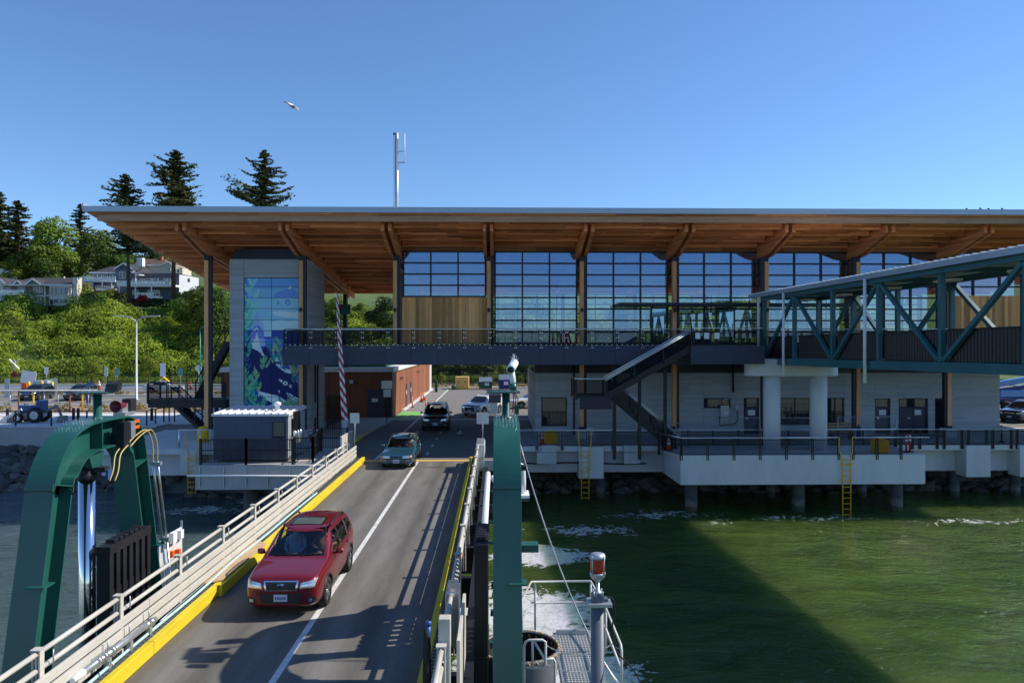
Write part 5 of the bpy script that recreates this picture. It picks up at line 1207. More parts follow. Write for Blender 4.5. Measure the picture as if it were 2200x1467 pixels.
for y in node_y[:-1]:
    MB().bar((GX(y)+0.15,y,ztop(y)+0.02),(GX(y)+GW-0.15,y,ztop(y)+0.02),0.16,0.2).build('cross_beam','gangway_steel',gg)
for y in (42.2,38.3,34.2,30.2,26.1,21.8): 
    MB().box(GX(y)+GW*0.42,GX(y)+GW*0.58,y-0.62,y+0.62,ztop(y)-0.28,ztop(y)-0.17).build('strip_light','strip_lamp' if 'strip_lamp' in MAT else mat('strip_lamp',(0.75,0.72,0.62),0.4,0,0.03),gg,0.02)
for y in (44.2,40.9,32.9):   # white downpipes on the camera side
    MB().tube([(GX(y)-ov-0.02,y,zr(y)-0.1),(GX(y)-ov-0.02,y,zbot(y)-0.85)],0.075,10).build('downpipe','white_paint',gg)
# ---- yellow ladders
def ladder(px, Y, zt, zb_, label):
    x = XA(px,Y); l = empty('ladder',(x,Y,zb_),label,'ladder','yellow ladders')
    for s_ in (-1,1):
        MB().tube([(x+s_*0.38,Y+0.05,zt+1.0),(x+s_*0.38,Y+0.05,zt+0.2),(x+s_*0.23,Y-0.06,zt-0.15),(x+s_*0.23,Y-0.06,zb_)],0.03,6).build('stile','safety_yellow',l)
    z = zb_+0.1
    while z < zt-0.1: MB().tube([(x-0.23,Y-0.06,z),(x+0.23,Y-0.06,z)],0.018,5).build('rung','safety_yellow',l); z += 0.31
    for z in (zt-0.5,zt-1.4):
        for s_ in (-1,1): MB().box(x+s_*0.23-0.12,x+s_*0.23+0.12,Y-0.05,Y+0.0,z-0.03,z+0.03).build('bracket','safety_yellow',l)
    return l
ladder(1257,44.05,0.0,ZA(1073,44),'yellow ladder on the pile cap left of the platform')
ladder(1818,40.55,0.0,ZA(1112,40.5),'yellow ladder on the front of the gangway platform')
# ---- deck furniture
def ybox(px0,px1,py0,Y,label):
    x0,x1 = XA(px0,Y),XA(px1,Y); b_ = empty('spill_bin',((x0+x1)/2,Y,0),label,'bin','yellow bins'); zt = ZA(py0,Y)
    MB().prism([(x0,0.02),(x1,0.02),(x1,zt*0.72),(x1-0.12,zt-0.06),(x1-0.3,zt),(x0+0.3,zt),(x0+0.12,zt-0.06),(x0,zt*0.72)],'y',Y,Y+0.6).build('body','safety_yellow',b_,0.03)
    n = 9
    for k in range(n): xk = x0+0.08+(x1-x0-0.16)*k/(n-1); MB().box(xk-0.02,xk+0.02,Y-0.025,Y-0.001,0.1,zt*0.9).build('rib','safety_yellow',b_,0.006)
ybox(1169,1198,926,45.2,'rounded orange yellow bin on the terminal deck near the green frame')
ybox(1881,1911,944,41.2,'rounded orange yellow bin on the gangway platform by the red posts')
def cone(x,y,z,label,s_=1.0):
    c = empty('traffic_cone',(x,y,z),label,'cone','traffic cones')
    MB().lathe([(0.17*s_,z+0.04),(0.03*s_,z+0.78*s_)],(x,y,0),14).build('body','orange_plastic',c); MB().box(x-0.2*s_,x+0.2*s_,y-0.2*s_,y+0.2*s_,z+0.001,z+0.04).build('base','black_rubber',c)
    MB().lathe([(0.122*s_,z+0.33*s_),(0.095*s_,z+0.47*s_)],(x,y,0),14).lathe([(0.078*s_,z+0.56*s_),(0.058*s_,z+0.66*s_)],(x,y,0),14).build('collar','white_paint',c)
def delin(x,y,z,label,h=1.07,m='orange_plastic'):
    c = empty('delineator_post',(x,y,z),label,'post','orange delineator posts')
    MB().lathe([(0.055,z+0.05),(0.05,z+h)],(x,y,0),10).build('tube',m,c); MB().lathe([(0.2,z+0.001),(0.2,z+0.04),(0.07,z+0.07)],(x,y,0),12).build('base','black_rubber',c)
    MB().lathe([(0.06,z+h*0.6),(0.06,z+h*0.7)],(x,y,0),10).lathe([(0.058,z+h*0.8),(0.058,z+h*0.9)],(x,y,0),10).build('collar','white_paint',c)
cone(XA(1434,42.9),42.6,0.001,'orange traffic cone at the foot of the outside stair')
cone(XA(1166,45.4),45.4,0.001,'orange cone half hidden behind the yellow bin on the terminal deck')
delin(XA(1947,41.4),41.4,0.001,'red delineator post on the platform end, the left one of the pair',m='red_paint'); delin(XA(1955,41.6),41.6,0.001,'red delineator post on the platform end, the right one of the pair',m='red_paint')
delin(XA(2152,45.5),45.5,0.001,'red delineator post by the right corner of the concrete storey',m='red_paint')
pc = empty('garden_chair',(XA(1269,45.6),45.6,0),'pale plastic garden chair on the terminal deck by the ladder','chair'); x = XA(1269,45.6)
MB().box(x-0.25,x+0.25,45.4,45.85,0.42,0.46).build('seat','plastic_chair',pc); MB().prism([(x-0.25,0.46),(x+0.25,0.46),(x+0.27,0.8),(x+0.18,0.95),(x-0.18,0.95),(x-0.27,0.8)],'y',45.82,45.86).build('backrest','plastic_chair',pc,0.01)
for sx_ in (-1,1):
    for y in (45.43,45.82): MB().tube([(x+sx_*0.24,y,0.002),(x+sx_*0.22,y,0.42)],0.025,6).build('leg','plastic_chair',pc)
    MB().tube([(x+sx_*0.26,45.43,0.42),(x+sx_*0.28,45.43,0.66),(x+sx_*0.27,45.82,0.68)],0.025,6).build('armrest','plastic_chair',pc)
bn = empty('bench',(XA(1806,47),47,0),'wooden slatted bench behind the platform ladder','bench'); x0,x1 = XA(1780,47),XA(1831,47)
for k in range(4): MB().box(x0,x1,46.5+k*0.13,46.61+k*0.13,0.42,0.46).build('slat','bench_wood',bn)
for k in range(4): MB().box(x0,x1,47.08+k*0.03,47.12+k*0.03,0.55+k*0.14,0.66+k*0.14).build('slat','bench_wood',bn)
for x in (x0+0.15,x1-0.15): MB().box(x-0.04,x+0.04,46.5,47.0,0.0,0.419).build('leg','bench_wood',bn); MB().box(x-0.03,x+0.03,47.13,47.2,0.0,1.05).build('leg','bench_wood',bn)
bt = tag(MB().lathe([(0.14,0.002),(0.14,0.75),(0.06,0.9),(0.05,1.05)],(XA(1845,46.5),46.5,0),12).build('gas_bottle','dumpster_blue'),'blue gas bottle standing at the concrete pedestal by the bench','gas bottle')
# temporary wire fence panels on the platform
tf = empty('temporary_fence',(XA(1500,45),45.6,0),'light wire fence panels set up behind the platform railing','fence')
runs = [((1452,908),(1598,896)),((1598,896),(1633,897)),((1676,896),(1740,897)),((1800,895),(1925,894))]
for (a,c) in runs:
    Y = 45.3; p = W(*a,Y); q = W(*c,Y)
    MB().tube([p,q],0.02,6).tube([(p.x,Y,0.25),(q.x,Y,0.25)],0.018,6).tube([(p.x,Y,0.002),p],0.022,6).tube([(q.x,Y,0.002),q],0.022,6).build('frame','galvanised',tf)
    MB().quad((p.x,Y,0.25),(q.x,Y,0.25),q,p).build('wire_panel','light_screen',tf,fix=False)
# heat pumps hung below the deck
for k,(px0,px1,py0,py1) in enumerate(((1153,1195,972,996),(1340,1373,972,996))):
    x0,x1 = XA(px0,44.1),XA(px1,44.1); h = empty('condenser_unit',((x0+x1)/2,44,-1),('pale metal unit hung under the deck left of the ladder','pale metal unit hung under the deck below the stair')[k],'unit','metal units under the deck')
    MB().box(x0,x1,43.9,44.38,ZA(py1,44),ZA(py0,44)).build('body','galv_panel',h,0.01); MB().box(x0+0.3 if k==0 else x0,x1,43.95,44.38,ZA(py0,44)+0.02,ZA(957,44)).build('cover','galv_panel',h,0.01)
tag(MB().tube([(XA(1130,44.2),44.2,-1.0)]+[(x,44.15,-1.02-0.05*math.sin(x)) for x in np.arange(2.6,9.2,0.5)],0.05,8).build('service_pipe','black_rubber'),'black service pipe running along the pile caps under the deck','pipe')
# ================================================================== left side: booth, stair, barrier, rusty building, lot furniture
# ---- booth on its own concrete beam
bm_ = empty('booth_beam',(XA(540,38.2),38.2,-1.4),'grey concrete beam with a pale pipe and steel straps below the booth','beam')
x0,x1 = XA(420,38.2), -8.75
MB().box(x0,x1,38.2,38.9,ZA(1049,38.2),ZA(997,38.2)).build('beam','concrete',bm_,0.02)
MB().box(x0+0.2,x1,38.9,43.55,-0.5,-0.02).build('slab','concrete',bm_)
MB().tube([(XA(403,38.0),37.95,ZA(1018,38)),(x1,37.95,ZA(1018,38)-0.06)],0.055,8).build('pipe','white_paint',bm_)
for px in (428,480,528,575,622):
    x = XA(px,38.1); MB().box(x-0.02,x+0.02,38.12,38.198,ZA(1044,38.1),ZA(999,38.1)).build('strap','galvanised',bm_)
bo = empty('control_booth',(XA(550,39.4),39.6,0),'blue grey corrugated control booth with white ribbed roof beside the ramp','booth')
bx0,bx1 = XA(459,39.0),XA(618,39.0); bz0,bz1 = 0.10,ZA(892,39.0)
byf,byb = 39.0,42.4
def corr(p,q,z0,z1,n,d,nrm):
    p=Vector(p);q=Vector(q);vs=[];fs=[]
    for i in range(n+1):
        c=p.lerp(q,i/n)+Vector(nrm)*(d if i%4 in (1,2) else 0); vs+=[(c.x,c.y,z0),(c.x,c.y,z1)]
    for i in range(n): fs.append((2*i,2*i+2,2*i+3,2*i+1))
    return MB().add(vs,fs)
wx0,wx1,wz0,wz1 = XA(587,39),XA(611,39),ZA(937,39),ZA(905,39)
corr((bx0,byf,0),(wx0,byf,0),bz0,bz1,132,0.025,(0,-1,0)).build('wall','blue_corrugated',bo,fix=False)
corr((wx0,byf,0),(wx1,byf,0),bz0,wz0,24,0.025,(0,-1,0)).build('wall','blue_corrugated',bo,fix=False); corr((wx0,byf,0),(wx1,byf,0),wz1,bz1,24,0.025,(0,-1,0)).build('wall','blue_corrugated',bo,fix=False)
corr((wx1,byf,0),(bx1,byf,0),bz0,bz1,8,0.025,(0,-1,0)).build('wall','blue_corrugated',bo,fix=False)
MB().box(bx1-0.05,bx1+0.02,byf+0.03,byb,bz0,bz1).build('wall','galv_panel',bo); MB().box(bx0,bx0+0.05,byf+0.03,byb,bz0,bz1).box(bx0+0.06,bx1-0.06,byb-0.05,byb,bz0,bz1).build('wall','blue_corrugated',bo)
w_ = MB().box(wx0-0.04,wx0,byf-0.06,byf+0.05,wz0-0.04,wz1+0.04).box(wx1,wx1+0.04,byf-0.06,byf+0.05,wz0-0.04,wz1+0.04).box(wx0,wx1,byf-0.06,byf+0.05,wz1,wz1+0.04).box(wx0,wx1,byf-0.06,byf+0.05,wz0-0.04,wz0).build('window','mullion',bo)
MB().box(wx0,wx1,byf-0.01,byf+0.0,wz0,wz1).build('pane','dark_window',w_)
for y0_ in (39.6,40.6): w2 = MB().box(bx1+0.021,bx1+0.05,y0_,y0_+0.75,1.2,2.2).build('window','mullion',bo); MB().box(bx1+0.051,bx1+0.056,y0_+0.06,y0_+0.69,1.26,2.14).build('pane','dark_window',w2)
rf = MB().add([(bx0-0.08,byf-0.12,bz1),(bx1+0.1,byf-0.12,bz1),(bx1+0.1,byb+0.1,bz1+0.1),(bx0-0.08,byb+0.1,bz1+0.1),(bx0-0.08,byf-0.12,bz1+0.12),(bx1+0.1,byf-0.12,bz1+0.12),(bx1+0.1,byb+0.1,bz1+0.24),(bx0-0.08,byb+0.1,bz1+0.24)],[(3,2,1,0),(4,5,6,7),(0,1,5,4),(1,2,6,5),(2,3,7,6),(3,0,4,7)]).build('roof','white_roof',bo)
n=11
for k in range(n):
    x=bx0+0.05+(bx1-bx0-0.1)*k/(n-1); MB().add([(x-0.03,byf-0.12,bz1+0.121),(x+0.03,byf-0.12,bz1+0.121),(x+0.03,byb+0.1,bz1+0.241),(x-0.03,byb+0.1,bz1+0.241),(x-0.03,byf-0.12,bz1+0.18),(x+0.03,byf-0.12,bz1+0.18),(x+0.03,byb+0.1,bz1+0.30),(x-0.03,byb+0.1,bz1+0.30)],[(4,5,6,7),(0,1,5,4),(1,2,6,5),(2,3,7,6),(3,0,4,7)]).build('roof_rib','white_roof',rf)
MB().lathe([(0.12,bz1+0.2),(0.12,bz1+0.45),(0.2,bz1+0.47),(0.2,bz1+0.62),(0.0,bz1+0.68)],(bx1-0.9,40.2,0),12).build('roof_vent','white_paint',rf)
hp = empty('breathing_gear_rack',(bx1+0.25,40,0.9),'rack of tanks and orange gear on the end wall of the booth','equipment')
for k in range(3): MB().lathe([(0.09,0.9+0.0),(0.09,1.5),(0.05,1.6)],(bx1+0.28+0.05*k,39.4+0.35*k,0),10).build('tank',('stainless','galvanised','stainless')[k],hp)
for k in range(2): MB().box(bx1+0.2,bx1+0.3,39.7+k*0.4,39.85+k*0.4,1.8,2.3).build('gear','orange_plastic',hp); MB().box(bx1+0.1,bx1+0.36,39.68+k*0.4,39.72+k*0.4,1.5,2.6).build('frame','black_paint',hp)
# black fence round the booth
bf = empty('booth_fence',(XA(540,38.4),38.4,0),'black picket fence around the control booth platform','fence')
def picket(p,q,h,z,n,par):
    p=Vector(p);q=Vector(q)
    MB().bar(p+Vector((0,0,z+h)),q+Vector((0,0,z+h)),0.05,0.05).build('top_rail','black_paint',par); MB().bar(p+Vector((0,0,z+0.08)),q+Vector((0,0,z+0.08)),0.04,0.04).build('bottom_rail','black_paint',par)
    MB().bar(p+Vector((0,0,z+h*0.55)),q+Vector((0,0,z+h*0.55)),0.03,0.06).build('mid_rail','black_paint',par)
    m=MB()
    for i in range(n+1):
        c=p.lerp(q,i/n); m.box(c.x-0.012,c.x+0.012,c.y-0.012,c.y+0.012,z+0.08,z+h)
    tag(m.build('pickets','black_paint',par,fix=False),kind='stuff')
    for c in (p,q): MB().box(c.x-0.05,c.x+0.05,c.y-0.05,c.y+0.05,z-0.1,z+h+0.06).build('post','black_paint',par)
picket((XA(430,38.4),38.45,0),(XA(528,38.4),38.45,0),1.25,0.0,28,bf); picket((XA(528,38.4),38.45,0),(XA(628,38.4),38.45,0),1.25,0.0,28,bf)
picket((XA(632,38.4),38.45,0),(XA(672,38.6),38.6,0),1.2,0.12,12,bf); picket((XA(672,38.6),38.6,0),(XA(690,42.5),42.5,0),1.2,0.12,24,bf); picket((XA(690,42.5),42.6,0),(XA(745,42.5),42.6,0),1.2,0.12,14,bf)
pnl = tag(MB().box(-8.32,-8.22,38.7,41.6,0.45,1.35).box(-8.36,-8.18,38.9,39.1,0.0,0.9).box(-8.36,-8.18,41.2,41.4,0.0,0.9).build('end_barrier','beige_paint',None,0.01),'beige steel plate barrier at the shore end of the left railing','barrier')
# signs on posts near the ramp end
def signpost(px,pyt,pyb,Y,w,h,label,base_z=0.0,m='sign_back',pole='galvanised',cat='sign',group='square signs seen from behind'):
    x=XA(px,Y); s=empty('road_sign',(x,Y,base_z),label,cat,group); zt=ZA(pyt,Y)
    MB().box(x-w/2,x+w/2,Y-0.015,Y+0.0,zt-h,zt).build('plate',m,s,0.02); MB().tube([(x,Y+0.04,base_z),(x,Y+0.04,zt-0.05)],0.03,6).build('pole',pole,s)
    return s
signpost(762,886,0,39.6,0.5,0.55,'small square sign at the shore end of the left ramp railing',0.6)
signpost(1037,885,0,37.6,0.62,0.6,'small square sign at the shore end of the right ramp railing',0.9)
s=signpost(831,817,0,55.6,0.82,0.62,'pair of stacked grey signs on a dark post by the rusty building',0.1,pole='dark_steel'); x=XA(832,55.6); MB().box(x-0.28,x+0.28,55.55,55.57,ZA(852,55.6),ZA(836,55.6)).build('plate','sign_back',s)
# ---- barrier gate, arm raised
bg = empty('barrier_gate',(XA(742,43.8),43.8,0.0),'raised barrier arm with red and white diagonal stripes','barrier')
pb, ptp = W(741,905,43.8), W(724,630,43.8)
MB().box(pb.x-0.16,pb.x+0.16,43.7,44.0,0.14,pb.z+0.1).build('base','galv_panel',bg,0.02)
nst = 26
for half in (0,1):
    for k in range(nst):
        a_,b_ = k/nst,(k+1)/nst; w0=0.19*(1-a_)+0.07*a_; w1=0.19*(1-b_)+0.07*b_; pa=pb.lerp(ptp,a_); pc_=pb.lerp(ptp,b_); sk_=0.12
        xl0,xr0,xl1,xr1 = (pa.x-w0,pa.x,pc_.x-w1,pc_.x) if half==0 else (pa.x+0.008,pa.x+w0,pc_.x+0.008,pc_.x+w1)
        y = 43.75+0.002*half
        MB().prism([(xl0,pa.z+sk_),(xr0,pa.z-sk_),(xr1,pc_.z-sk_),(xl1,pc_.z+sk_)],'y',y,y+0.05).build('stripe','white_paint' if (k+half)%2 else 'red_paint',bg)
tl = empty('hanging_sign',(XA(738,56),56,8),'dark green hanging sign with a red lamp beneath the roof beam','sign')
p=W(741,663,56); MB().box(p.x-0.5,p.x+0.42,55.95,56.05,p.z-0.42,p.z+0.35).build('plate','dumpster_green',tl); MB().lathe([(0.16,-0.08),(0.16,0.0)],(p.x-0.3,55.94,p.z+0.1),12,'y').build('lamp','red_paint',tl)
for dx in (-0.3,0.2): MB().tube([(p.x+dx,56,p.z+0.35),(p.x+dx,56,11.3)],0.02,5).build('hanger','dark_steel',tl)
# gate panels, cabinets and posts between tower and road
gtp = empty('service_gate',(XA(725,52),52,0),'black wire gate beside the mural tower','gate')
for (a,c) in ((702,716),(717,731)): 
    x0,x1=XA(a,52),XA(c,52); MB().box(x0,x0+0.05,52,52.05,0.14,2.6).box(x1-0.05,x1,52,52.05,0.14,2.6).box(x0+0.05,x1-0.05,52,52.05,2.55,2.6).build('frame','black_paint',gtp); MB().quad((x0,52.02,0.2),(x1,52.02,0.2),(x1,52.02,2.5),(x0,52.02,2.5)).build('wire_panel','dense_screen',gtp,fix=False)
delin(XA(667,45.5),45.5,0.141-0.14,'red delineator post left of the pair beside the booth',m='red_paint'); delin(XA(681,45.2),45.2,0.001,'red delineator post right of the pair beside the booth',m='red_paint')
delin(XA(886,70.5),70.5,0.005,'orange delineator post by the first door of the rusty building'); delin(XA(915,68.5),68.5,0.005,'orange delineator post at the edge of the hatched walking strip')
cone(XA(906,77),77,0.005,'orange traffic cone by the rusty building, front one',1.2); cone(XA(910,79.5),79.5,0.005,'orange traffic cone by the rusty building, rear one',1.2)
# ---- rusty steel building
ct = empty('rusty_building',(-14,76,0),'low building clad in rusty steel panels with white roof edge','building')
CX1=-8.75; cz=3.85; cyf=61.0; cyb=95.0
for k in range(8): 
    xa_=CX1-(k+1)*1.75; xb_=CX1-k*1.75
    for (z0,z1) in ((0.05,1.9),(1.92,cz)):
        if k==0 and z0<1: MB().box(xa_+0.01,xb_-0.62,cyf,cyf+0.1,z0,z1).build('panel','corten',ct)
        MB().box(xa_+0.01,xb_-0.01,cyf,cyf+0.1,z0,z1).build('panel','corten',ct) if not (k==0 and z0<1) else None
for k in range(14):
    y0=cyf+0.11+k*2.42
    MB().box(CX1-0.1,CX1-0.012*(k%2),y0+0.01,y0+2.41,0.05,cz).build('panel','corten',ct)
MB().box(-23,CX1-0.105,cyf+0.11,cyb,0,cz-0.05).build('core','black_plastic',ct)
for y in (70.0,73.5): d_=MB().box(CX1-0.02,CX1+0.03,y,y+1.0,0.06,2.3).build('door','balcony_panel',ct); MB().box(CX1+0.031,CX1+0.036,y+0.3,y+0.6,1.3,1.7).build('notice','white_paint',d_)
d_=MB().box(CX1-2.05,CX1-0.68,cyf-0.03,cyf+0.02,0.06,2.4).build('door','balcony_panel',ct); MB().box(CX1-1.7,CX1-1.2,cyf-0.045,cyf-0.032,1.35,1.65).build('notice','white_paint',d_)
MB().box(-23,CX1+0.15,cyf-0.25,cyb+0.2,cz+0.003,cz+0.38).build('roof','white_roof',ct,0.02)
MB().box(-22,CX1-0.8,cyf+1.5,cyb-1,cz+0.381,cz+0.7).build('roof_screen','dumpster_green',ct)
for y in (66.0,80.0): MB().box(CX1+0.02,CX1+0.3,y-0.1,y+0.1,3.0,3.2).build('wall_lamp','galvanised',ct)
MB().box(CX1-3.5,CX1-3.2,cyf-0.35,cyf-0.01,2.9,3.2).build('wall_lamp','off_white',ct)
MB().box(-23,CX1-0.05,cyb+0.25,cyb+3.0,0.0,5.2).build('rear_block','off_white',ct)
# ---- dumpsters, cabinet, bins at the back of the lot
def dumpster(px0,px1,py0,py1,Y,m,label):
    x0,x1=XA(px0,Y),XA(px1,Y); d=empty('dumpster',((x0+x1)/2,Y,0),label,'dumpster','dumpsters at the back of the lot'); zt=ZA(py0,Y); zm=zt*0.72
    MB().prism([(x0+0.08,0.15),(x1-0.08,0.15),(x1,zm),(x0,zm)],'y',Y,Y+1.7).build('body',m,d,0.02)
    n=12
    MB().add([(x0+0.02,Y,zm+0.01),(x1-0.02,Y,zm+0.01),(x1-0.1,Y+1.7,zt+0.1),(x0+0.1,Y+1.7,zt+0.1)],[(0,1,2,3)]).build('lid','galvanised',d,fix=False)
    for k in range(n): x=x0+0.1+(x1-x0-0.2)*k/(n-1); MB().bar((x,Y-0.01,zm+0.04),(x*0.98+0.02*(x0+x1)/2,Y+1.7,zt+0.14),0.05,0.05).build('lid_rib','galvanised',d)
    xc_=(x0+x1)/2; MB().box(xc_-0.1,xc_+0.5,Y-0.012,Y-0.002,zm*0.5,zm*0.85).build('label_plate','white_paint',d)
    for s_ in (x0-0.1,x1): MB().box(s_,s_+0.1,Y+0.3,Y+1.2,zm*0.6,zm*0.8).build('pocket',m,d)
    for x in (x0+0.15,x1-0.15): MB().tube([(x-0.04,Y+0.2,0.08),(x+0.04,Y+0.2,0.08)],0.075,8).build('wheel','black_rubber',d)
dumpster(1028,1058,813,838,96.5,'dumpster_green','green dumpster with ribbed lid at the back of the lot'); dumpster(1071,1097,807,839,95.5,'dumpster_blue','dark blue dumpster behind the mast of the green frame')
yc=empty('storage_cabinet',(XA(992,97),97,0),'sand yellow storage cabinet at the back of the lot','cabinet'); x0,x1=XA(978,97),XA(1007,97); zt=ZA(809,97)
MB().box(x0,x1,97,98.6,0.05,zt).build('body','sand_yellow',yc,0.02); MB().box(x0+0.03,(x0+x1)/2-0.01,96.96,96.998,0.15,zt-0.1).box((x0+x1)/2+0.01,x1-0.03,96.96,96.998,0.15,zt-0.1).build('door','sand_yellow',yc)
for x in ((x0+x1)/2-0.45,(x0+x1)/2+0.45): MB().box(x-0.08,x+0.08,96.93,96.958,0.9,1.05).build('handle','black_paint',yc)
tag(MB().box(XA(934,92),XA(940,92),92,92.5,0.006,1.3).prism([(XA(934,92),1.3),(XA(940,92),1.3),(XA(938,92),1.55),(XA(935,92),1.5)],'y',92,92.5).build('litter_bin','dumpster_green'),'dark green litter bin at the far corner of the rusty building','litter bin')
tag(MB().lathe([(0.3,0.006),(0.32,0.5),(0.3,0.62),(0.1,0.7)],(XA(975,96.5),96.5,0),12).build('bucket','dumpster_green'),'small green tub beside the yellow cabinet','tub')
# white column / panel at the end of the rusty building
# ---- far fence
ff = empty('lot_fence',(-20,112,0),'long black picket fence along the railway','fence')
x=-100.0
while x<40: 
    MB().box(x-0.04,x+0.04,111.6,111.68,0.05,1.5).build('post','black_paint',ff); x+=2.4
MB().box(-100,40,111.62,111.66,1.36,1.42).box(-100,40,111.62,111.66,0.22,0.28).build('rails','black_paint',ff)
m_=MB()
for x in np.arange(-95,20,0.14): m_.box(x-0.012,x+0.012,111.63,111.65,0.12,1.46)
tag(m_.build('pickets','black_paint',ff,fix=False),kind='stuff')
wf = empty('chain_fence',(5,104.2,0),'tall dark chain link fence behind the dumpsters','fence')
for x in np.arange(-11,46,3.0): MB().tube([(x,104.3,0.2),(x,104.3,2.4)],0.04,6).build('post','black_paint',wf)
MB().tube([(-11,104.3,2.38),(46,104.3,2.38)],0.03,5).build('rail','black_paint',wf); MB().quad((-11,104.3,0.25),(46,104.3,0.25),(46,104.3,2.36),(-11,104.3,2.36)).build('wire_panel','fence_wire' if 'fence_wire' in MAT else mesh_screen('fence_wire',(0.01,0.012,0.014),0.5),wf,fix=False)
# ---- promenade guard rail on the seawall
pg = empty('promenade_railing',(-40,54.8,0),'thin black railing along the top of the seawall','railing')
x=-62.0; xe=XA(318,55)
while x<xe+0.1: MB().box(x-0.035,x+0.035,54.74,54.86,0.10,1.2).build('post','black_paint',pg); x+=2.62
MB().box(-62,xe,54.76,54.84,1.2,1.26).build('top_rail','black_paint',pg)
m_=MB()
for z in (0.3,0.48,0.66,0.84,1.02): m_.box(-62,xe,54.795,54.805,z,z+0.01)
tag(m_.build('cables','black_paint',pg,fix=False),kind='stuff')
for (a,c) in (((xe,54.8),(XA(352,57.6),57.6)),((XA(352,57.6),57.6),(XA(375,57.6),57.6))):
    MB().bar((*a,1.23),(*c,1.23),0.06,0.06).build('top_rail','black_paint',pg)
    for t in (0,0.5,1): MB().box(a[0]+(c[0]-a[0])*t-0.04,a[0]+(c[0]-a[0])*t+0.04,a[1]+(c[1]-a[1])*t-0.04,a[1]+(c[1]-a[1])*t+0.04,0.1,1.2).build('post','black_paint',pg)
for k,px in enumerate((16,158,168,326)): 
    x=XA(px,59.5); tag(MB().lathe([(0.11,0.001),(0.11,0.95),(0.09,1.0)],(x,59.5,0),12).build('bollard','black_paint'),'black bollard on the promenade, '+('leftmost','second from left','third from left','rightmost')[k],'bollard','promenade bollards')
# rusty and yellow posts with a long rail in front of the parked cars
tr = empty('pipe_rail',(-38,67,0),'long pale pipe rail on rusty posts in front of the parked cars','railing')
a,c=W(0,838,66.5),W(210,838,66.5); MB().tube([(-60,66.5,a.z),(c.x,66.5,c.z)],0.07,8).build('rail','galv_panel',tr)
mat('rust',(0.30,0.09,0.02),0.9,0,0.3)
for px,m_ in ((22,'galvanised'),(40,'rust'),(72,'safety_yellow'),(95,'galvanised'),(125,'galvanised'),(150,'rust'),(177,'safety_yellow'),(190,'galvanised')):
    x=XA(px,66.5); MB().tube([(x,66.5,0.05),(x,66.5,a.z)],0.07 if m_!='galvanised' else 0.04,8).build('post',m_,tr)
# lot fixtures
for k,(px,py0,py1) in enumerate(((90,819,838),(112,820,832),(62,820,826))):
    Y=84; x=XA(px,Y); tag(MB().lathe([(0.16,0.005),(0.16,ZA(py0,Y)),(0.08,ZA(py0,Y)+0.12)],(x,Y,0),12).build('bollard','yellow_paint'),'yellow bollard by the grey cabinet in the car park, '+('middle one','right one','left one')[k],'bollard','yellow lot bollards')
gb=tag(MB().box(XA(71,85),XA(102,85),85,86.2,0.005,ZA(816,85)).build('equipment_cabinet','galv_panel',None,0.03),'large grey cabinet between the two dark parked cars','cabinet')
os_=empty('road_works_sign',(XA(58,90),90,0),'white tilted board on an orange road works trailer','sign'); p=W(63,813,90)
MB().bar((p.x-1.0,90,p.z+0.3),(p.x+0.8,90,p.z+0.05),0.05,1.5,up=(0,0,1)).build('board','white_paint',os_); MB().box(XA(45,90),XA(57,90),90,91,0.7,2.3).build('body','orange_plastic',os_,0.05); MB().box(XA(46,90),XA(60,90),90.1,90.9,0.3,0.69).build('chassis','red_paint',os_)
for px in (47,56): MB().lathe([(0.3,0),(0.3,0.2)],(XA(px,90),89.85,0.305),12,'y').build('wheel','black_rubber',os_)
# traffic signs in the lot
def tsign(px,pyt,Y,w,h,m,label,shape='rect',m2=None,grp='traffic signs in the car park'):
    x=XA(px,Y); zt=ZA(pyt,Y); s=empty('traffic_sign',(x,Y,0),label,'sign',grp)
    MB().tube([(x,Y,0.1),(x,Y,zt)],0.05,6).build('pole','galvanised',s)
    if shape=='rect': MB().box(x-w/2,x+w/2,Y-0.09,Y-0.06,zt-h,zt).build('plate',m,s)
    elif shape=='diamond': MB().prism([(x-w/2,zt-w/2),(x,zt-w),(x+w/2,zt-w/2),(x,zt)],'y',Y-0.09,Y-0.06).build('plate',m,s)
    elif shape=='octa': MB().prism([(x+w/2*math.cos(math.pi/8+k*math.pi/4),zt-w/2+w/2*math.sin(math.pi/8+k*math.pi/4)) for k in range(8)],'y',Y-0.09,Y-0.06).build('plate',m,s)
    elif shape=='cross':
        c=Vector((x,Y-0.1,zt-0.7)); 
        for t in (1,-1): MB().bar(c+Vector((-0.75*t,0.02*t,-0.75)),c+Vector((0.75*t,0.02*t,0.75)),0.03,0.3,up=(0,1,0)).build('blade','white_paint',s)
        MB().prism([(x+0.5*math.cos(math.pi/8+k*math.pi/4),zt-2.3+0.5*math.sin(math.pi/8+k*math.pi/4)) for k in range(8)],'y',Y-0.13,Y-0.1).build('stop_plate','red_paint',s)
    return s
mat('sign_white',(0.75,0.76,0.78),0.5,0,0.04); mat('sign_teal',(0.10,0.30,0.33),0.5,0,0.05); mat('sign_yellow',(0.85,0.5,0.0),0.5,0,0.05)
tsign(32,771,113.5,0,0,None,'white railway crossbuck over a red octagonal sign at the far left','cross')
tsign(100,787,104,0.55,1.0,'sign_white','white sign on a post left of the small street tree')
tsign(228,787,104,0.5,1.3,'sign_white','white sign on a post next to the yellow diamond sign')
tsign(248,787,106,1.2,1.2,'sign_yellow','yellow diamond warning sign on a post','diamond')
tsign(252,790,103,0.6,1.0,'sign_teal','teal sign just right of the yellow diamond')
tsign(350,779,104,0.75,1.9,'sign_white','tall white sign on a post right of the street lamp')
tsign(388,790,100,0.6,1.0,'sign_teal','pale teal sign above the black stair landing')
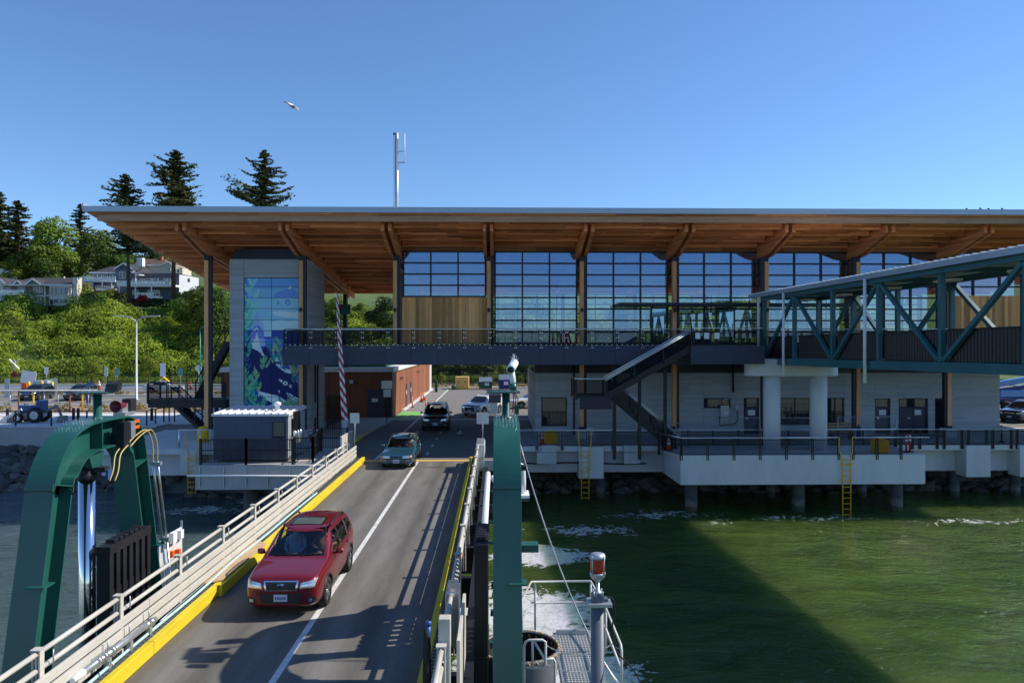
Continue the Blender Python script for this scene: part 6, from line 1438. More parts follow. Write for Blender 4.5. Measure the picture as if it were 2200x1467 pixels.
tsign(427,783,98,0.9,0.9,'sign_white','white round-cornered sign left of the teal lamp post','octa')
tsign(16,812,84,0.55,2.2,'galv_panel','narrow grey panel sign at the left end of the car park'); tsign(117,811,86,0.7,1.8,'galv_panel','narrow grey panel sign by the right yellow bollard')
tsign(193,818,92,0.6,1.6,'blue_machine','blue and white oval sign behind the floodlight','octa')
tsign(191,849,68,0.4,0.65,'dumpster_blue','small dark blue sign in the planting bed')
for k,(px,py) in enumerate(((353,804),(410,808))):
    if k==0:
        s=empty('roof_mounted_sign',(XA(353,92),92,0),'yellow tilted warning board above the white car','sign'); p=W(352,814,92); MB().tube([(p.x,92,0.1),(p.x,92,p.z)],0.05,6).build('pole','galvanised',s); MB().bar((p.x-0.6,92,p.z-0.2),(p.x+0.05,92,p.z+0.3),0.05,0.35,up=(0,1,0)).bar((p.x,91.95,p.z+0.3),(p.x+0.7,91.95,p.z-0.3),0.05,0.35,up=(0,1,0)).build('board','safety_yellow',s)
    else: cone(XA(px,98),98,0.01,'small orange cone at the far side of the car park',1.3)
cone(XA(213,98),98,0.01,'orange cone on the far kerb left of the street lamp',1.6)
# street lamps
sl=empty('street_lamp',(XA(293,78),78,0),'tall pale double armed street lamp in the car park','street lamp'); x=XA(293,78); zt=ZA(690,78)
MB().lathe([(0.2,0.1),(0.2,0.3),(0.13,0.35),(0.08,zt)],(x,78,0),12).build('pole','galv_panel',sl)
for s_ in (-1,1):
    MB().tube([(x,78,zt-0.05),(x+s_*0.5,78,zt+0.35),(x+s_*1.2,78,zt+0.52),(x+s_*1.7,78,zt+0.55)],0.05,7).build('arm','galv_panel',sl); MB().box(x+s_*1.9-0.55,x+s_*1.9+0.55,77.85,78.15,zt+0.5,zt+0.6).build('head','galv_panel',sl,0.03)
tl2=empty('lamp_post',(XA(430,96),96,0),'slim teal lamp post behind the timber column','lamp post'); x=XA(430,96); zt=ZA(706,96)
MB().lathe([(0.1,0.1),(0.07,zt)],(x,96,0),10).tube([(x,96,zt),(x+0.3,96,zt+0.25),(x+0.7,96,zt+0.4)],0.05,6).build('pole','teal_pole',tl2); MB().box(x+0.6,x+1.2,95.85,96.15,zt+0.35,zt+0.45).build('head','teal_pole',tl2)
# ---- black stair left of the tower
bs_=empty('black_stair',(XA(440,50),50,0),'black steel stair with wide landing left of the mural tower','staircase')
lx0,lx1=XA(327,50),XA(491,50); zl=ZA(855,50)
MB().box(lx0,lx1,49.4,51.2,zl-0.55,zl).build('landing','black_paint',bs_)
rail_run(bs_,[(lx0,49.4,zl),(lx1,49.4,zl)],1.1,drop=0.3,post=1.3,top='dark_steel'); rail_run(bs_,[(lx0,51.2,zl),(lx0,49.4,zl)],1.1,drop=0.3,post=1.3,top='dark_steel')
def bflight(p,q,y0,y1,n):
    f=part_empty('flight',bs_); p=Vector(p);q=Vector(q)
    for k in range(n):
        c=p.lerp(q,(k+0.5)/n); dx=abs(q.x-p.x)/n; MB().box(c.x-dx*0.6,c.x+dx*0.6,y0,y1,c.z-0.03,c.z+0.03).box(c.x-dx*0.5,c.x-dx*0.42,y0,y1,c.z-0.2,c.z).build('tread','balcony_panel',f)
    for y in (y0,y1):
        MB().bar((p.x,y,p.z-0.1),(q.x,y,q.z-0.1),0.06,0.22).build('stringer','black_paint',f); MB().tube([(p.x,y,p.z+1.0),(q.x,y,q.z+1.0)],0.04,6).build('handrail','black_paint',f)
        for t in (0.02,0.35,0.68,0.98): c=p.lerp(q,t); MB().box(c.x-0.04,c.x+0.04,y-0.03,y+0.03,c.z,c.z+1.0).build('post','black_paint',f)
bflight((XA(390,52.3),0,0.1),(XA(330,52.3),0,zl),51.3,52.6,11) if False else None
bflight((XA(452,49.9),0,0.05),(XA(372,49.9),0,zl-0.1),49.5,50.7,14)
bflight((XA(428,51.6),0,zl),(XA(492,51.6),0,ZA(722,51.6)-0.3),50.9,52.2,18)
MB().box(XA(462,51),XA(468,51),50.9,51.1,0,zl-0.55).build('support_post','black_paint',bs_)
lr=tag(MB().tube([(XA(382,44.4),44.4,1.05),(XA(459,44.4),44.4,1.05)],0.03,8).tube([(XA(385,44.4),44.4,0.0),(XA(385,44.4),44.4,1.05)],0.05,6).tube([(XA(430,44.4),44.4,0.0),(XA(430,44.4),44.4,1.05)],0.04,6).build('deck_handrail','stainless'),'short bright handrail left of the control booth','handrail')
ladder(413,43.25,0.0,-2.6,'yellow ladder left of the booth beam')
tag(MB().lathe([(0.35,0.001),(0.35,0.85),(0.2,1.0)],(XA(436,46.6),46.6,0),14).build('spill_drum','safety_yellow'),'yellow drum behind the short handrail left of the booth','drum')
# ---- blue tractor on the promenade
tr_=empty('tractor',(XA(60,58.5),58.5,0),'small blue tractor with a grey loader standing on the promenade','tractor')
def tp(px,py): return W(px,py,58.5)
cxx=XA(70,58.5)
MB().box(cxx-0.9,cxx+0.5,58.1,58.9,0.75,1.35).build('hood','blue_machine',tr_,0.06); MB().box(cxx+0.55,cxx+0.95,58.0,59.0,0.8,1.75).build('seat_console','blue_machine',tr_,0.05); MB().box(cxx-1.1,cxx+1.0,58.25,58.75,0.45,0.75).build('chassis','off_white',tr_)
for dx,r in ((-0.75,0.38),(0.55,0.6)):
    for y in (57.9,58.95):
        w_=MB().lathe([(r*0.6,0),(r,0.04),(r,0.22),(r*0.6,0.26)],(cxx+dx,y-0.13,r+0.002),18,'y').build('wheel','black_rubber',tr_); MB().lathe([(r*0.55,-0.01),(r*0.55,0.27)],(cxx+dx,y-0.13,r+0.002),14,'y').build('rim','off_white',w_)
MB().bar((cxx-0.5,57.95,1.05),(cxx-1.6,57.95,0.4),0.12,0.2).bar((cxx-0.5,59.05,1.05),(cxx-1.6,59.05,0.4),0.12,0.2).build('loader_arm','off_white',tr_); MB().prism([(cxx-2.3,0.03),(cxx-1.6,0.03),(cxx-1.5,0.6),(cxx-1.7,0.55)],'y',57.8,59.2).build('bucket','galv_panel',tr_)
MB().bar((cxx+1.0,58.5,0.8),(cxx+1.9,58.5,1.3),0.15,0.2).bar((cxx+1.9,58.5,1.3),(cxx+2.3,58.5,0.4),0.12,0.16).prism([(cxx+2.0,0.03),(cxx+2.6,0.03),(cxx+2.6,0.5),(cxx+2.2,0.5)],'y',58.2,58.8).build('digger_arm','concrete_dark',tr_)
# ================================================================== hillside, houses, trees
def hz(x, y):
    if y <= 118: return 0.2
    t = min(1.0,(y-118)/29.0); z = 0.2+13.2*(t*t*(3-2*t)*0.45+t*0.55)
    if y > 147: z += (y-147)*0.15
    if y > 185: z += (y-185)*0.03
    z += 0.9*math.sin(x*0.13+1.3)*min(1,t*2)*(1-0.6*t)+0.5*math.sin(x*0.31+y*0.22)*min(1,t*2)
    return z
xs = np.arange(-190,151,3.0); ys = np.concatenate([np.arange(117.6,150,2.0),np.arange(150,330,6.0)])
V=[(x,y,hz(x,y)) for y in ys for x in xs]; nx=len(xs)
F=[(j*nx+i,j*nx+i+1,(j+1)*nx+i+1,(j+1)*nx+i) for j in range(len(ys)-1) for i in range(nx-1)]
me=bpy.data.meshes.new('hillside'); me.from_pydata(V,[],F); me.polygons.foreach_set('use_smooth',[True]*len(F)); struct(link('hillside',me,'grass_ground'))
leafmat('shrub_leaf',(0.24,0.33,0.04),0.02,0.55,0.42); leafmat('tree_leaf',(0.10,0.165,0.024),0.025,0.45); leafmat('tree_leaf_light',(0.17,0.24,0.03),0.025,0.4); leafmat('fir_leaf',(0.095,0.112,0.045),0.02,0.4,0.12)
leafmat('hedge_leaf',(0.035,0.062,0.014),0.02,0.4); leafmat('red_leaf',(0.45,0.02,0.015),0.01,0.3); leafmat('dry_plant',(0.20,0.17,0.04),0.02,0.4)
def leaf_mesh(name, P, Nn, S, tone, m, rng):
    # quads at P facing roughly Nn with size S
    n=len(P); r=rng.normal(size=(n,3)); t=np.cross(Nn,r); t/=np.linalg.norm(t,axis=1)[:,None]+1e-9; b=np.cross(Nn,t)
    asp=rng.uniform(0.55,0.8,n)[:,None]; s=S[:,None]
    bend=Nn*s*0.18
    v=np.stack([P-t*s*0.5,P+b*s*asp*0.5+bend*0.4,P+t*s*0.5,P-b*s*asp*0.5+bend*0.4],1).reshape(-1,3)
    me=bpy.data.meshes.new(name); me.vertices.add(4*n); me.vertices.foreach_set('co',v.astype(np.float32).ravel()); me.loops.add(4*n); me.loops.foreach_set('vertex_index',np.arange(4*n,dtype=np.int32)); me.polygons.add(n); me.polygons.foreach_set('loop_start',np.arange(0,4*n,4,dtype=np.int32)); me.update(calc_edges=True)
    a=me.attributes.new('tone','FLOAT','FACE'); a.data.foreach_set('value',np.clip(tone,0,1).astype(np.float32))
    me.materials.append(MAT[m]); return me
def blob_leaves(rng, c, rad, n, size, tone0, lo=-0.35):
    d=rng.normal(size=(n,3)); d/=np.linalg.norm(d,axis=1)[:,None]; d[:,2]=np.where(d[:,2]<lo,-d[:,2],d[:,2])
    lump=1+0.16*np.sin(d[:,0]*5+c[0])*np.cos(d[:,1]*6+c[1])+0.12*np.sin(d[:,2]*9+c[0]*3)
    rr=(1-np.abs(rng.normal(size=n))*0.16)*lump
    P=np.array(c)+d*rr[:,None]*np.array(rad); Nn=d*1.0+rng.normal(size=(n,3))*0.42; Nn[:,2]+=0.2; Nn/=np.linalg.norm(Nn,axis=1)[:,None]
    return P,Nn,rng.uniform(0.7,1.3,n)*size, tone0+rng.normal(size=n)*0.16
# shrubs covering the bank: nobody could count them
rg=np.random.default_rng(5); acc=[[],[],[],[]]
def addb(*a):
    for k,v in enumerate(blob_leaves(*a)): acc[k].append(v)
for i in range(1050):
    x=rg.uniform(-112,-14) if i<760 else rg.uniform(-14,75); y=118.5+25.5*rg.random()**0.9
    r=rg.uniform(0.8,1.9)*(1.75 if rg.random()<0.22 else 1); addb(rg,(x,y,hz(x,y)+r*0.25),(r*1.2,r*1.15,r*rg.uniform(0.8,1.4)),int(125*r*r) if i<760 else int(60*r*r),0.34 if i<760 else 0.5,0.52+rg.normal()*0.3)
tag(link('hillside_shrubs',leaf_mesh('hillside_shrubs',*[np.concatenate(a) for a in acc],'shrub_leaf',rg)),'dense bright green shrubs covering the bank below the houses','shrubs',kind='stuff')
# darker foreground bushes right above the fence and under the big firs
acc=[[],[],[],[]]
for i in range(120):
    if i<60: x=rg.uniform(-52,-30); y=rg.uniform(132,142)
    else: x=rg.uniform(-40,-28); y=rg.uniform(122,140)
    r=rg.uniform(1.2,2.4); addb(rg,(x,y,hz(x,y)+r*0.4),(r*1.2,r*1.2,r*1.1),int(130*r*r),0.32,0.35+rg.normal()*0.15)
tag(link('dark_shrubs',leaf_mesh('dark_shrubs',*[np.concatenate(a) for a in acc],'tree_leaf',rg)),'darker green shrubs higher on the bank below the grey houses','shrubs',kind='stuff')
# low dry planting in the lot beds and a fringe of grass
acc=[[],[],[],[]]
for i in range(420):
    k=i%3
    if k==0: x=rg.uniform(-75,-27); y=rg.uniform(66,72.5)
    elif k==1: x=rg.uniform(-74,-25); y=rg.uniform(86.7,88.4)
    else: x=rg.uniform(-9,20); y=rg.uniform(99.6,103.2)
    r=rg.uniform(0.18,0.42); addb(rg,(x,y,0.15),(r,r,r*1.1),46,0.14,0.5+rg.normal()*0.25)
tag(link('bed_planting',leaf_mesh('bed_planting',*[np.concatenate(a) for a in acc],'dry_plant',rg)),'low yellowish planting in the gravel beds of the car park','planting',kind='stuff')
acc=[[],[],[],[]]
for i in range(1500): x=rg.uniform(-85,25); y=rg.uniform(112.6,117.8); addb(rg,(x,y,0.2),(0.4,0.4,0.35+0.5*rg.random()),26,0.2,0.55+rg.normal()*0.2)
tag(link('verge_grass',leaf_mesh('verge_grass',*[np.concatenate(a) for a in acc],'tree_leaf_light',rg)),'rough grass along the railway behind the black fence','grass',kind='stuff')
# ---- deciduous trees
def decid_mesh(seed,m,h=12.0,r=4.2,n=5200,size=0.42):
    rng=np.random.default_rng(seed); acc=[[],[],[],[]]; k=15
    for i in range(k):
        t=i/k; a=rng.uniform(0,6.28); zz=h*(0.36+0.56*rng.random()); sp=r*(1.0-abs((zz/h)-0.55)*1.25)*rng.uniform(0.35,0.85); c=(sp*math.cos(a),sp*math.sin(a),zz); rr=r*rng.uniform(0.28,0.5)
        for q,v in enumerate(blob_leaves(rng,c,(rr*1.1,rr*1.1,rr*0.9),n//k,size,0.5+rng.normal()*0.17,-0.8)): acc[q].append(v)
    return leaf_mesh('crown',*[np.concatenate(a) for a in acc],m,rng)
def trunk_mesh(h,r,seed,limbs=6,bare=False):
    rng=random.Random(seed); m=MB(); m.tube([(0,0,-0.8),(0.03*h*0.3,0,h*0.3),(0.0,0.05,h*0.62),(0.05,0,h*0.85)],[r*1.25,r*0.85,r*0.5,r*0.15],8)
    for k in range(limbs):
        a=rng.uniform(0,6.28); z=h*rng.uniform(0.3,0.62); l=h*rng.uniform(0.16,0.3); m.tube([(0,0,z),(l*0.5*math.cos(a),l*0.5*math.sin(a),z+l*0.55),(l*math.cos(a),l*math.sin(a),z+l*0.95)],[r*0.4,r*0.25,r*0.08],5)
    me=m.mesh('trunk'); me.materials.append(MAT['bark']); return me
DM=[decid_mesh(1,'tree_leaf'),decid_mesh(2,'tree_leaf_light'),decid_mesh(3,'tree_leaf'),decid_mesh(4,'hedge_leaf'),decid_mesh(6,'tree_leaf_light')]
TM=[trunk_mesh(12,0.28,1),trunk_mesh(12,0.25,2)]
def tree(name,px,pytop,Y,k,label,wide=1.0,group='leafy trees on the hillside',base=None,cat='tree'):
    x=XA(px,Y); zb=hz(x,Y) if base is None else base; zt=ZA(pytop,Y); s=max(0.1,(zt-zb)/12.0)
    t=empty(name,(x,Y,zb),label,cat,group)
    for nm,me in (('crown',DM[k]),('trunk',TM[k%2])):
        o=bpy.data.objects.new(nm,me); col.objects.link(o); o.parent=t; o.scale=(s*wide,s*wide,s); o.rotation_euler=(0,0,(px*0.37)%6.28)
    return t
for (px,pt,Y,k,lab,wd) in [
 (118,478,168,1,'light green leafy tree behind the beige house, between two dark firs',1.0),(60,545,166,0,'rounded green tree behind the left house roof',1.2),(150,545,170,4,'bright green broad tree left of the grey houses',1.15),(208,500,176,0,'green tree with broad crown above the grey house',0.95),
 (235,520,172,2,'dark green tree under the left end of the roof',1.0),(25,560,164,1,'pale green tree at the left edge behind the white gable',1.1),(262,540,170,2,'dark leafy tree directly behind the grey gabled house',1.0),(100,560,163,0,'leafy tree just above the beige house ridge',1.1),(310,520,188,3,'dark tree behind the brown roofed house',1.2),(355,545,215,4,'pale green hillside tree far behind the brown roof',1.5),
 (430,618,131,0,'full green tree beside the timber column, below the grey house',1.0),(465,622,128,0,'green tree left of the mural tower',0.95),(400,640,134,2,'dark round tree below the grey house corner',1.0),
 (728,640,135,1,'sunny green tree right of the mural tower',1.1),(770,650,140,4,'light green tree seen under the roof behind the barrier arm',1.2),(825,640,132,3,'dark green tree left of the glazed hall',1.1),(700,650,150,0,'green tree behind the right side of the mural tower',1.3),
 (1082,778,107,4,'small pale green tree behind the dumpsters',0.9),(985,770,109,3,'dark leafy tree behind the yellow cabinet',1.6),(940,765,111,3,'dark leafy tree behind the rusty building end',1.5),(1040,765,110,3,'dark leafy tree behind the green dumpster',1.7),(1130,765,110,3,'dark leafy tree at the left corner of the concrete storey',1.6),
 (900,690,150,0,'green tree behind the wood clad bay of the hall',1.3),(1000,680,150,1,'green tree seen through the left hall glazing',1.3),(1110,690,148,1,'bright tree seen through the second glazed bay',1.4),(1200,680,150,4,'bright tree seen through the glazing near the red posts',1.4),(1300,690,146,1,'bright tree seen through the third glazed bay',1.4),(1390,685,150,0,'green tree seen through the glass door',1.4),(1480,690,147,4,'bright tree seen through the glazing above the stair head',1.4),(1580,680,150,1,'bright tree seen through the glazing by the gangway',1.4),(1690,690,147,0,'green tree behind the gangway truss',1.4),(1800,690,150,1,'green tree behind the gangway in the sixth bay',1.4),(1950,690,148,0,'green tree behind the right part of the hall',1.4),(2180,770,130,1,'bright tree at the right edge above the parked cars',1.5)]:
    tree('leafy_tree',px,pt,Y,k,lab,wd)
for (px,pt,Y,k,lab,wd) in [(-60,500,165,0,'broad green tree left of the white gabled house',1.2),(-150,490,172,2,'dark leafy tree farther left on the hill',1.2),(-260,500,168,1,'light leafy tree at the far left of the hill',1.3),(-380,520,165,0,'leafy tree at the left end of the bank',1.3),(-520,520,170,2,'dark leafy tree beyond the left end of the bank',1.4)]:
    tree('leafy_tree',px,pt,Y,k,lab,wd)
for (px,pt,Y,lab) in ((200,775,103.0,'young street tree with thin trunk left of the yellow diamond sign'),(320,765,104,'young street tree right of the street lamp'),(950,804,100.6,'small young tree by the white kerb behind the lot')):
    x=XA(px,Y); zt=ZA(pt,Y); t=empty('young_tree',(x,Y,0.1),lab,'tree','young street trees'); s=zt/12.0
    o=bpy.data.objects.new('crown',DM[4]); col.objects.link(o); o.parent=t; o.scale=(s*0.85,s*0.85,s)
    o=bpy.data.objects.new('trunk',TM[0]); col.objects.link(o); o.parent=t; o.scale=(s*0.8,s*0.8,s)
# ---- firs
def fir_mesh(seed,h,r,z0,ragged=0.35,lean=0.0,nb=150):
    rng=np.random.default_rng(seed); P=[];Nn=[];S=[];T=[]; br=MB(); br.tube([(0,0,-1),(lean*0.3,0,h*0.4),(lean,0,h)],[h*0.016,h*0.011,0.03],8)
    for i in range(nb):
        t=(i+rng.random())/nb; z=z0+(h-z0)*t; a=rng.uniform(0,6.28); env=(1-t)**0.5*(0.5+0.5*min(1,t*4))*(0.78+0.32*math.sin(a*2+seed+t*5)); l=r*env*(1-ragged+ragged*2*rng.random()); l=max(0.35,l)
        if rng.random()<0.12: l*=1.35
        if rng.random()<0.16: l*=0.45
        cx=lean*(z/h)**1.6; d=np.array([math.cos(a),math.sin(a),0]); dr=rng.uniform(-0.22,0.34); n=int(12+l*17)
        pts=[(cx,0,z)]
        for j in range(n):
            f=(j+0.6)/n; p=np.array([cx,0,z])+d*l*f+np.array([0,0,-dr*l*f*f+0.10*l*f*f*f*2]); side=np.cross(d,[0,0,1])*rng.normal()*0.20*l*(0.4+f*0.6)*0.8
            P.append(p+side+rng.normal(size=3)*0.07); nn=np.array([rng.normal()*0.5,rng.normal()*0.5,1.0]); nn/=np.linalg.norm(nn); Nn.append(nn); S.append(rng.uniform(0.48,0.85)*(0.75+0.25*l/r)); T.append(0.45+rng.normal()*0.2)
        br.tube([(cx,0,z),(cx+d[0]*l*0.95,d[1]*l*0.95,z-dr*l*0.9+0.1*l)],[0.05+0.02*l,0.012],4)
    return leaf_mesh('crown',np.array(P),np.array(Nn),np.array(S),np.array(T),'fir_leaf',rng), br.mesh('trunk')
def fir(px,pytop,Y,seed,h_base,r,z0f,label,lean=0.0,nb=150,zb=None,ragged=0.35,meshes=None,sc_=None):
    x=XA(px,Y); zb=hz(x,Y) if zb is None else zb; h=ZA(pytop,Y)-zb
    t=empty('fir_tree',(x,Y,zb),label,'tree','fir trees')
    if meshes is None: cm_,tm_=fir_mesh(seed,h,r,h*z0f,ragged,lean,nb); tm_.materials.append(MAT['bark']); s=(1,1,1)
    else: cm_,tm_,h0=meshes; k=h/h0; s=(k*r,k*r,k)
    for nm,me in (('crown',cm_),('trunk',tm_)):
        o=bpy.data.objects.new(nm,me); col.objects.link(o); o.parent=t; o.scale=s
        if meshes is not None: o.rotation_euler=(0,0,px*0.7)
    return t
fir(278,378,145,21,0,5.6,0.42,'tall dark fir with bare trunk in front of the grey houses, left of two',-0.9,190)
fir(372,328,147,22,0,6.0,0.48,'tallest dark fir with bare trunk rising above the roof, second from left',0.5,250)
fir(566,326,150,23,0,7.0,0.30,'dark fir with open ragged crown rising above the mural tower',0.4,230,ragged=0.5)
g=fir_mesh(31,26.0,5.4,5.0,0.4,0,230); g[1].materials.append(MAT['bark']); GM=(g[0],g[1],26.0)
for (px,pt,Y,lab,w) in ((38,435,172,'dark fir near the left edge behind the white gable',1.15),(0,418,176,'dark fir cut by the left edge of the picture',1.2),(172,442,182,'slim fir with a fine pointed top left of the roof corner',0.9),(80,490,190,'smaller fir standing far back on the left',0.9),(140,520,195,'small far fir behind the light green tree',0.8),(18,500,185,'fir behind the left house, half hidden',1.0),(-110,430,180,'tall fir left of the picture edge',1.1),(-220,450,185,'fir at the far left of the hill',1.1)):
    fir(px,pt,Y,0,0,w,0,lab,meshes=GM)
# ---- garden shrubs beside the houses
SB=[leaf_mesh('bush',*blob_leaves(np.random.default_rng(s_),(0,0,0.55),(1,1,0.75),900,0.22,0.5),m_,np.random.default_rng(9)) for s_,m_ in ((1,'hedge_leaf'),(2,'tree_leaf_light'),(3,'red_leaf'),(4,'tree_leaf'))]
for (px,py,Y,w,h,k,lab) in ((178,640,152,4.2,5.0,1,'big round yellow green bush beside the beige house chimney'),(195,644,151,3.0,3.0,0,'dark clipped bush between the two houses'),(215,642,152,3.4,2.6,1,'light bush below the lower white deck'),(240,640,153,2.6,3.4,1,'yellowish bush in front of the grey house'),(258,645,150,2.8,3.0,0,'dark round bush by the left fir trunk'),(307,648,147,2.2,2.4,2,'red flowering bush below the grey house'),(384,646,150,1.8,3.0,1,'yellow green conical bush at the corner of the grey house'),(405,640,150,2.8,2.6,1,'light bush right of the grey house'),(230,660,146,5.2,2.0,0,'long dark hedge along the garden edge'),(330,655,147,6.0,1.8,0,'dark hedge below the grey house'),(120,664,146,6.5,1.2,0,'dark hedge in front of the beige house'),(35,664,146,6.0,1.2,3,'green hedge at the left edge below the beige house')):
    x=XA(px,Y); zb=ZA(py,Y)-h*0.5; o=bpy.data.objects.new('garden_bush',SB[k]); col.objects.link(o); o.location=(x,Y,zb); o.scale=(w*0.6,w*0.45,h*0.75); tag(o,lab,'bush','garden bushes')
# ---- houses
mat('house_taupe',(0.22,0.19,0.145),0.8,0,0.06); mat('house_cream',(0.62,0.57,0.46),0.8,0,0.05); mat('house_bluegrey',(0.16,0.19,0.25),0.8,0,0.06); mat('house_lightgrey',(0.55,0.58,0.62),0.8,0,0.05); mat('house_slate',(0.085,0.098,0.135),0.8,0,0.08)
mat('shingle_grey',(0.045,0.045,0.055),0.9,0,0.2,3.0); mat('shingle_brown',(0.11,0.07,0.052),0.9,0,0.15,3.0); mat('brick_red',(0.35,0.12,0.07),0.9,0,0.15)
class House:
    def __init__(s,label,px,py,Y): s.Y=Y; s.r=empty('house',tuple(W(px,py,Y)),label,'house','houses on the hill')
    def P(s,px,py,dy=0): 
        p=W(px,py,s.Y); return Vector((p.x,s.Y+dy,p.z))
    def box(s,name,px0,px1,py0,py1,m,d0=0.0,d1=6.0,par=None,bev=0):
        a=s.P(px0,py1); b=s.P(px1,py0); return MB().box(a.x,b.x,s.Y+d0,s.Y+d1,a.z,b.z).build(name,m,par or s.r,bev)
    def win(s,px0,px1,py0,py1,d=0.0,n=1,name='window'):
        w=s.box(name,px0,px1,py0,py1,'white_paint',d-0.10,d+0.02); k=(px1-px0)/n
        for i in range(n): s.box('pane',px0+i*k+min(0.9,k*0.12),px0+(i+1)*k-min(0.9,k*0.12),py0+0.8,py1-0.8,'dark_window',d-0.13,d-0.105,w)
        return w
    def rail(s,px0,px1,py0,py1,d,n):
        r=s.box('balcony_rail',px0,px1,py0,py0+0.8,'white_paint',d-0.06,d+0.06)
        s.box('bottom_rail',px0,px1,py1-1.0,py1,'white_paint',d-0.05,d+0.05,r)
        for i in range(n+1): x=px0+(px1-px0)*i/n; s.box('baluster_post',x-0.45,x+0.45,py0+0.8,py1-1.0,'white_paint',d-0.05,d+0.05,r)
        s.box('glass_panel',px0,px1,py0+1.2,py1-1.2,'clear_glass',d-0.01,d+0.01,r)
    def roof(s,px0,px1,pye,rx0,rx1,pyr,depth,m,d0=-0.5):
        a=s.P(px0,pye,d0);b=s.P(px1,pye,d0);c=s.P(px1,pye,depth+0.5);d=s.P(px0,pye,depth+0.5)
        for v in (c,d): v.z=a.z
        c.x=b.x; d.x=a.x
        e=s.P(rx0,pyr,depth/2);f=s.P(rx1,pyr,depth/2); 
        o=MB().add([a,b,c,d,e,f],[(0,1,5,4),(1,2,5),(2,3,4,5),(3,0,4),(3,2,1,0)]).build('roof',m,s.r)
        MB().box(a.x,b.x,a.y-0.06,a.y-0.004,a.z-0.12,a.z+0.14).build('gutter','white_paint',o); return o
    def gable(s,px0,px1,pye,pxa,pya,d0,d1,mroof,mwall):
        a=s.P(px0,pye,d0);b=s.P(px1,pye,d0);t=s.P(pxa,pya,d0); D=Vector((0,d1-d0,0)); O=Vector((0,-0.25,0)); k=0.12
        MB().add([a,b,t],[(0,1,2)]).build('gable_wall',mwall,s.r)
        U=Vector((0,0,0.15)); MB().add([a+O,t+O,t+D,a+D,a+O+U,t+O+U,t+D+U,a+D+U],[(0,1,2,3),(7,6,5,4),(0,4,5,1),(1,5,6,2),(2,6,7,3),(3,7,4,0)]).add([b+O,t+O,t+D,b+D,b+O+U,t+O+U,t+D+U,b+D+U],[(3,2,1,0),(4,5,6,7),(1,5,4,0),(2,6,5,1),(3,7,6,2),(0,4,7,3)]).build('gable_roof',mroof,s.r)
        MB().bar(a+O*1.1+U*0.3,t+O*1.1+U*0.3,0.06,0.28).bar(b+O*1.1+U*0.3,t+O*1.1+U*0.3,0.06,0.28).build('bargeboard','white_paint',s.r)
# beige house
H=House('taupe two storey house with grey hipped roof and arched windows',85,656,150)
H.box('wall',10,114,613,657,'house_taupe',0.0,9.0); H.box('wall',114,160,613,657,'house_cream',-1.2,8.0)
H.roof(2,164,613,40,128,592,9.0,'shingle_grey',-1.5); H.gable(66,100,613,82,601,-1.6,3.5,'shingle_grey','house_taupe'); H.gable(40,57,612,48,604,-1.4,3,'shingle_grey','house_taupe'); H.gable(-5,28,612,10,598,-2,3,'shingle_grey','house_cream')
H.win(72,93,613,628,-0.05,3); H.win(39,55,613,626,-0.05,3); H.win(117,133,616,635,-1.3,2); H.win(146,155,617,635,-1.3,1); H.win(138,143,617,635,-1.3,1); H.win(116,124,642,656,-1.3,1,'door'); H.win(125,134,641,651,-1.3,2); H.win(138,145,641,650,-1.3,2); H.win(148,155,642,650,-1.3,2); H.win(71,97,638,650,-0.05,3); H.win(38,52,637,649,-0.05,1); H.win(12,24,617,631,-0.05,2); H.win(2,8,638,652,-0.05,1)
H.box('balcony',-6,66,631,635,'white_paint',-2.2,-0.01); H.rail(-6,66,624,631,-2.2,16); H.box('band',66,114,634,636,'white_paint',-0.25,-0.02)
for x in (18,22,53,66,98): H.box('post',x-1.1,x+1.1,635,656,'white_paint',-2.3,-2.0) if x<67 else H.box('post',x-1.0,x+1.0,613,656,'white_paint',-0.3,-0.02)
H.box('chimney',161,170,596,655,'house_cream',-0.8,1.0); H.box('vent_pipe',110,113,590,597,'white_paint',4.0,4.3)
H=House('white gabled house with broad chimney behind the left edge',15,612,163)
H.box('wall',-15,36,597,640,'house_cream',0,8); H.gable(-15,40,597,20,583,-0.2,8,'shingle_grey','house_cream'); H.box('chimney',4,14,578,640,'house_cream',-1.2,-0.3)
# grey gabled house
H=House('blue grey gabled house with white balcony and dark roof',240,628,160)
H.box('wall',197,296,585,632,'house_bluegrey',0,8); H.roof(194,300,586,218,292,568,8,'shingle_grey'); H.gable(252,292,580,272,567,-1.2,4,'shingle_grey','house_slate'); H.box('wall',253,291,580,632,'house_bluegrey',-1.1,-0.02)
H.win(201,219,589,602,-0.05,2); H.win(222,232,589,604,-0.05,1,'door'); H.win(236,251,589,602,-0.05,2); H.win(263,276,585,600,-1.2,2); H.win(282,290,584,590,-1.2,1); H.win(205,218,611,620,-0.05,2); H.win(225,236,610,620,-0.05,1); H.win(240,256,610,618,-0.05,2)
H.box('balcony',184,260,603,607,'white_paint',-2.4,-0.02); H.rail(184,260,596,603,-2.4,14); H.box('balcony',223,260,622,626,'white_paint',-3.2,-0.6); H.rail(223,260,616,622,-3.2,8)
for x in (192,212,232,252): H.box('post',x-0.8,x+0.8,607,632,'white_paint',-2.4,-2.2)
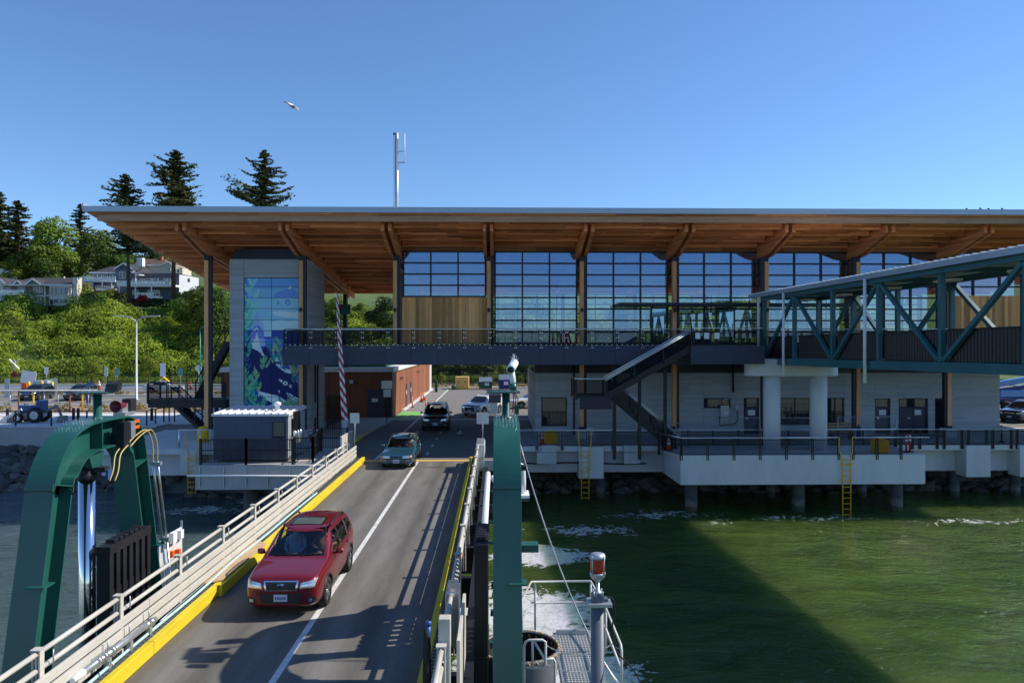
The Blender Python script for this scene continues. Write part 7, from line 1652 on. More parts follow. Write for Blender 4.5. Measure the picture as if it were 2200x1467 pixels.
# flat roofed block
H=House('slate grey flat roofed house with long white balcony and pale side wall',340,642,156)
H.box('wall',281,385,590,643,'house_slate',0,6.5); a=H.P(385,643);b=H.P(385,588); x2=XA(427,166)
MB().add([(a.x+0.004,a.y,a.z),(a.x+0.004,a.y,b.z),(x2,166,b.z),(x2,166,a.z)],[(0,1,2,3)]).build('side_wall','house_lightgrey',H.r,fix=False)
MB().add([H.P(278,588,-0.4),H.P(387,588,-0.4),(x2,166.5,b.z+0.1),(H.P(278,588).x,166.5,b.z+0.1)],[(0,1,2,3)]).build('roof','shingle_grey',H.r,fix=False)
H.box('fascia',278,387,587,591,'house_slate',-0.5,-0.3)
for (p0,p1,t,bt,n) in ((285,296,599,608,1),(301,312,599,608,2),(314,327,598,608,1),(328,341,598,608,1),(352,367,598,608,2),(285,298,623,633,2),(317,344,623,638,3)): H.win(p0,p1,t,bt,-0.05,n)
H.box('balcony',265,386,613,617,'white_paint',-2.6,-0.02); H.rail(265,386,605,613,-2.6,16); H.rail(303,342,630,637,-2.6,8); H.box('deck',303,350,637,641,'white_paint',-2.6,-0.02)
for x in (270,304,338): H.box('post',x-0.9,x+0.9,617,643,'white_paint',-2.7,-2.5)
H.box('post',303.5,305,590,613,'white_paint',-2.7,-2.5); H.box('pergola',303,313,591,592.5,'white_paint',-2.7,-0.6)
MB().box(a.x+0.9,a.x+1.4,158,158.05,b.z-1.6,b.z-0.8).build('window','dark_window',H.r)
# brown roofed house behind
H=House('cream house with brown hipped roof and brick chimney behind the flat roofed block',330,590,172)
H.box('wall',290,372,568,596,'house_cream',0,8); H.roof(284,352,570,286,340,552,8,'shingle_brown'); H.gable(344,373,572,366,564,-0.6,6,'shingle_brown','house_cream'); H.box('wall',345,372,571,596,'house_cream',-0.5,-0.02); H.win(364,369,574,582,-0.6,1)
H.box('brick_chimney',330.5,335,547,570,'brick_red',3,4); H.box('chimney',305,317,556,592,'white_paint',-2.5,-1.2); H.gable(296,326,590,310,571,-1.8,2,'shingle_grey','white_paint'); H.box('wall',372,388,575,596,'house_cream',1,6); H.win(376,383,577,585,0.95,1)
# ================================================================== cars and people
def paint(name,c,flake=0.35):
    m,nt,b=nodes(name); b.inputs['Base Color'].default_value=(*c,1); b.inputs['Roughness'].default_value=0.32; b.inputs['Metallic'].default_value=flake; b.inputs['Coat Weight'].default_value=1.0; b.inputs['Coat Roughness'].default_value=0.03
    co=coords(nt); n=N(nt,'TexNoise',inp={'Scale':3.0,'Detail':5.0}); L(nt,co,n.inputs['Vector']); c1=ramp(nt,n.outputs[0],[(0.3,sc(c,0.93)),(0.7,sc(c,1.05))]); L(nt,c1,b.inputs['Base Color']); return m
paint('paint_red',(0.19,0.004,0.010),0.25); paint('paint_teal',(0.03,0.125,0.19),0.45); paint('paint_black',(0.006,0.010,0.022),0.2); paint('paint_white',(0.72,0.72,0.71),0.0); paint('paint_silver',(0.5,0.52,0.54),0.5); paint('paint_navy',(0.008,0.012,0.03),0.3); paint('paint_blue',(0.03,0.2,0.5),0.2)
glass('car_glass',(0.80,0.84,0.84),0.06); mat('car_dark_glass',(0.008,0.010,0.012),0.03,0,0.1,spec=0.8)
mat('headlamp',(0.75,0.78,0.82),0.12,0.6,0.25,14.0); mat('tail_lamp',(0.5,0.01,0.01),0.15,0,0.1); mat('car_interior',(0.02,0.02,0.022),0.8,0,0.2); mat('plate_white',(0.55,0.62,0.72),0.5,0,0.15,20.0); mat('plate_ink',(0.05,0.08,0.25),0.6,0,0.1); mat('amber',(0.8,0.3,0.02),0.2,0,0.1); mat('alloy',(0.45,0.46,0.48),0.3,0.9,0.1)
def lerp(a,b,t): return a+(b-a)*t
def interp(tab,x):
    if x<=tab[0][0]: return tab[0][1]
    for (a,va),(b,vb) in zip(tab,tab[1:]):
        if x<=b: return va+(vb-va)*(x-a)/(b-a)
    return tab[-1][1]
def car_body(sp):
    Lc,Wc=sp['L'],sp['W']; st=sp['stations']; rows=[]
    for y in st:
        zt=interp(sp['top'],y); zb=interp(sp['bot'],y); be=interp(sp['belt'],y); w=Wc/2*interp(sp['plan'],y); H=sp['H']
        k=max(0.0,min(1.0,(zt-be)/(0.8*(H-be)))); be2=min(be,zt-0.05)
        rw=sp.get('roofw',0.70)
        p=[(0,zb),(w*0.78,zb),(w*0.94,zb+0.07),(w*0.985,lerp(zb,be2,0.28)),(w*1.0,lerp(zb,be2,0.55)),(w*0.985,lerp(zb,be2,0.85)),
           (lerp(w*0.93,w*0.945,k),be2),(lerp(w*0.90,w*0.86,k),lerp(zt-0.025,lerp(be,zt,0.55),k)),(lerp(w*0.82,w*(rw+0.04),k),lerp(zt-0.008,zt-0.085,k)),(lerp(w*0.55,w*(rw-0.10),k),lerp(zt+0.004,zt-0.02,k)),(0,zt+0.012)]
        rows.append([(x,y-Lc/2,z) for x,z in p]+[(-x,y-Lc/2,z) for x,z in reversed(p[1:-1])])
    n=len(rows[0]); V=[v for r in rows for v in r]; F=[]
    for i in range(len(rows)-1):
        for k in range(n): F.append((i*n+k,i*n+(k+1)%n,(i+1)*n+(k+1)%n,(i+1)*n+k))
    # caps as quads
    for base,rev in ((0,False),((len(rows)-1)*n,True)):
        for k in range(n//2):
            a,b_,c,d=k,k+1,(n-k-1)%n,(n-k)%n
            f=[base+a,base+b_,base+c,base+d]; f=[q for i,q in enumerate(f) if q not in f[:i]]
            F.append(tuple(f if rev else f[::-1]))
    return MB().add(V,F,True)
def evalmesh(o):
    ts=bpy.data.scenes.get('bench') or bpy.data.scenes.new('bench')
    todo=[o]+[md.object for md in o.modifiers if md.type=='BOOLEAN']
    for x in todo: ts.collection.objects.link(x)
    with bpy.context.temp_override(scene=ts,view_layer=ts.view_layers[0]):
        dg=bpy.context.evaluated_depsgraph_get(); dg.update(); me=bpy.data.meshes.new_from_object(o.evaluated_get(dg))
    for x in todo: ts.collection.objects.unlink(x)
    return me
def make_car(name,sp,colour,label,group,loc,rot,hollow=False):
    Lc,Wc,H=sp['L'],sp['W'],sp['H']; root=empty(name,(0,0,0),label,'car',group)
    tmp=car_body(sp).build('tmp',colour); s=tmp.modifiers.new('s','SUBSURF'); s.levels=2; s.render_levels=2
    me=evalmesh(tmp); bpy.data.objects.remove(tmp)
    bm=bmesh.new(); bm.from_mesh(me); bmesh.ops.recalc_face_normals(bm,faces=bm.faces); bm.to_mesh(me); bvh=BVHTree.FromBMesh(bm); bm.free()
    yo=-Lc/2
    def patch(quad,axis,sign,nu=10,nv=8,off=0.006):
        # quad: 4 (a,b) corners; axis 'y': (x,z) cast along y; 'x': (y,z) cast along x; 'z': (x,y) cast down
        q=[Vector(p) for p in quad]; G_=[]
        for j in range(nv+1):
            row=[]
            for i in range(nu+1):
                u,v=i/nu,j/nv; p=(q[0]*(1-u)+q[1]*u)*(1-v)+(q[3]*(1-u)+q[2]*u)*v
                if axis=='y': o=Vector((p.x,-sign*6,p.y)); d=Vector((0,sign,0))
                elif axis=='x': o=Vector((-sign*4,p.x+yo,p.y)); d=Vector((sign,0,0))
                else: o=Vector((p.x,p.y+yo,4)); d=Vector((0,0,-1))
                h,nn,_,_=bvh.ray_cast(o,d)
                if h is None: h=row[-1][0]-0*d if row else Vector((p.x,-Lc/2*sign,p.y)); nn=-d
                row.append((h.copy(),nn.copy(),d))
            G_.append(row)
        return G_
    def patch_mesh(G_,off,th=0.0):
        nv,nu=len(G_)-1,len(G_[0])-1; m=MB(); vs=[h+nn*off for r in G_ for (h,nn,d) in r]; fs=[(j*(nu+1)+i,j*(nu+1)+i+1,(j+1)*(nu+1)+i+1,(j+1)*(nu+1)+i) for j in range(nv) for i in range(nu)]
        m.add(vs,fs,True)
        # rim skirt so the piece has thickness
        bd=[(0,i) for i in range(nu+1)]+[(j,nu) for j in range(1,nv+1)]+[(nv,i) for i in range(nu-1,-1,-1)]+[(j,0) for j in range(nv-1,0,-1)]
        a=[G_[j][i][0]+G_[j][i][1]*off for j,i in bd]; b_=[G_[j][i][0]-G_[j][i][1]*0.01 for j,i in bd]; n=len(bd); m.add(a+b_,[(k,(k+1)%n,n+(k+1)%n,n+k) for k in range(n)])
        return m
    def put(nm,quad,axis,sign,m,off=0.006,par=None,nu=10,nv=8): return patch_mesh(patch(quad,axis,sign,nu,nv),off).build(nm,m,par or root,fix=False)
    wins=[('windshield',sp['wind'],'y',1),('rear_window',sp['rear'],'y',-1)]+[('side_window',q,'x',s_) for q in sp['side'] for s_ in (1,-1)]
    # body: cut wheel arches, and cabin and windows when we look inside
    cut=MB()
    for yw in sp['axles']:
        for s_ in (-1,1): cut.lathe([(sp['wr']+0.055,0),(sp['wr']+0.055,0.36)],(s_*(Wc/2-0.16)-0.18,yw+yo,sp['wr']+0.01),28,'x')
    bodyo=link('body_tmp',me); 
    cutters=[cut.build('cut','car_interior')]
    if hollow:
        ci=sp['cabin']; w0,w1=Wc/2-0.13,Wc/2*0.66
        cutters.append(MB().add([(-w0,ci[0]+yo,ci[4]),(w0,ci[0]+yo,ci[4]),(w0,ci[1]+yo,ci[4]),(-w0,ci[1]+yo,ci[4]),(-w0,ci[0]+yo,ci[6]),(w0,ci[0]+yo,ci[6]),(w0,ci[1]+yo,ci[6]),(-w0,ci[1]+yo,ci[6]),(-w1,ci[2]+yo,ci[5]),(w1,ci[2]+yo,ci[5]),(w1,ci[3]+yo,ci[5]),(-w1,ci[3]+yo,ci[5])],
           [(3,2,1,0),(0,1,5,4),(1,2,6,5),(2,3,7,6),(3,0,4,7),(4,5,9,8),(5,6,10,9),(6,7,11,10),(7,4,8,11),(8,9,10,11)]).build('cut','car_interior'))
        for nm,q,ax,sg in wins:
            G_=patch(q,ax,sg,6,5); nv,nu=5,6; d=G_[0][0][2]; dep={'windshield':0.45,'rear_window':0.45}.get(nm,0.30)
            top=[h-d*0.15 for r in G_ for (h,_,_) in r]; bo_=[h+d*dep for r in G_ for (h,_,_) in r]; n=len(top)
            fs=[(j*7+i,j*7+i+1,(j+1)*7+i+1,(j+1)*7+i) for j in range(nv) for i in range(nu)]; fs2=[tuple(n+k for k in reversed(f)) for f in fs]
            bd=[i for i in range(7)]+[j*7+6 for j in range(1,6)]+[35+i for i in range(5,-1,-1)]+[j*7 for j in range(4,0,-1)]; k_=len(bd)
            side=[(bd[(i+1)%k_],bd[i],n+bd[i],n+bd[(i+1)%k_]) for i in range(k_)]
            cutters.append(MB().add(top+bo_,fs+fs2+side).build('cut','car_interior'))
    for c in cutters:
        md=bodyo.modifiers.new('b','BOOLEAN'); md.object=c; md.operation='DIFFERENCE'; md.solver='EXACT'
        try: md.material_mode='TRANSFER'
        except Exception: pass
    m2=evalmesh(bodyo); bpy.data.objects.remove(bodyo)
    for c in cutters: bpy.data.objects.remove(c)
    if len(m2.polygons)<100: m2=me
    if len(m2.materials)==0 or m2.materials[0] is None: m2.materials.clear(); m2.materials.append(MAT[colour])
    body=link('body',m2,None,root)
    for nm,q,ax,sg in wins: put(nm,q,ax,sg,'car_glass' if hollow else 'car_dark_glass',-0.004 if hollow else 0.004)
    if not hollow: pass
    for (nm,q,ax,m_,off) in sp['front']:
        par=None
        o=put(nm,q,ax,1,m_,off)
        if nm in ('headlight','fog_light','wheel_trim'): put(nm,[(-q[1][0],q[1][1]),(-q[0][0],q[0][1]),(-q[3][0],q[3][1]),(-q[2][0],q[2][1])],ax,1,m_,off)
    for (nm,q,m_,off) in sp.get('sides',[]):
        for s_ in (1,-1): put(nm,q,'x',s_,m_,off,None,14,4)
    for (nm,q,m_,off) in sp.get('roofp',[]): put(nm,q,'z',1,m_,off)
    for s_ in (-1,1):   # tail lamps, mirrors, handles
        q=sp['tail']; qq=q if s_>0 else [(-q[1][0],q[1][1]),(-q[0][0],q[0][1]),(-q[3][0],q[3][1]),(-q[2][0],q[2][1])]; put('tail_light',qq,'y',-1,'tail_lamp',0.008)
        my,mz=sp['mirror']; mo=MB().lathe([(0.0,-0.10),(0.07,-0.08),(0.085,0.0),(0.07,0.07),(0.0,0.09)],(0,0,0),12,'x').build('mirror',colour,root); mo.location=(s_*(Wc/2+0.09),my+yo,mz); mo.scale=(1.05,0.75,0.9)
        MB().bar((s_*(Wc/2-0.06),my+yo+0.03,mz-0.06),(s_*(Wc/2+0.04),my+yo+0.01,mz-0.03),0.05,0.04).build('mirror_stalk','black_plastic',root)
        for hy in sp['handles']: 
            h,nn,_,_=bvh.ray_cast(Vector((s_*4,hy+yo,sp['hz'])),Vector((-s_,0,0)))
            if h is not None: MB().box(min(h.x,h.x+s_*0.035),max(h.x,h.x+s_*0.035),hy+yo-0.1,hy+yo+0.1,sp['hz']-0.015,sp['hz']+0.015).build('door_handle',colour,root,0.006)
    # black wheel arch lips
    for yw in sp['axles']:
        for s_ in (-1,1):
            pts=[]
            for t in np.linspace(-0.15,math.pi+0.15,17):
                yy,z_=yw+yo+(sp['wr']+0.062)*math.cos(t),sp['wr']+0.01+(sp['wr']+0.062)*math.sin(t)
                h,nn,_,_=bvh.ray_cast(Vector((s_*4,yy,max(z_,0.25))),Vector((-s_,0,0))); pts.append((h.x if h is not None else s_*(Wc/2-0.03),yy,z_))
            MB().tube(pts,0.024,6).build('arch_lip','black_plastic',root)
    # plate
    pz=sp['plate']; h,nn,_,_=bvh.ray_cast(Vector((0,-6,pz)),Vector((0,1,0)))
    pl=MB().box(-0.155,0.155,h.y-0.03,h.y-0.012,pz-0.08,pz+0.08).build('number_plate','plate_white',root,0.004)
    for k in range(6): MB().box(-0.125+k*0.043,-0.098+k*0.043,h.y-0.033,h.y-0.0305,pz-0.04,pz+0.03).build('plate_mark','plate_ink',pl)
    # wheels
    wr=sp['wr']
    tyre=MB().lathe([(wr*0.66,-0.10),(wr*0.93,-0.11),(wr,-0.075),(wr,0.075),(wr*0.93,0.11),(wr*0.66,0.10)],(0,0,0),28,'x',False)
    rim=MB().lathe([(wr*0.66,-0.10),(wr*0.66,0.085),(wr*0.60,0.07),(wr*0.58,0.02)],(0,0,0),24,'x',False); rim.lathe([(wr*0.15,0.02),(wr*0.15,0.075),(0.02,0.085)],(0,0,0),12,'x')
    ns=5 if sp.get('spokes',5)==5 else 10
    for k in range(ns):
        t=2*math.pi*k/ns; c_,s_=math.cos(t),math.sin(t)
        for dt in ((-0.13,0.13) if ns==5 else (0,)): rim.bar((0.07,wr*0.12*c_,wr*0.12*s_),(0.075,wr*0.63*math.cos(t+dt),wr*0.63*math.sin(t+dt)),0.025,0.045 if ns==5 else 0.035,up=(1,0,0))
    tme=tyre.mesh('tyre'); tme.materials.append(MAT['black_rubber']); rme=rim.mesh('rim'); rme.materials.append(MAT['alloy']); disc=MB().lathe([(wr*0.57,-0.02),(wr*0.57,0.0)],(0,0,0),20,'x').mesh('disc'); disc.materials.append(MAT['car_interior'])
    for yw in sp['axles']:
        for s_ in (-1,1):
            w=empty('wheel',(0,0,0)); w.parent=root; w.location=(s_*(Wc/2-0.115),yw+yo,wr+0.005); w.rotation_euler=(0.4*yw,0,0 if s_>0 else math.pi)
            for nm,m_ in (('tyre',tme),('rim',rme),('brake_disc',disc)):
                o=bpy.data.objects.new(nm,m_); col.objects.link(o); o.parent=w
    if sp.get('rails'):
        for s_ in (-1,1):
            pts=[]
            for y in np.linspace(sp['rails'][0],sp['rails'][1],9):
                x=s_*Wc/2*(sp.get('roofw',0.7)-0.02); h,nn,_,_=bvh.ray_cast(Vector((x,y+yo,4)),Vector((0,0,-1))); e=0.05 if 0.01<(y-sp['rails'][0])/(sp['rails'][1]-sp['rails'][0])<0.99 else 0.0; pts.append((x,y+yo,h.z+e))
            MB().tube(pts,0.022,8).build('roof_rail','black_plastic' if colour!='paint_white' else 'alloy',root)
    if sp.get('wiper'):
        for x0,x1 in ((-0.5,0.05),(0.1,0.62)):
            pts=[]
            for t in (0,0.5,1):
                h,nn,_,_=bvh.ray_cast(Vector((lerp(x0,x1,t),-6,sp['wiper']+0.03*t)),Vector((0,1,0))); pts.append(h+nn*0.015)
            MB().tube(pts,0.010,5).build('wiper','black_plastic',root)
    if sp.get('badge'):
        bz=sp['badge']; h,nn,_,_=bvh.ray_cast(Vector((0,-6,bz)),Vector((0,1,0))); b_=MB().lathe([(0.075,-0.012),(0.07,-0.02),(0.0,-0.022)],(0,0,0),20,'y').build('badge','chrome',root); b_.location=(0,h.y-0.01,bz); b_.scale=(1,1,0.55)
        i_=MB().lathe([(0.06,-0.0225),(0.0,-0.0235)],(0,0,0),20,'y').build('badge_field','blue_machine',root); i_.location=(0,h.y-0.0112,bz); i_.scale=(1,1,0.5)
        for k,(x,z) in enumerate(((-0.03,0.008),(-0.005,0.016),(0.012,0.0),(0.03,0.012),(0.02,-0.014),(-0.015,-0.01))):
            s_=MB().lathe([(0.008 if k else 0.012,-0.024),(0.0,-0.026)],(0,0,0),6,'y').build('badge_star','chrome',root); s_.location=(x,h.y-0.0112,bz+z*0.9)
    if hollow:
        zf=sp['cabin'][4]; sy=sp['seat']
        MB().box(-Wc/2*0.78,Wc/2*0.78,sp['cabin'][0]+yo+0.02,sy+yo-0.62,zf+0.30,sp['belt'][0][1]+sp.get('dash',0.0)).build('dashboard','car_interior',root,0.05)
        for x in (-0.37,0.37):
            se=MB().box(x-0.24,x+0.24,sy+yo-0.1,sy+yo+0.42,zf+0.02,zf+0.28).build('seat','car_interior',root,0.06)
            MB().prism([(sy+yo+0.36,zf+0.2),(sy+yo+0.5,zf+0.2),(sy+yo+0.66,zf+0.82),(sy+yo+0.56,zf+0.84)],'x',x-0.23,x+0.23).build('backrest','car_interior',se,0.05)
            MB().box(x-0.12,x+0.12,sy+yo+0.60,sy+yo+0.70,zf+0.86,zf+1.04).build('headrest','car_interior',se,0.04)
        wh=MB().tube([(0.37+0.185*math.cos(t),sy+yo-0.36-0.06*math.sin(t)*0.8,zf+0.55+0.17*math.sin(t)) for t in np.linspace(0,2*math.pi,21)[:-1]],0.016,6,True).bar((0.37,sy+yo-0.37,zf+0.55),(0.37,sy+yo-0.6,zf+0.45),0.05,0.05).build('steering_wheel','black_plastic',root)
    root.location=loc; root.rotation_euler=(0,0,rot); return root
suv=dict(L=4.60,W=1.80,H=1.66,wr=0.345,roofw=0.70,spokes=5,
 stations=[0.0,0.05,0.14,0.3,0.5,0.75,1.0,1.18,1.35,1.55,1.75,1.95,2.2,2.6,3.0,3.4,3.8,4.1,4.3,4.45,4.55,4.60],
 top=[(0,0.72),(0.05,0.90),(0.14,0.955),(0.3,0.985),(0.75,1.04),(1.0,1.065),(1.18,1.09),(1.35,1.20),(1.95,1.575),(2.2,1.63),(2.7,1.66),(3.4,1.655),(4.0,1.61),(4.2,1.56),(4.45,1.20),(4.55,1.02),(4.6,0.85)],
 bot=[(0,0.36),(0.05,0.27),(0.3,0.22),(4.3,0.24),(4.55,0.32),(4.6,0.42)],belt=[(0,0.93),(1.2,1.0),(4.6,1.06)],
 plan=[(0,0.80),(0.05,0.865),(0.14,0.915),(0.3,0.955),(0.6,0.985),(1.2,1.0),(3.6,1.0),(4.2,0.97),(4.5,0.90),(4.6,0.82)],
 wind=[(-0.70,1.11),(0.70,1.11),(0.57,1.535),(-0.57,1.535)],rear=[(-0.58,1.12),(0.58,1.12),(0.52,1.46),(-0.52,1.46)],
 side=[[(1.62,1.05),(2.42,1.06),(2.42,1.50),(2.08,1.49)],[(2.50,1.06),(3.30,1.07),(3.28,1.50),(2.50,1.50)],[(3.40,1.09),(4.02,1.16),(3.85,1.46),(3.38,1.49)]],
 tail=[(0.52,0.86),(0.76,0.86),(0.74,1.10),(0.55,1.10)],axles=(0.90,3.54),mirror=(1.72,1.09),handles=(2.35,3.22),hz=0.93,plate=0.50,rails=(2.35,3.95),wiper=1.115,badge=0.79,cabin=(1.30,4.15,2.05,3.9,0.42,1.585,1.04),seat=2.35,
 front=[('grille',[(-0.37,0.655),(0.37,0.655),(0.40,0.875),(-0.40,0.875)],'y','chrome',0.006),('grille_mesh',[(-0.325,0.685),(0.325,0.685),(0.36,0.85),(-0.36,0.85)],'y','black_plastic',0.012),('grille_bar',[(-0.34,0.755),(0.34,0.755),(0.34,0.785),(-0.34,0.785)],'y','black_paint',0.018),
  ('headlight',[(0.43,0.70),(0.76,0.74),(0.80,0.90),(0.47,0.83)],'y','headlamp',0.01),('headlight',[(0.50,0.73),(0.62,0.75),(0.63,0.84),(0.51,0.81)],'y','chrome',0.018),('bumper_intake',[(-0.44,0.36),(0.44,0.36),(0.50,0.60),(-0.50,0.60)],'y','black_plastic',0.006),('headlight',[(0.56,0.36),(0.80,0.40),(0.79,0.52),(0.60,0.50)],'y','black_plastic',0.006),('fog_light',[(0.63,0.40),(0.72,0.41),(0.72,0.48),(0.63,0.47)],'y','chrome',0.014)],
 sides=[('sill_trim',[(1.25,0.26),(3.2,0.26),(3.2,0.36),(1.25,0.36)],'black_plastic',0.008),('door_seam',[(2.44,0.36),(2.455,0.36),(2.455,1.05),(2.44,1.05)],'black_plastic',0.002),('door_seam',[(1.36,0.40),(1.375,0.40),(1.40,1.0),(1.385,1.0)],'black_plastic',0.002),('door_seam',[(3.36,0.55),(3.375,0.55),(3.375,1.07),(3.36,1.07)],'black_plastic',0.002),('window_pillar',[(2.43,1.06),(2.49,1.06),(2.49,1.50),(2.43,1.50)],'black_plastic',0.004)],
 roofp=[('sunroof',[(-0.43,2.22),(0.43,2.22),(0.41,2.95),(-0.41,2.95)],'car_dark_glass',0.004),('sunroof_shade',[(-0.38,2.28),(0.38,2.28),(0.37,2.86),(-0.37,2.86)],'shade_glass' if 'shade_glass' in MAT else mat('shade_glass',(0.10,0.13,0.12),0.05,0,0.05,spec=0.8),0.007)])
def variant(base,**kw):
    d=dict(base); d.update(kw); return d
def scaled(base,L_,W_,H_,**kw):
    fy,fx,fz=L_/base['L'],W_/base['W'],H_/base['H']; d=dict(base); d.update(L=L_,W=W_,H=H_)
    d['stations']=[y*fy for y in base['stations']]; d['top']=[(y*fy,z*fz) for y,z in base['top']]; d['bot']=[(y*fy,z) for y,z in base['bot']]; d['belt']=[(y*fy,z*fz) for y,z in base['belt']]; d['plan']=[(y*fy,p) for y,p in base['plan']]
    for k in ('wind','rear','tail'): d[k]=[(x*fx,z*fz) for x,z in base[k]]
    d['side']=[[(y*fy,z*fz) for y,z in q] for q in base['side']]; d['axles']=tuple(a*fy for a in base['axles']); d['mirror']=(base['mirror'][0]*fy,base['mirror'][1]*fz); d['handles']=tuple(h*fy for h in base['handles']); d['hz']=base['hz']*fz; d['plate']=base['plate']*fz
    d['front']=[(n,[(x*fx,z*fz) for x,z in q],a,m_,o) for n,q,a,m_,o in base['front']]; d['sides']=[(n,[(y*fy,z*fz) for y,z in q],m_,o) for n,q,m_,o in base['sides']]; d['roofp']=[(n,[(x*fx,y*fy) for x,y in q],m_,o) for n,q,m_,o in base['roofp']]
    if base.get('rails'): d['rails']=tuple(r*fy for r in base['rails'])
    if base.get('wiper'): d['wiper']=base['wiper']*fz
    if 'cabin' in base: c=base['cabin']; d['cabin']=(c[0]*fy,c[1]*fy,c[2]*fy,c[3]*fy,c[4]*fz,c[5]*fz,c[6]*fz); d['seat']=base['seat']*fy
    d['badge']=None; d.update(kw); return d
wagon=dict(L=4.70,W=1.72,H=1.39,wr=0.305,roofw=0.72,spokes=10,
 stations=[0.0,0.05,0.15,0.35,0.6,0.9,1.2,1.42,1.6,1.8,2.0,2.15,2.4,2.9,3.4,3.9,4.2,4.4,4.55,4.65,4.70],
 top=[(0,0.56),(0.05,0.69),(0.15,0.72),(0.6,0.78),(1.2,0.845),(1.42,0.875),(1.6,0.98),(2.1,1.29),(2.4,1.36),(3.0,1.39),(3.8,1.375),(4.2,1.31),(4.45,1.0),(4.6,0.86),(4.7,0.68)],
 bot=[(0,0.30),(0.05,0.24),(0.3,0.19),(4.4,0.22),(4.7,0.36)],belt=[(0,0.74),(1.4,0.83),(4.7,0.90)],
 plan=[(0,0.87),(0.05,0.92),(0.15,0.955),(0.4,0.98),(1.0,1.0),(3.8,1.0),(4.4,0.96),(4.7,0.86)],
 wind=[(-0.68,0.90),(0.68,0.90),(0.56,1.265),(-0.56,1.265)],rear=[(-0.56,0.98),(0.56,0.98),(0.52,1.25),(-0.52,1.25)],
 side=[[(1.85,0.885),(2.62,0.895),(2.62,1.28),(2.22,1.265)],[(2.70,0.90),(3.45,0.91),(3.42,1.28),(2.70,1.285)],[(3.55,0.93),(4.25,0.98),(4.02,1.24),(3.52,1.28)]],
 tail=[(0.52,0.62),(0.74,0.62),(0.73,0.80),(0.52,0.80)],axles=(0.92,3.64),mirror=(1.92,0.93),handles=(2.5,3.35),hz=0.80,plate=0.40,rails=(2.5,4.0),wiper=0.905,badge=None,cabin=(1.55,4.2,2.2,4.0,0.34,1.31,0.87),seat=2.45,dash=0.08,
 front=[('grille',[(-0.30,0.575),(0.30,0.575),(0.30,0.645),(-0.30,0.645)],'y','black_plastic',0.008),('headlight',[(0.32,0.56),(0.66,0.57),(0.66,0.66),(0.32,0.65)],'y','headlamp',0.010),('headlight',[(0.68,0.57),(0.745,0.58),(0.745,0.66),(0.68,0.66)],'y','amber',0.010),('bumper_strip',[(-0.74,0.49),(0.74,0.49),(0.74,0.52),(-0.74,0.52)],'y','black_plastic',0.01),('bumper_intake',[(-0.4,0.27),(0.4,0.27),(0.42,0.34),(-0.42,0.34)],'y','black_plastic',0.006),('fog_light',[(0.50,0.43),(0.68,0.43),(0.68,0.47),(0.50,0.47)],'y','amber',0.012)],
 sides=[('side_strip',[(0.4,0.50),(4.4,0.52),(4.4,0.56),(0.4,0.54)],'black_plastic',0.008),('door_seam',[(2.655,0.3),(2.668,0.3),(2.668,0.89),(2.655,0.89)],'black_plastic',0.002)],
 roofp=[('sunroof',[(-0.40,2.35),(0.40,2.35),(0.39,2.85),(-0.39,2.85)],'car_dark_glass',0.004)])
sedan=variant(wagon,L=4.9,W=1.83,H=1.46,wr=0.33,spokes=5,rails=None,roofp=[],
 stations=[0.0,0.05,0.15,0.35,0.6,0.9,1.2,1.5,1.7,1.9,2.1,2.3,2.6,3.0,3.3,3.6,3.9,4.15,4.5,4.75,4.85,4.90],
 top=[(0,0.62),(0.05,0.74),(0.15,0.79),(0.6,0.88),(1.2,0.95),(1.45,0.97),(1.65,1.08),(2.2,1.38),(2.5,1.44),(3.0,1.46),(3.3,1.42),(3.9,1.12),(4.1,1.06),(4.7,1.03),(4.85,0.9),(4.9,0.7)],
 bot=[(0,0.3),(0.05,0.24),(0.3,0.19),(4.6,0.22),(4.9,0.38)],belt=[(0,0.80),(1.4,0.92),(4.9,0.99)],plan=[(0,0.80),(0.05,0.86),(0.15,0.92),(0.4,0.965),(1.0,1.0),(3.9,1.0),(4.5,0.95),(4.9,0.82)],
 wind=[(-0.70,1.0),(0.70,1.0),(0.58,1.37),(-0.58,1.37)],rear=[(-0.60,1.14),(0.60,1.14),(0.54,1.38),(-0.54,1.38)],
 side=[[(1.95,0.98),(2.72,0.99),(2.72,1.36),(2.32,1.345)],[(2.80,0.99),(3.65,1.02),(3.35,1.34),(2.80,1.365)]],tail=[(0.45,0.72),(0.78,0.74),(0.76,0.90),(0.5,0.90)],axles=(0.95,3.85),mirror=(2.0,1.03),handles=(2.6,3.4),hz=0.88,plate=0.44,wiper=None,
 front=[('grille',[(-0.38,0.50),(0.38,0.50),(0.42,0.72),(-0.42,0.72)],'y','black_plastic',0.01),('headlight',[(0.45,0.60),(0.78,0.64),(0.80,0.75),(0.48,0.71)],'y','headlamp',0.012),('bumper_intake',[(-0.5,0.27),(0.5,0.27),(0.5,0.36),(-0.5,0.36)],'y','black_plastic',0.008),('fog_light',[(0.55,0.33),(0.7,0.34),(0.7,0.4),(0.55,0.4)],'y','chrome',0.012)],
 sides=[('door_seam',[(2.755,0.3),(2.768,0.3),(2.768,0.98),(2.755,0.98)],'black_plastic',0.002)])
big=scaled(suv,4.95,1.95,1.86,wr=0.39)
mid=scaled(suv,4.85,1.92,1.72,wr=0.37)
big['front']=[('grille',[(-0.42,0.62),(0.42,0.62),(0.50,0.98),(-0.50,0.98)],'y','chrome',0.006),('grille_mesh',[(-0.38,0.65),(0.38,0.65),(0.45,0.94),(-0.45,0.94)],'y','black_plastic',0.012)]+[f for f in big['front'] if f[0] in ('headlight','fog_light')]
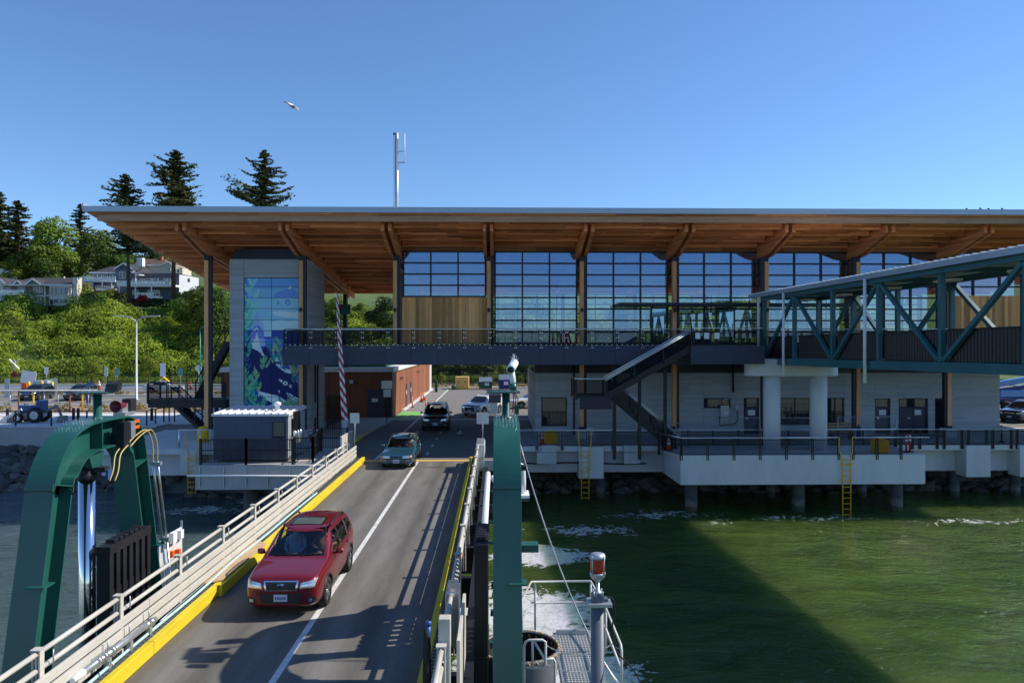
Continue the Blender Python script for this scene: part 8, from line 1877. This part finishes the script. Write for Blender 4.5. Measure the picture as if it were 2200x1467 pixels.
mid['front']=[('grille',[(-0.50,0.46),(0.50,0.46),(0.36,0.93),(-0.36,0.93)],'y','black_plastic',0.008),('grille_bar',[(-0.38,0.78),(0.38,0.78),(0.36,0.84),(-0.36,0.84)],'y','chrome',0.016)]+[f for f in mid['front'] if f[0] in ('headlight',)]
GRP='cars leaving the ferry'
# positions: the ground point below the middle of the front bumper
def at_front(px,py,sp,rot=0.0):
    g=G(px,py); f=Vector((math.sin(rot),-math.cos(rot),0)); return g-f*sp['L']/2
RED=at_front(603,1330,suv)
make_car('passenger_car',suv,'paint_red','dark red suv with sunroof driving down the left lane of the ramp',GRP,(RED.x,RED.y,0.002),0.0,True)
TEAL=at_front(851,1008,wagon)
make_car('passenger_car',wagon,'paint_teal','teal station wagon entering the ramp behind the red car',GRP,(TEAL.x,TEAL.y,0.008),0.0,True)
BLK=at_front(932,928,big)
make_car('passenger_car',big,'paint_black','black suv with roof rails in the shadow of the terminal',GRP,(BLK.x,BLK.y,0.010),R(2),True)
p=G(1040,893); make_car('passenger_car',mid,'paint_white','white suv turning onto the road behind the black one',GRP,(p.x-0.1,p.y+1.6,0.008),R(-28))
p=G(1148,877); make_car('passenger_car',sedan,'paint_white','white sedan half hidden by the concrete corner of the terminal','parked cars',(p.x-0.1,p.y+0.9,0.008),R(-72))
p=G(47,862); make_car('passenger_car',mid,'paint_navy','dark parked suv with white bumper glare near the left edge','parked cars',(p.x,p.y+2.6,0.008),R(8))
p=G(145,862); make_car('passenger_car',mid,'paint_black','dark parked suv right of the grey cabinet','parked cars',(p.x,p.y+2.6,0.008),R(6))
p=G(348,843); make_car('passenger_car',sedan,'paint_white','white sedan parked beyond the black stair landing','parked cars',(p.x,p.y+0.9,0.008),R(98))
p=W(2190,905,56); make_car('passenger_car',mid,'paint_navy','dark car at the right edge beside the concrete storey','parked cars',(42.4,57.5,-0.02),R(-60))
p=W(2190,860,75); make_car('passenger_car',sedan,'paint_silver','pale blue car at the right edge farther back','parked cars',(60.0,82.0,-0.03),R(-70))
# blue boom lift at the right edge
bl=empty('boom_lift',(44.2,66,0),'blue boom lift parked at the right edge of the picture','boom lift')
MB().box(42.2,46.6,65.2,67.2,0.65,1.25).build('chassis','dumpster_blue',bl,0.08); MB().box(42.6,46.4,65.4,67.0,1.251,2.0).build('turret','paint_blue',bl,0.1); MB().bar((42.0,66.2,2.3),(48.5,66.2,3.4),0.45,0.5).build('boom','paint_blue',bl,0.03); MB().bar((42.4,65.6,1.9),(47.8,65.6,2.6),0.3,0.35).build('boom','dumpster_blue',bl,0.03)
for x in (42.9,45.9):
    for y in (64.95,67.1): MB().lathe([(0.3,0),(0.5,0.05),(0.5,0.3),(0.3,0.35)],(x,y-0.1,0.502),18,'y').build('wheel','black_rubber',bl)
for o in [bl]: o.location.x+=3.4
# ---- people seated in the cars
mat('skin',(0.42,0.24,0.17),0.6,0,0.08); mat('shirt_blue',(0.42,0.55,0.75),0.8,0,0.12,8.0); mat('shirt_plaid',(0.32,0.17,0.11),0.8,0,0.5,16.0); mat('hair_brown',(0.03,0.018,0.012),0.7,0,0.2); mat('trousers',(0.03,0.035,0.05),0.85,0,0.15); mat('shirt_pale',(0.5,0.45,0.4),0.8,0,0.12)
def person(loc,shirt,label,pose,head_turn=0.0):
    # seated, facing -Y; origin at the hip joint
    J={'pel':(0,0,0.0),'sp1':(0,0.05,0.18),'sp2':(0,0.12,0.36),'nk':(0,0.15,0.50),'hd0':(0,0.13,0.58),'hd1':(0,0.11,0.68),'hd2':(0,0.13,0.78)}
    Rr={'pel':0.15,'sp1':0.135,'sp2':0.15,'nk':0.058,'hd0':0.068,'hd1':0.095,'hd2':0.075}
    E=[('pel','sp1'),('sp1','sp2'),('sp2','nk'),('nk','hd0'),('hd0','hd1'),('hd1','hd2')]
    for s_,t in ((-1,'l'),(1,'r')):
        J['sh'+t]=(s_*0.19,0.13,0.42); Rr['sh'+t]=0.062; J['el'+t]=pose[t][0]; Rr['el'+t]=0.048; J['wr'+t]=pose[t][1]; Rr['wr'+t]=0.034; J['ha'+t]=pose[t][2]; Rr['ha'+t]=0.042
        J['hp'+t]=(s_*0.10,-0.04,-0.02); Rr['hp'+t]=0.095; J['kn'+t]=(s_*0.13,-0.44,0.06); Rr['kn'+t]=0.068; J['an'+t]=(s_*0.13,-0.66,-0.26); Rr['an'+t]=0.048; J['to'+t]=(s_*0.13,-0.80,-0.27); Rr['to'+t]=0.04
        E+=[('sp2','sh'+t),('sh'+t,'el'+t),('el'+t,'wr'+t),('wr'+t,'ha'+t),('pel','hp'+t),('hp'+t,'kn'+t),('kn'+t,'an'+t),('an'+t,'to'+t)]
    names=list(J); me=bpy.data.meshes.new('p'); me.from_pydata([J[n] for n in names],[(names.index(a),names.index(b_)) for a,b_ in E],[])
    o=bpy.data.objects.new('p',me); col.objects.link(o); o.modifiers.new('sk','SKIN'); sb=o.modifiers.new('s','SUBSURF'); sb.levels=2
    sv=me.skin_vertices[0].data
    for i,n in enumerate(names): sv[i].radius=(Rr[n]*(1.25 if n in('pel','sp1','sp2') else 1),Rr[n]); sv[i].use_root=(n=='pel')
    m2=evalmesh(o); bpy.data.objects.remove(o)
    # nose, so that the head has a face
    for v in m2.vertices:
        if abs(v.co.x)<0.03 and v.co.y<0.03 and 0.62<v.co.z<0.70: v.co.y-=0.02
    for m_ in ('skin',shirt,'trousers'): m2.materials.append(MAT[m_])
    hands=[Vector(J['har']),Vector(J['hal'])]
    for p in m2.polygons:
        p.use_smooth=True; c=p.center
        if c.z>0.53 or min((c-h).length for h in hands)<0.085: p.material_index=0
        elif c.z<0.02 or c.y<-0.2 and c.z<0.12: p.material_index=2
        else: p.material_index=1
    b_=link('person',m2); tag(b_,label,'person','people in the cars'); b_.location=loc; BASE[b_.name]=Vector((0,0,0))
    hr_=MB().lathe([(0.05,0.60),(0.098,0.64),(0.108,0.70),(0.102,0.76),(0.07,0.815),(0.0,0.83)],(0,0.155,0),16); o=hr_.build('hair','hair_brown'); o.parent=b_
    for s_ in (-1,1):
        e=MB().lathe([(0.0,-0.012),(0.012,-0.006),(0.012,0.006),(0.0,0.012)],(s_*0.035,0.028,0.69),8,'y').build('eye','black_plastic'); e.parent=b_
    fg=MB()
    for t in ('l','r'):
        h=Vector(J['ha'+t]); w=Vector(J['wr'+t]); d=(h-w).normalized(); sd_=d.cross(Vector((0,0,1))).normalized()
        for k in range(4): c=h+sd_*(0.022*(k-1.5))+d*0.02; l=0.07-0.008*abs(k-1.3); fg.tube([c,c+d*l*0.6+Vector((0,0,-0.01)),c+d*l*0.8+Vector((0,0,-0.04))],[0.010,0.009,0.007],6)
        fg.tube([h-d*0.01+sd_*0.035,h+d*0.02+sd_*0.06+Vector((0,0,0.01)),h+d*0.05+sd_*0.055],[0.011,0.010,0.008],6)
    f=fg.build('fingers','skin'); f.parent=b_
    return b_
wheel_pose={'l':((-0.27,-0.06,0.22),(-0.14,-0.30,0.24),(-0.12,-0.36,0.27)),'r':((0.33,0.0,0.24),(0.20,-0.26,0.26),(0.14,-0.35,0.28))}
elbow_out={'l':((-0.27,-0.06,0.22),(-0.14,-0.30,0.24),(-0.12,-0.36,0.27)),'r':((0.44,-0.02,0.34),(0.30,-0.24,0.30),(0.18,-0.34,0.28))}
rest_pose={'l':((-0.27,0.0,0.18),(-0.16,-0.22,0.10),(-0.10,-0.28,0.10)),'r':((0.27,0.0,0.18),(0.16,-0.22,0.10),(0.08,-0.28,0.10))}
def seat_at(c,sp,x,z0): return (c.x+x,c.y+sp['seat']-sp['L']/2+0.22,sp['cabin'][4]+0.36+z0)
person(seat_at(RED,suv,0.37,0.0),'shirt_plaid','driver of the red car in a rust coloured checked shirt, hands on the wheel',elbow_out)
person(seat_at(RED,suv,-0.37,0.0),'shirt_blue','front passenger of the red car in a pale blue shirt',rest_pose)
person(seat_at(TEAL,wagon,0.37,-0.06),'shirt_pale','driver of the teal station wagon in a pale shirt',wheel_pose)
# ================================================================== birds
mat('gull_white',(0.75,0.76,0.78),0.7,0,0.05); mat('gull_grey',(0.25,0.27,0.30),0.7,0,0.08)
def gull(loc,yaw,span,bank,label,pose):
    g=empty('gull',loc,label,'gull','gulls in flight'); 
    def fin(o): o.parent=g; return o
    b_=MB().tube([(0,-0.28,0.02),(0,-0.20,0.03),(0,-0.08,0.0),(0,0.08,0.0),(0,0.22,0.01),(0,0.34,0.02)],[0.012,0.04,0.075,0.07,0.04,0.012],12); fin(b_.build('body','gull_white'))
    fin(MB().add([(-0.05,0.2,0.01),(0.05,0.2,0.01),(0.08,0.42,0.015),(-0.08,0.42,0.015)],[(0,1,2,3)]).build('tail','gull_white',fix=False)); fin(MB().tube([(0,-0.29,0.02),(0,-0.36,0.0)],[0.012,0.004],6).build('beak','safety_yellow'))
    for s_ in (-1,1):
        u=pose[0 if s_<0 else 1]; h=span/2
        pts=[(0.05,-0.08,0.02),(0.05,0.10,0.02),(h*0.42,-0.13,h*u[0]),(h*0.42,0.07,h*u[0]),(h,0.05,h*u[1]),(h*0.97,0.10,h*u[1])]
        vs=[(s_*x,y,z) for x,y,z in pts]+[(s_*x,y,z+0.012) for x,y,z in pts]
        w=MB().add(vs,[(0,1,3,2),(2,3,5,4),(6,8,9,7),(8,10,11,9),(0,2,8,6),(2,4,10,8),(1,7,9,3),(3,9,11,5),(4,5,11,10),(0,6,7,1)]).build('wing','gull_grey'); fin(w)
    g.rotation_euler=(R(8),R(bank),R(yaw)); return g
gull(tuple(W(628,228,30)),150,1.0,-22,'gull gliding high in the sky above the roof',((0.05,-0.22),(0.10,0.08)))
gull(tuple(W(516,397,60)),60,1.25,10,'white gull flying low in front of the firs',((0.35,0.5),(0.35,0.55)))
for k,(px,h) in enumerate(((2081,0.22),(2110,0.36),(2128,0.24),(2157,0.30))):
    p=W(px,452,44); b_=empty('perched_bird',(p.x,44.0,14.26),'dark bird perched on the roof edge, '+('first','second','third','fourth')[k]+' from the left','bird','birds on the roof')
    MB().tube([(p.x+0.16,44,14.34),(p.x+0.05,44,14.40),(p.x-0.08,44,14.44+h*0.2),(p.x-0.14,44,14.50+h*0.25),(p.x-0.2,44,14.50+h*0.25)],[0.02,0.07,0.075,0.045,0.01],8).build('body','black_plastic',b_); MB().tube([(p.x-0.02,43.98,14.24),(p.x-0.02,43.98,14.4)],0.012,5).tube([(p.x-0.02,44.04,14.24),(p.x-0.02,44.04,14.4)],0.012,5).build('leg','black_plastic',b_)
if bpy.data.scenes.get('bench'): bpy.data.scenes.remove(bpy.data.scenes['bench'])
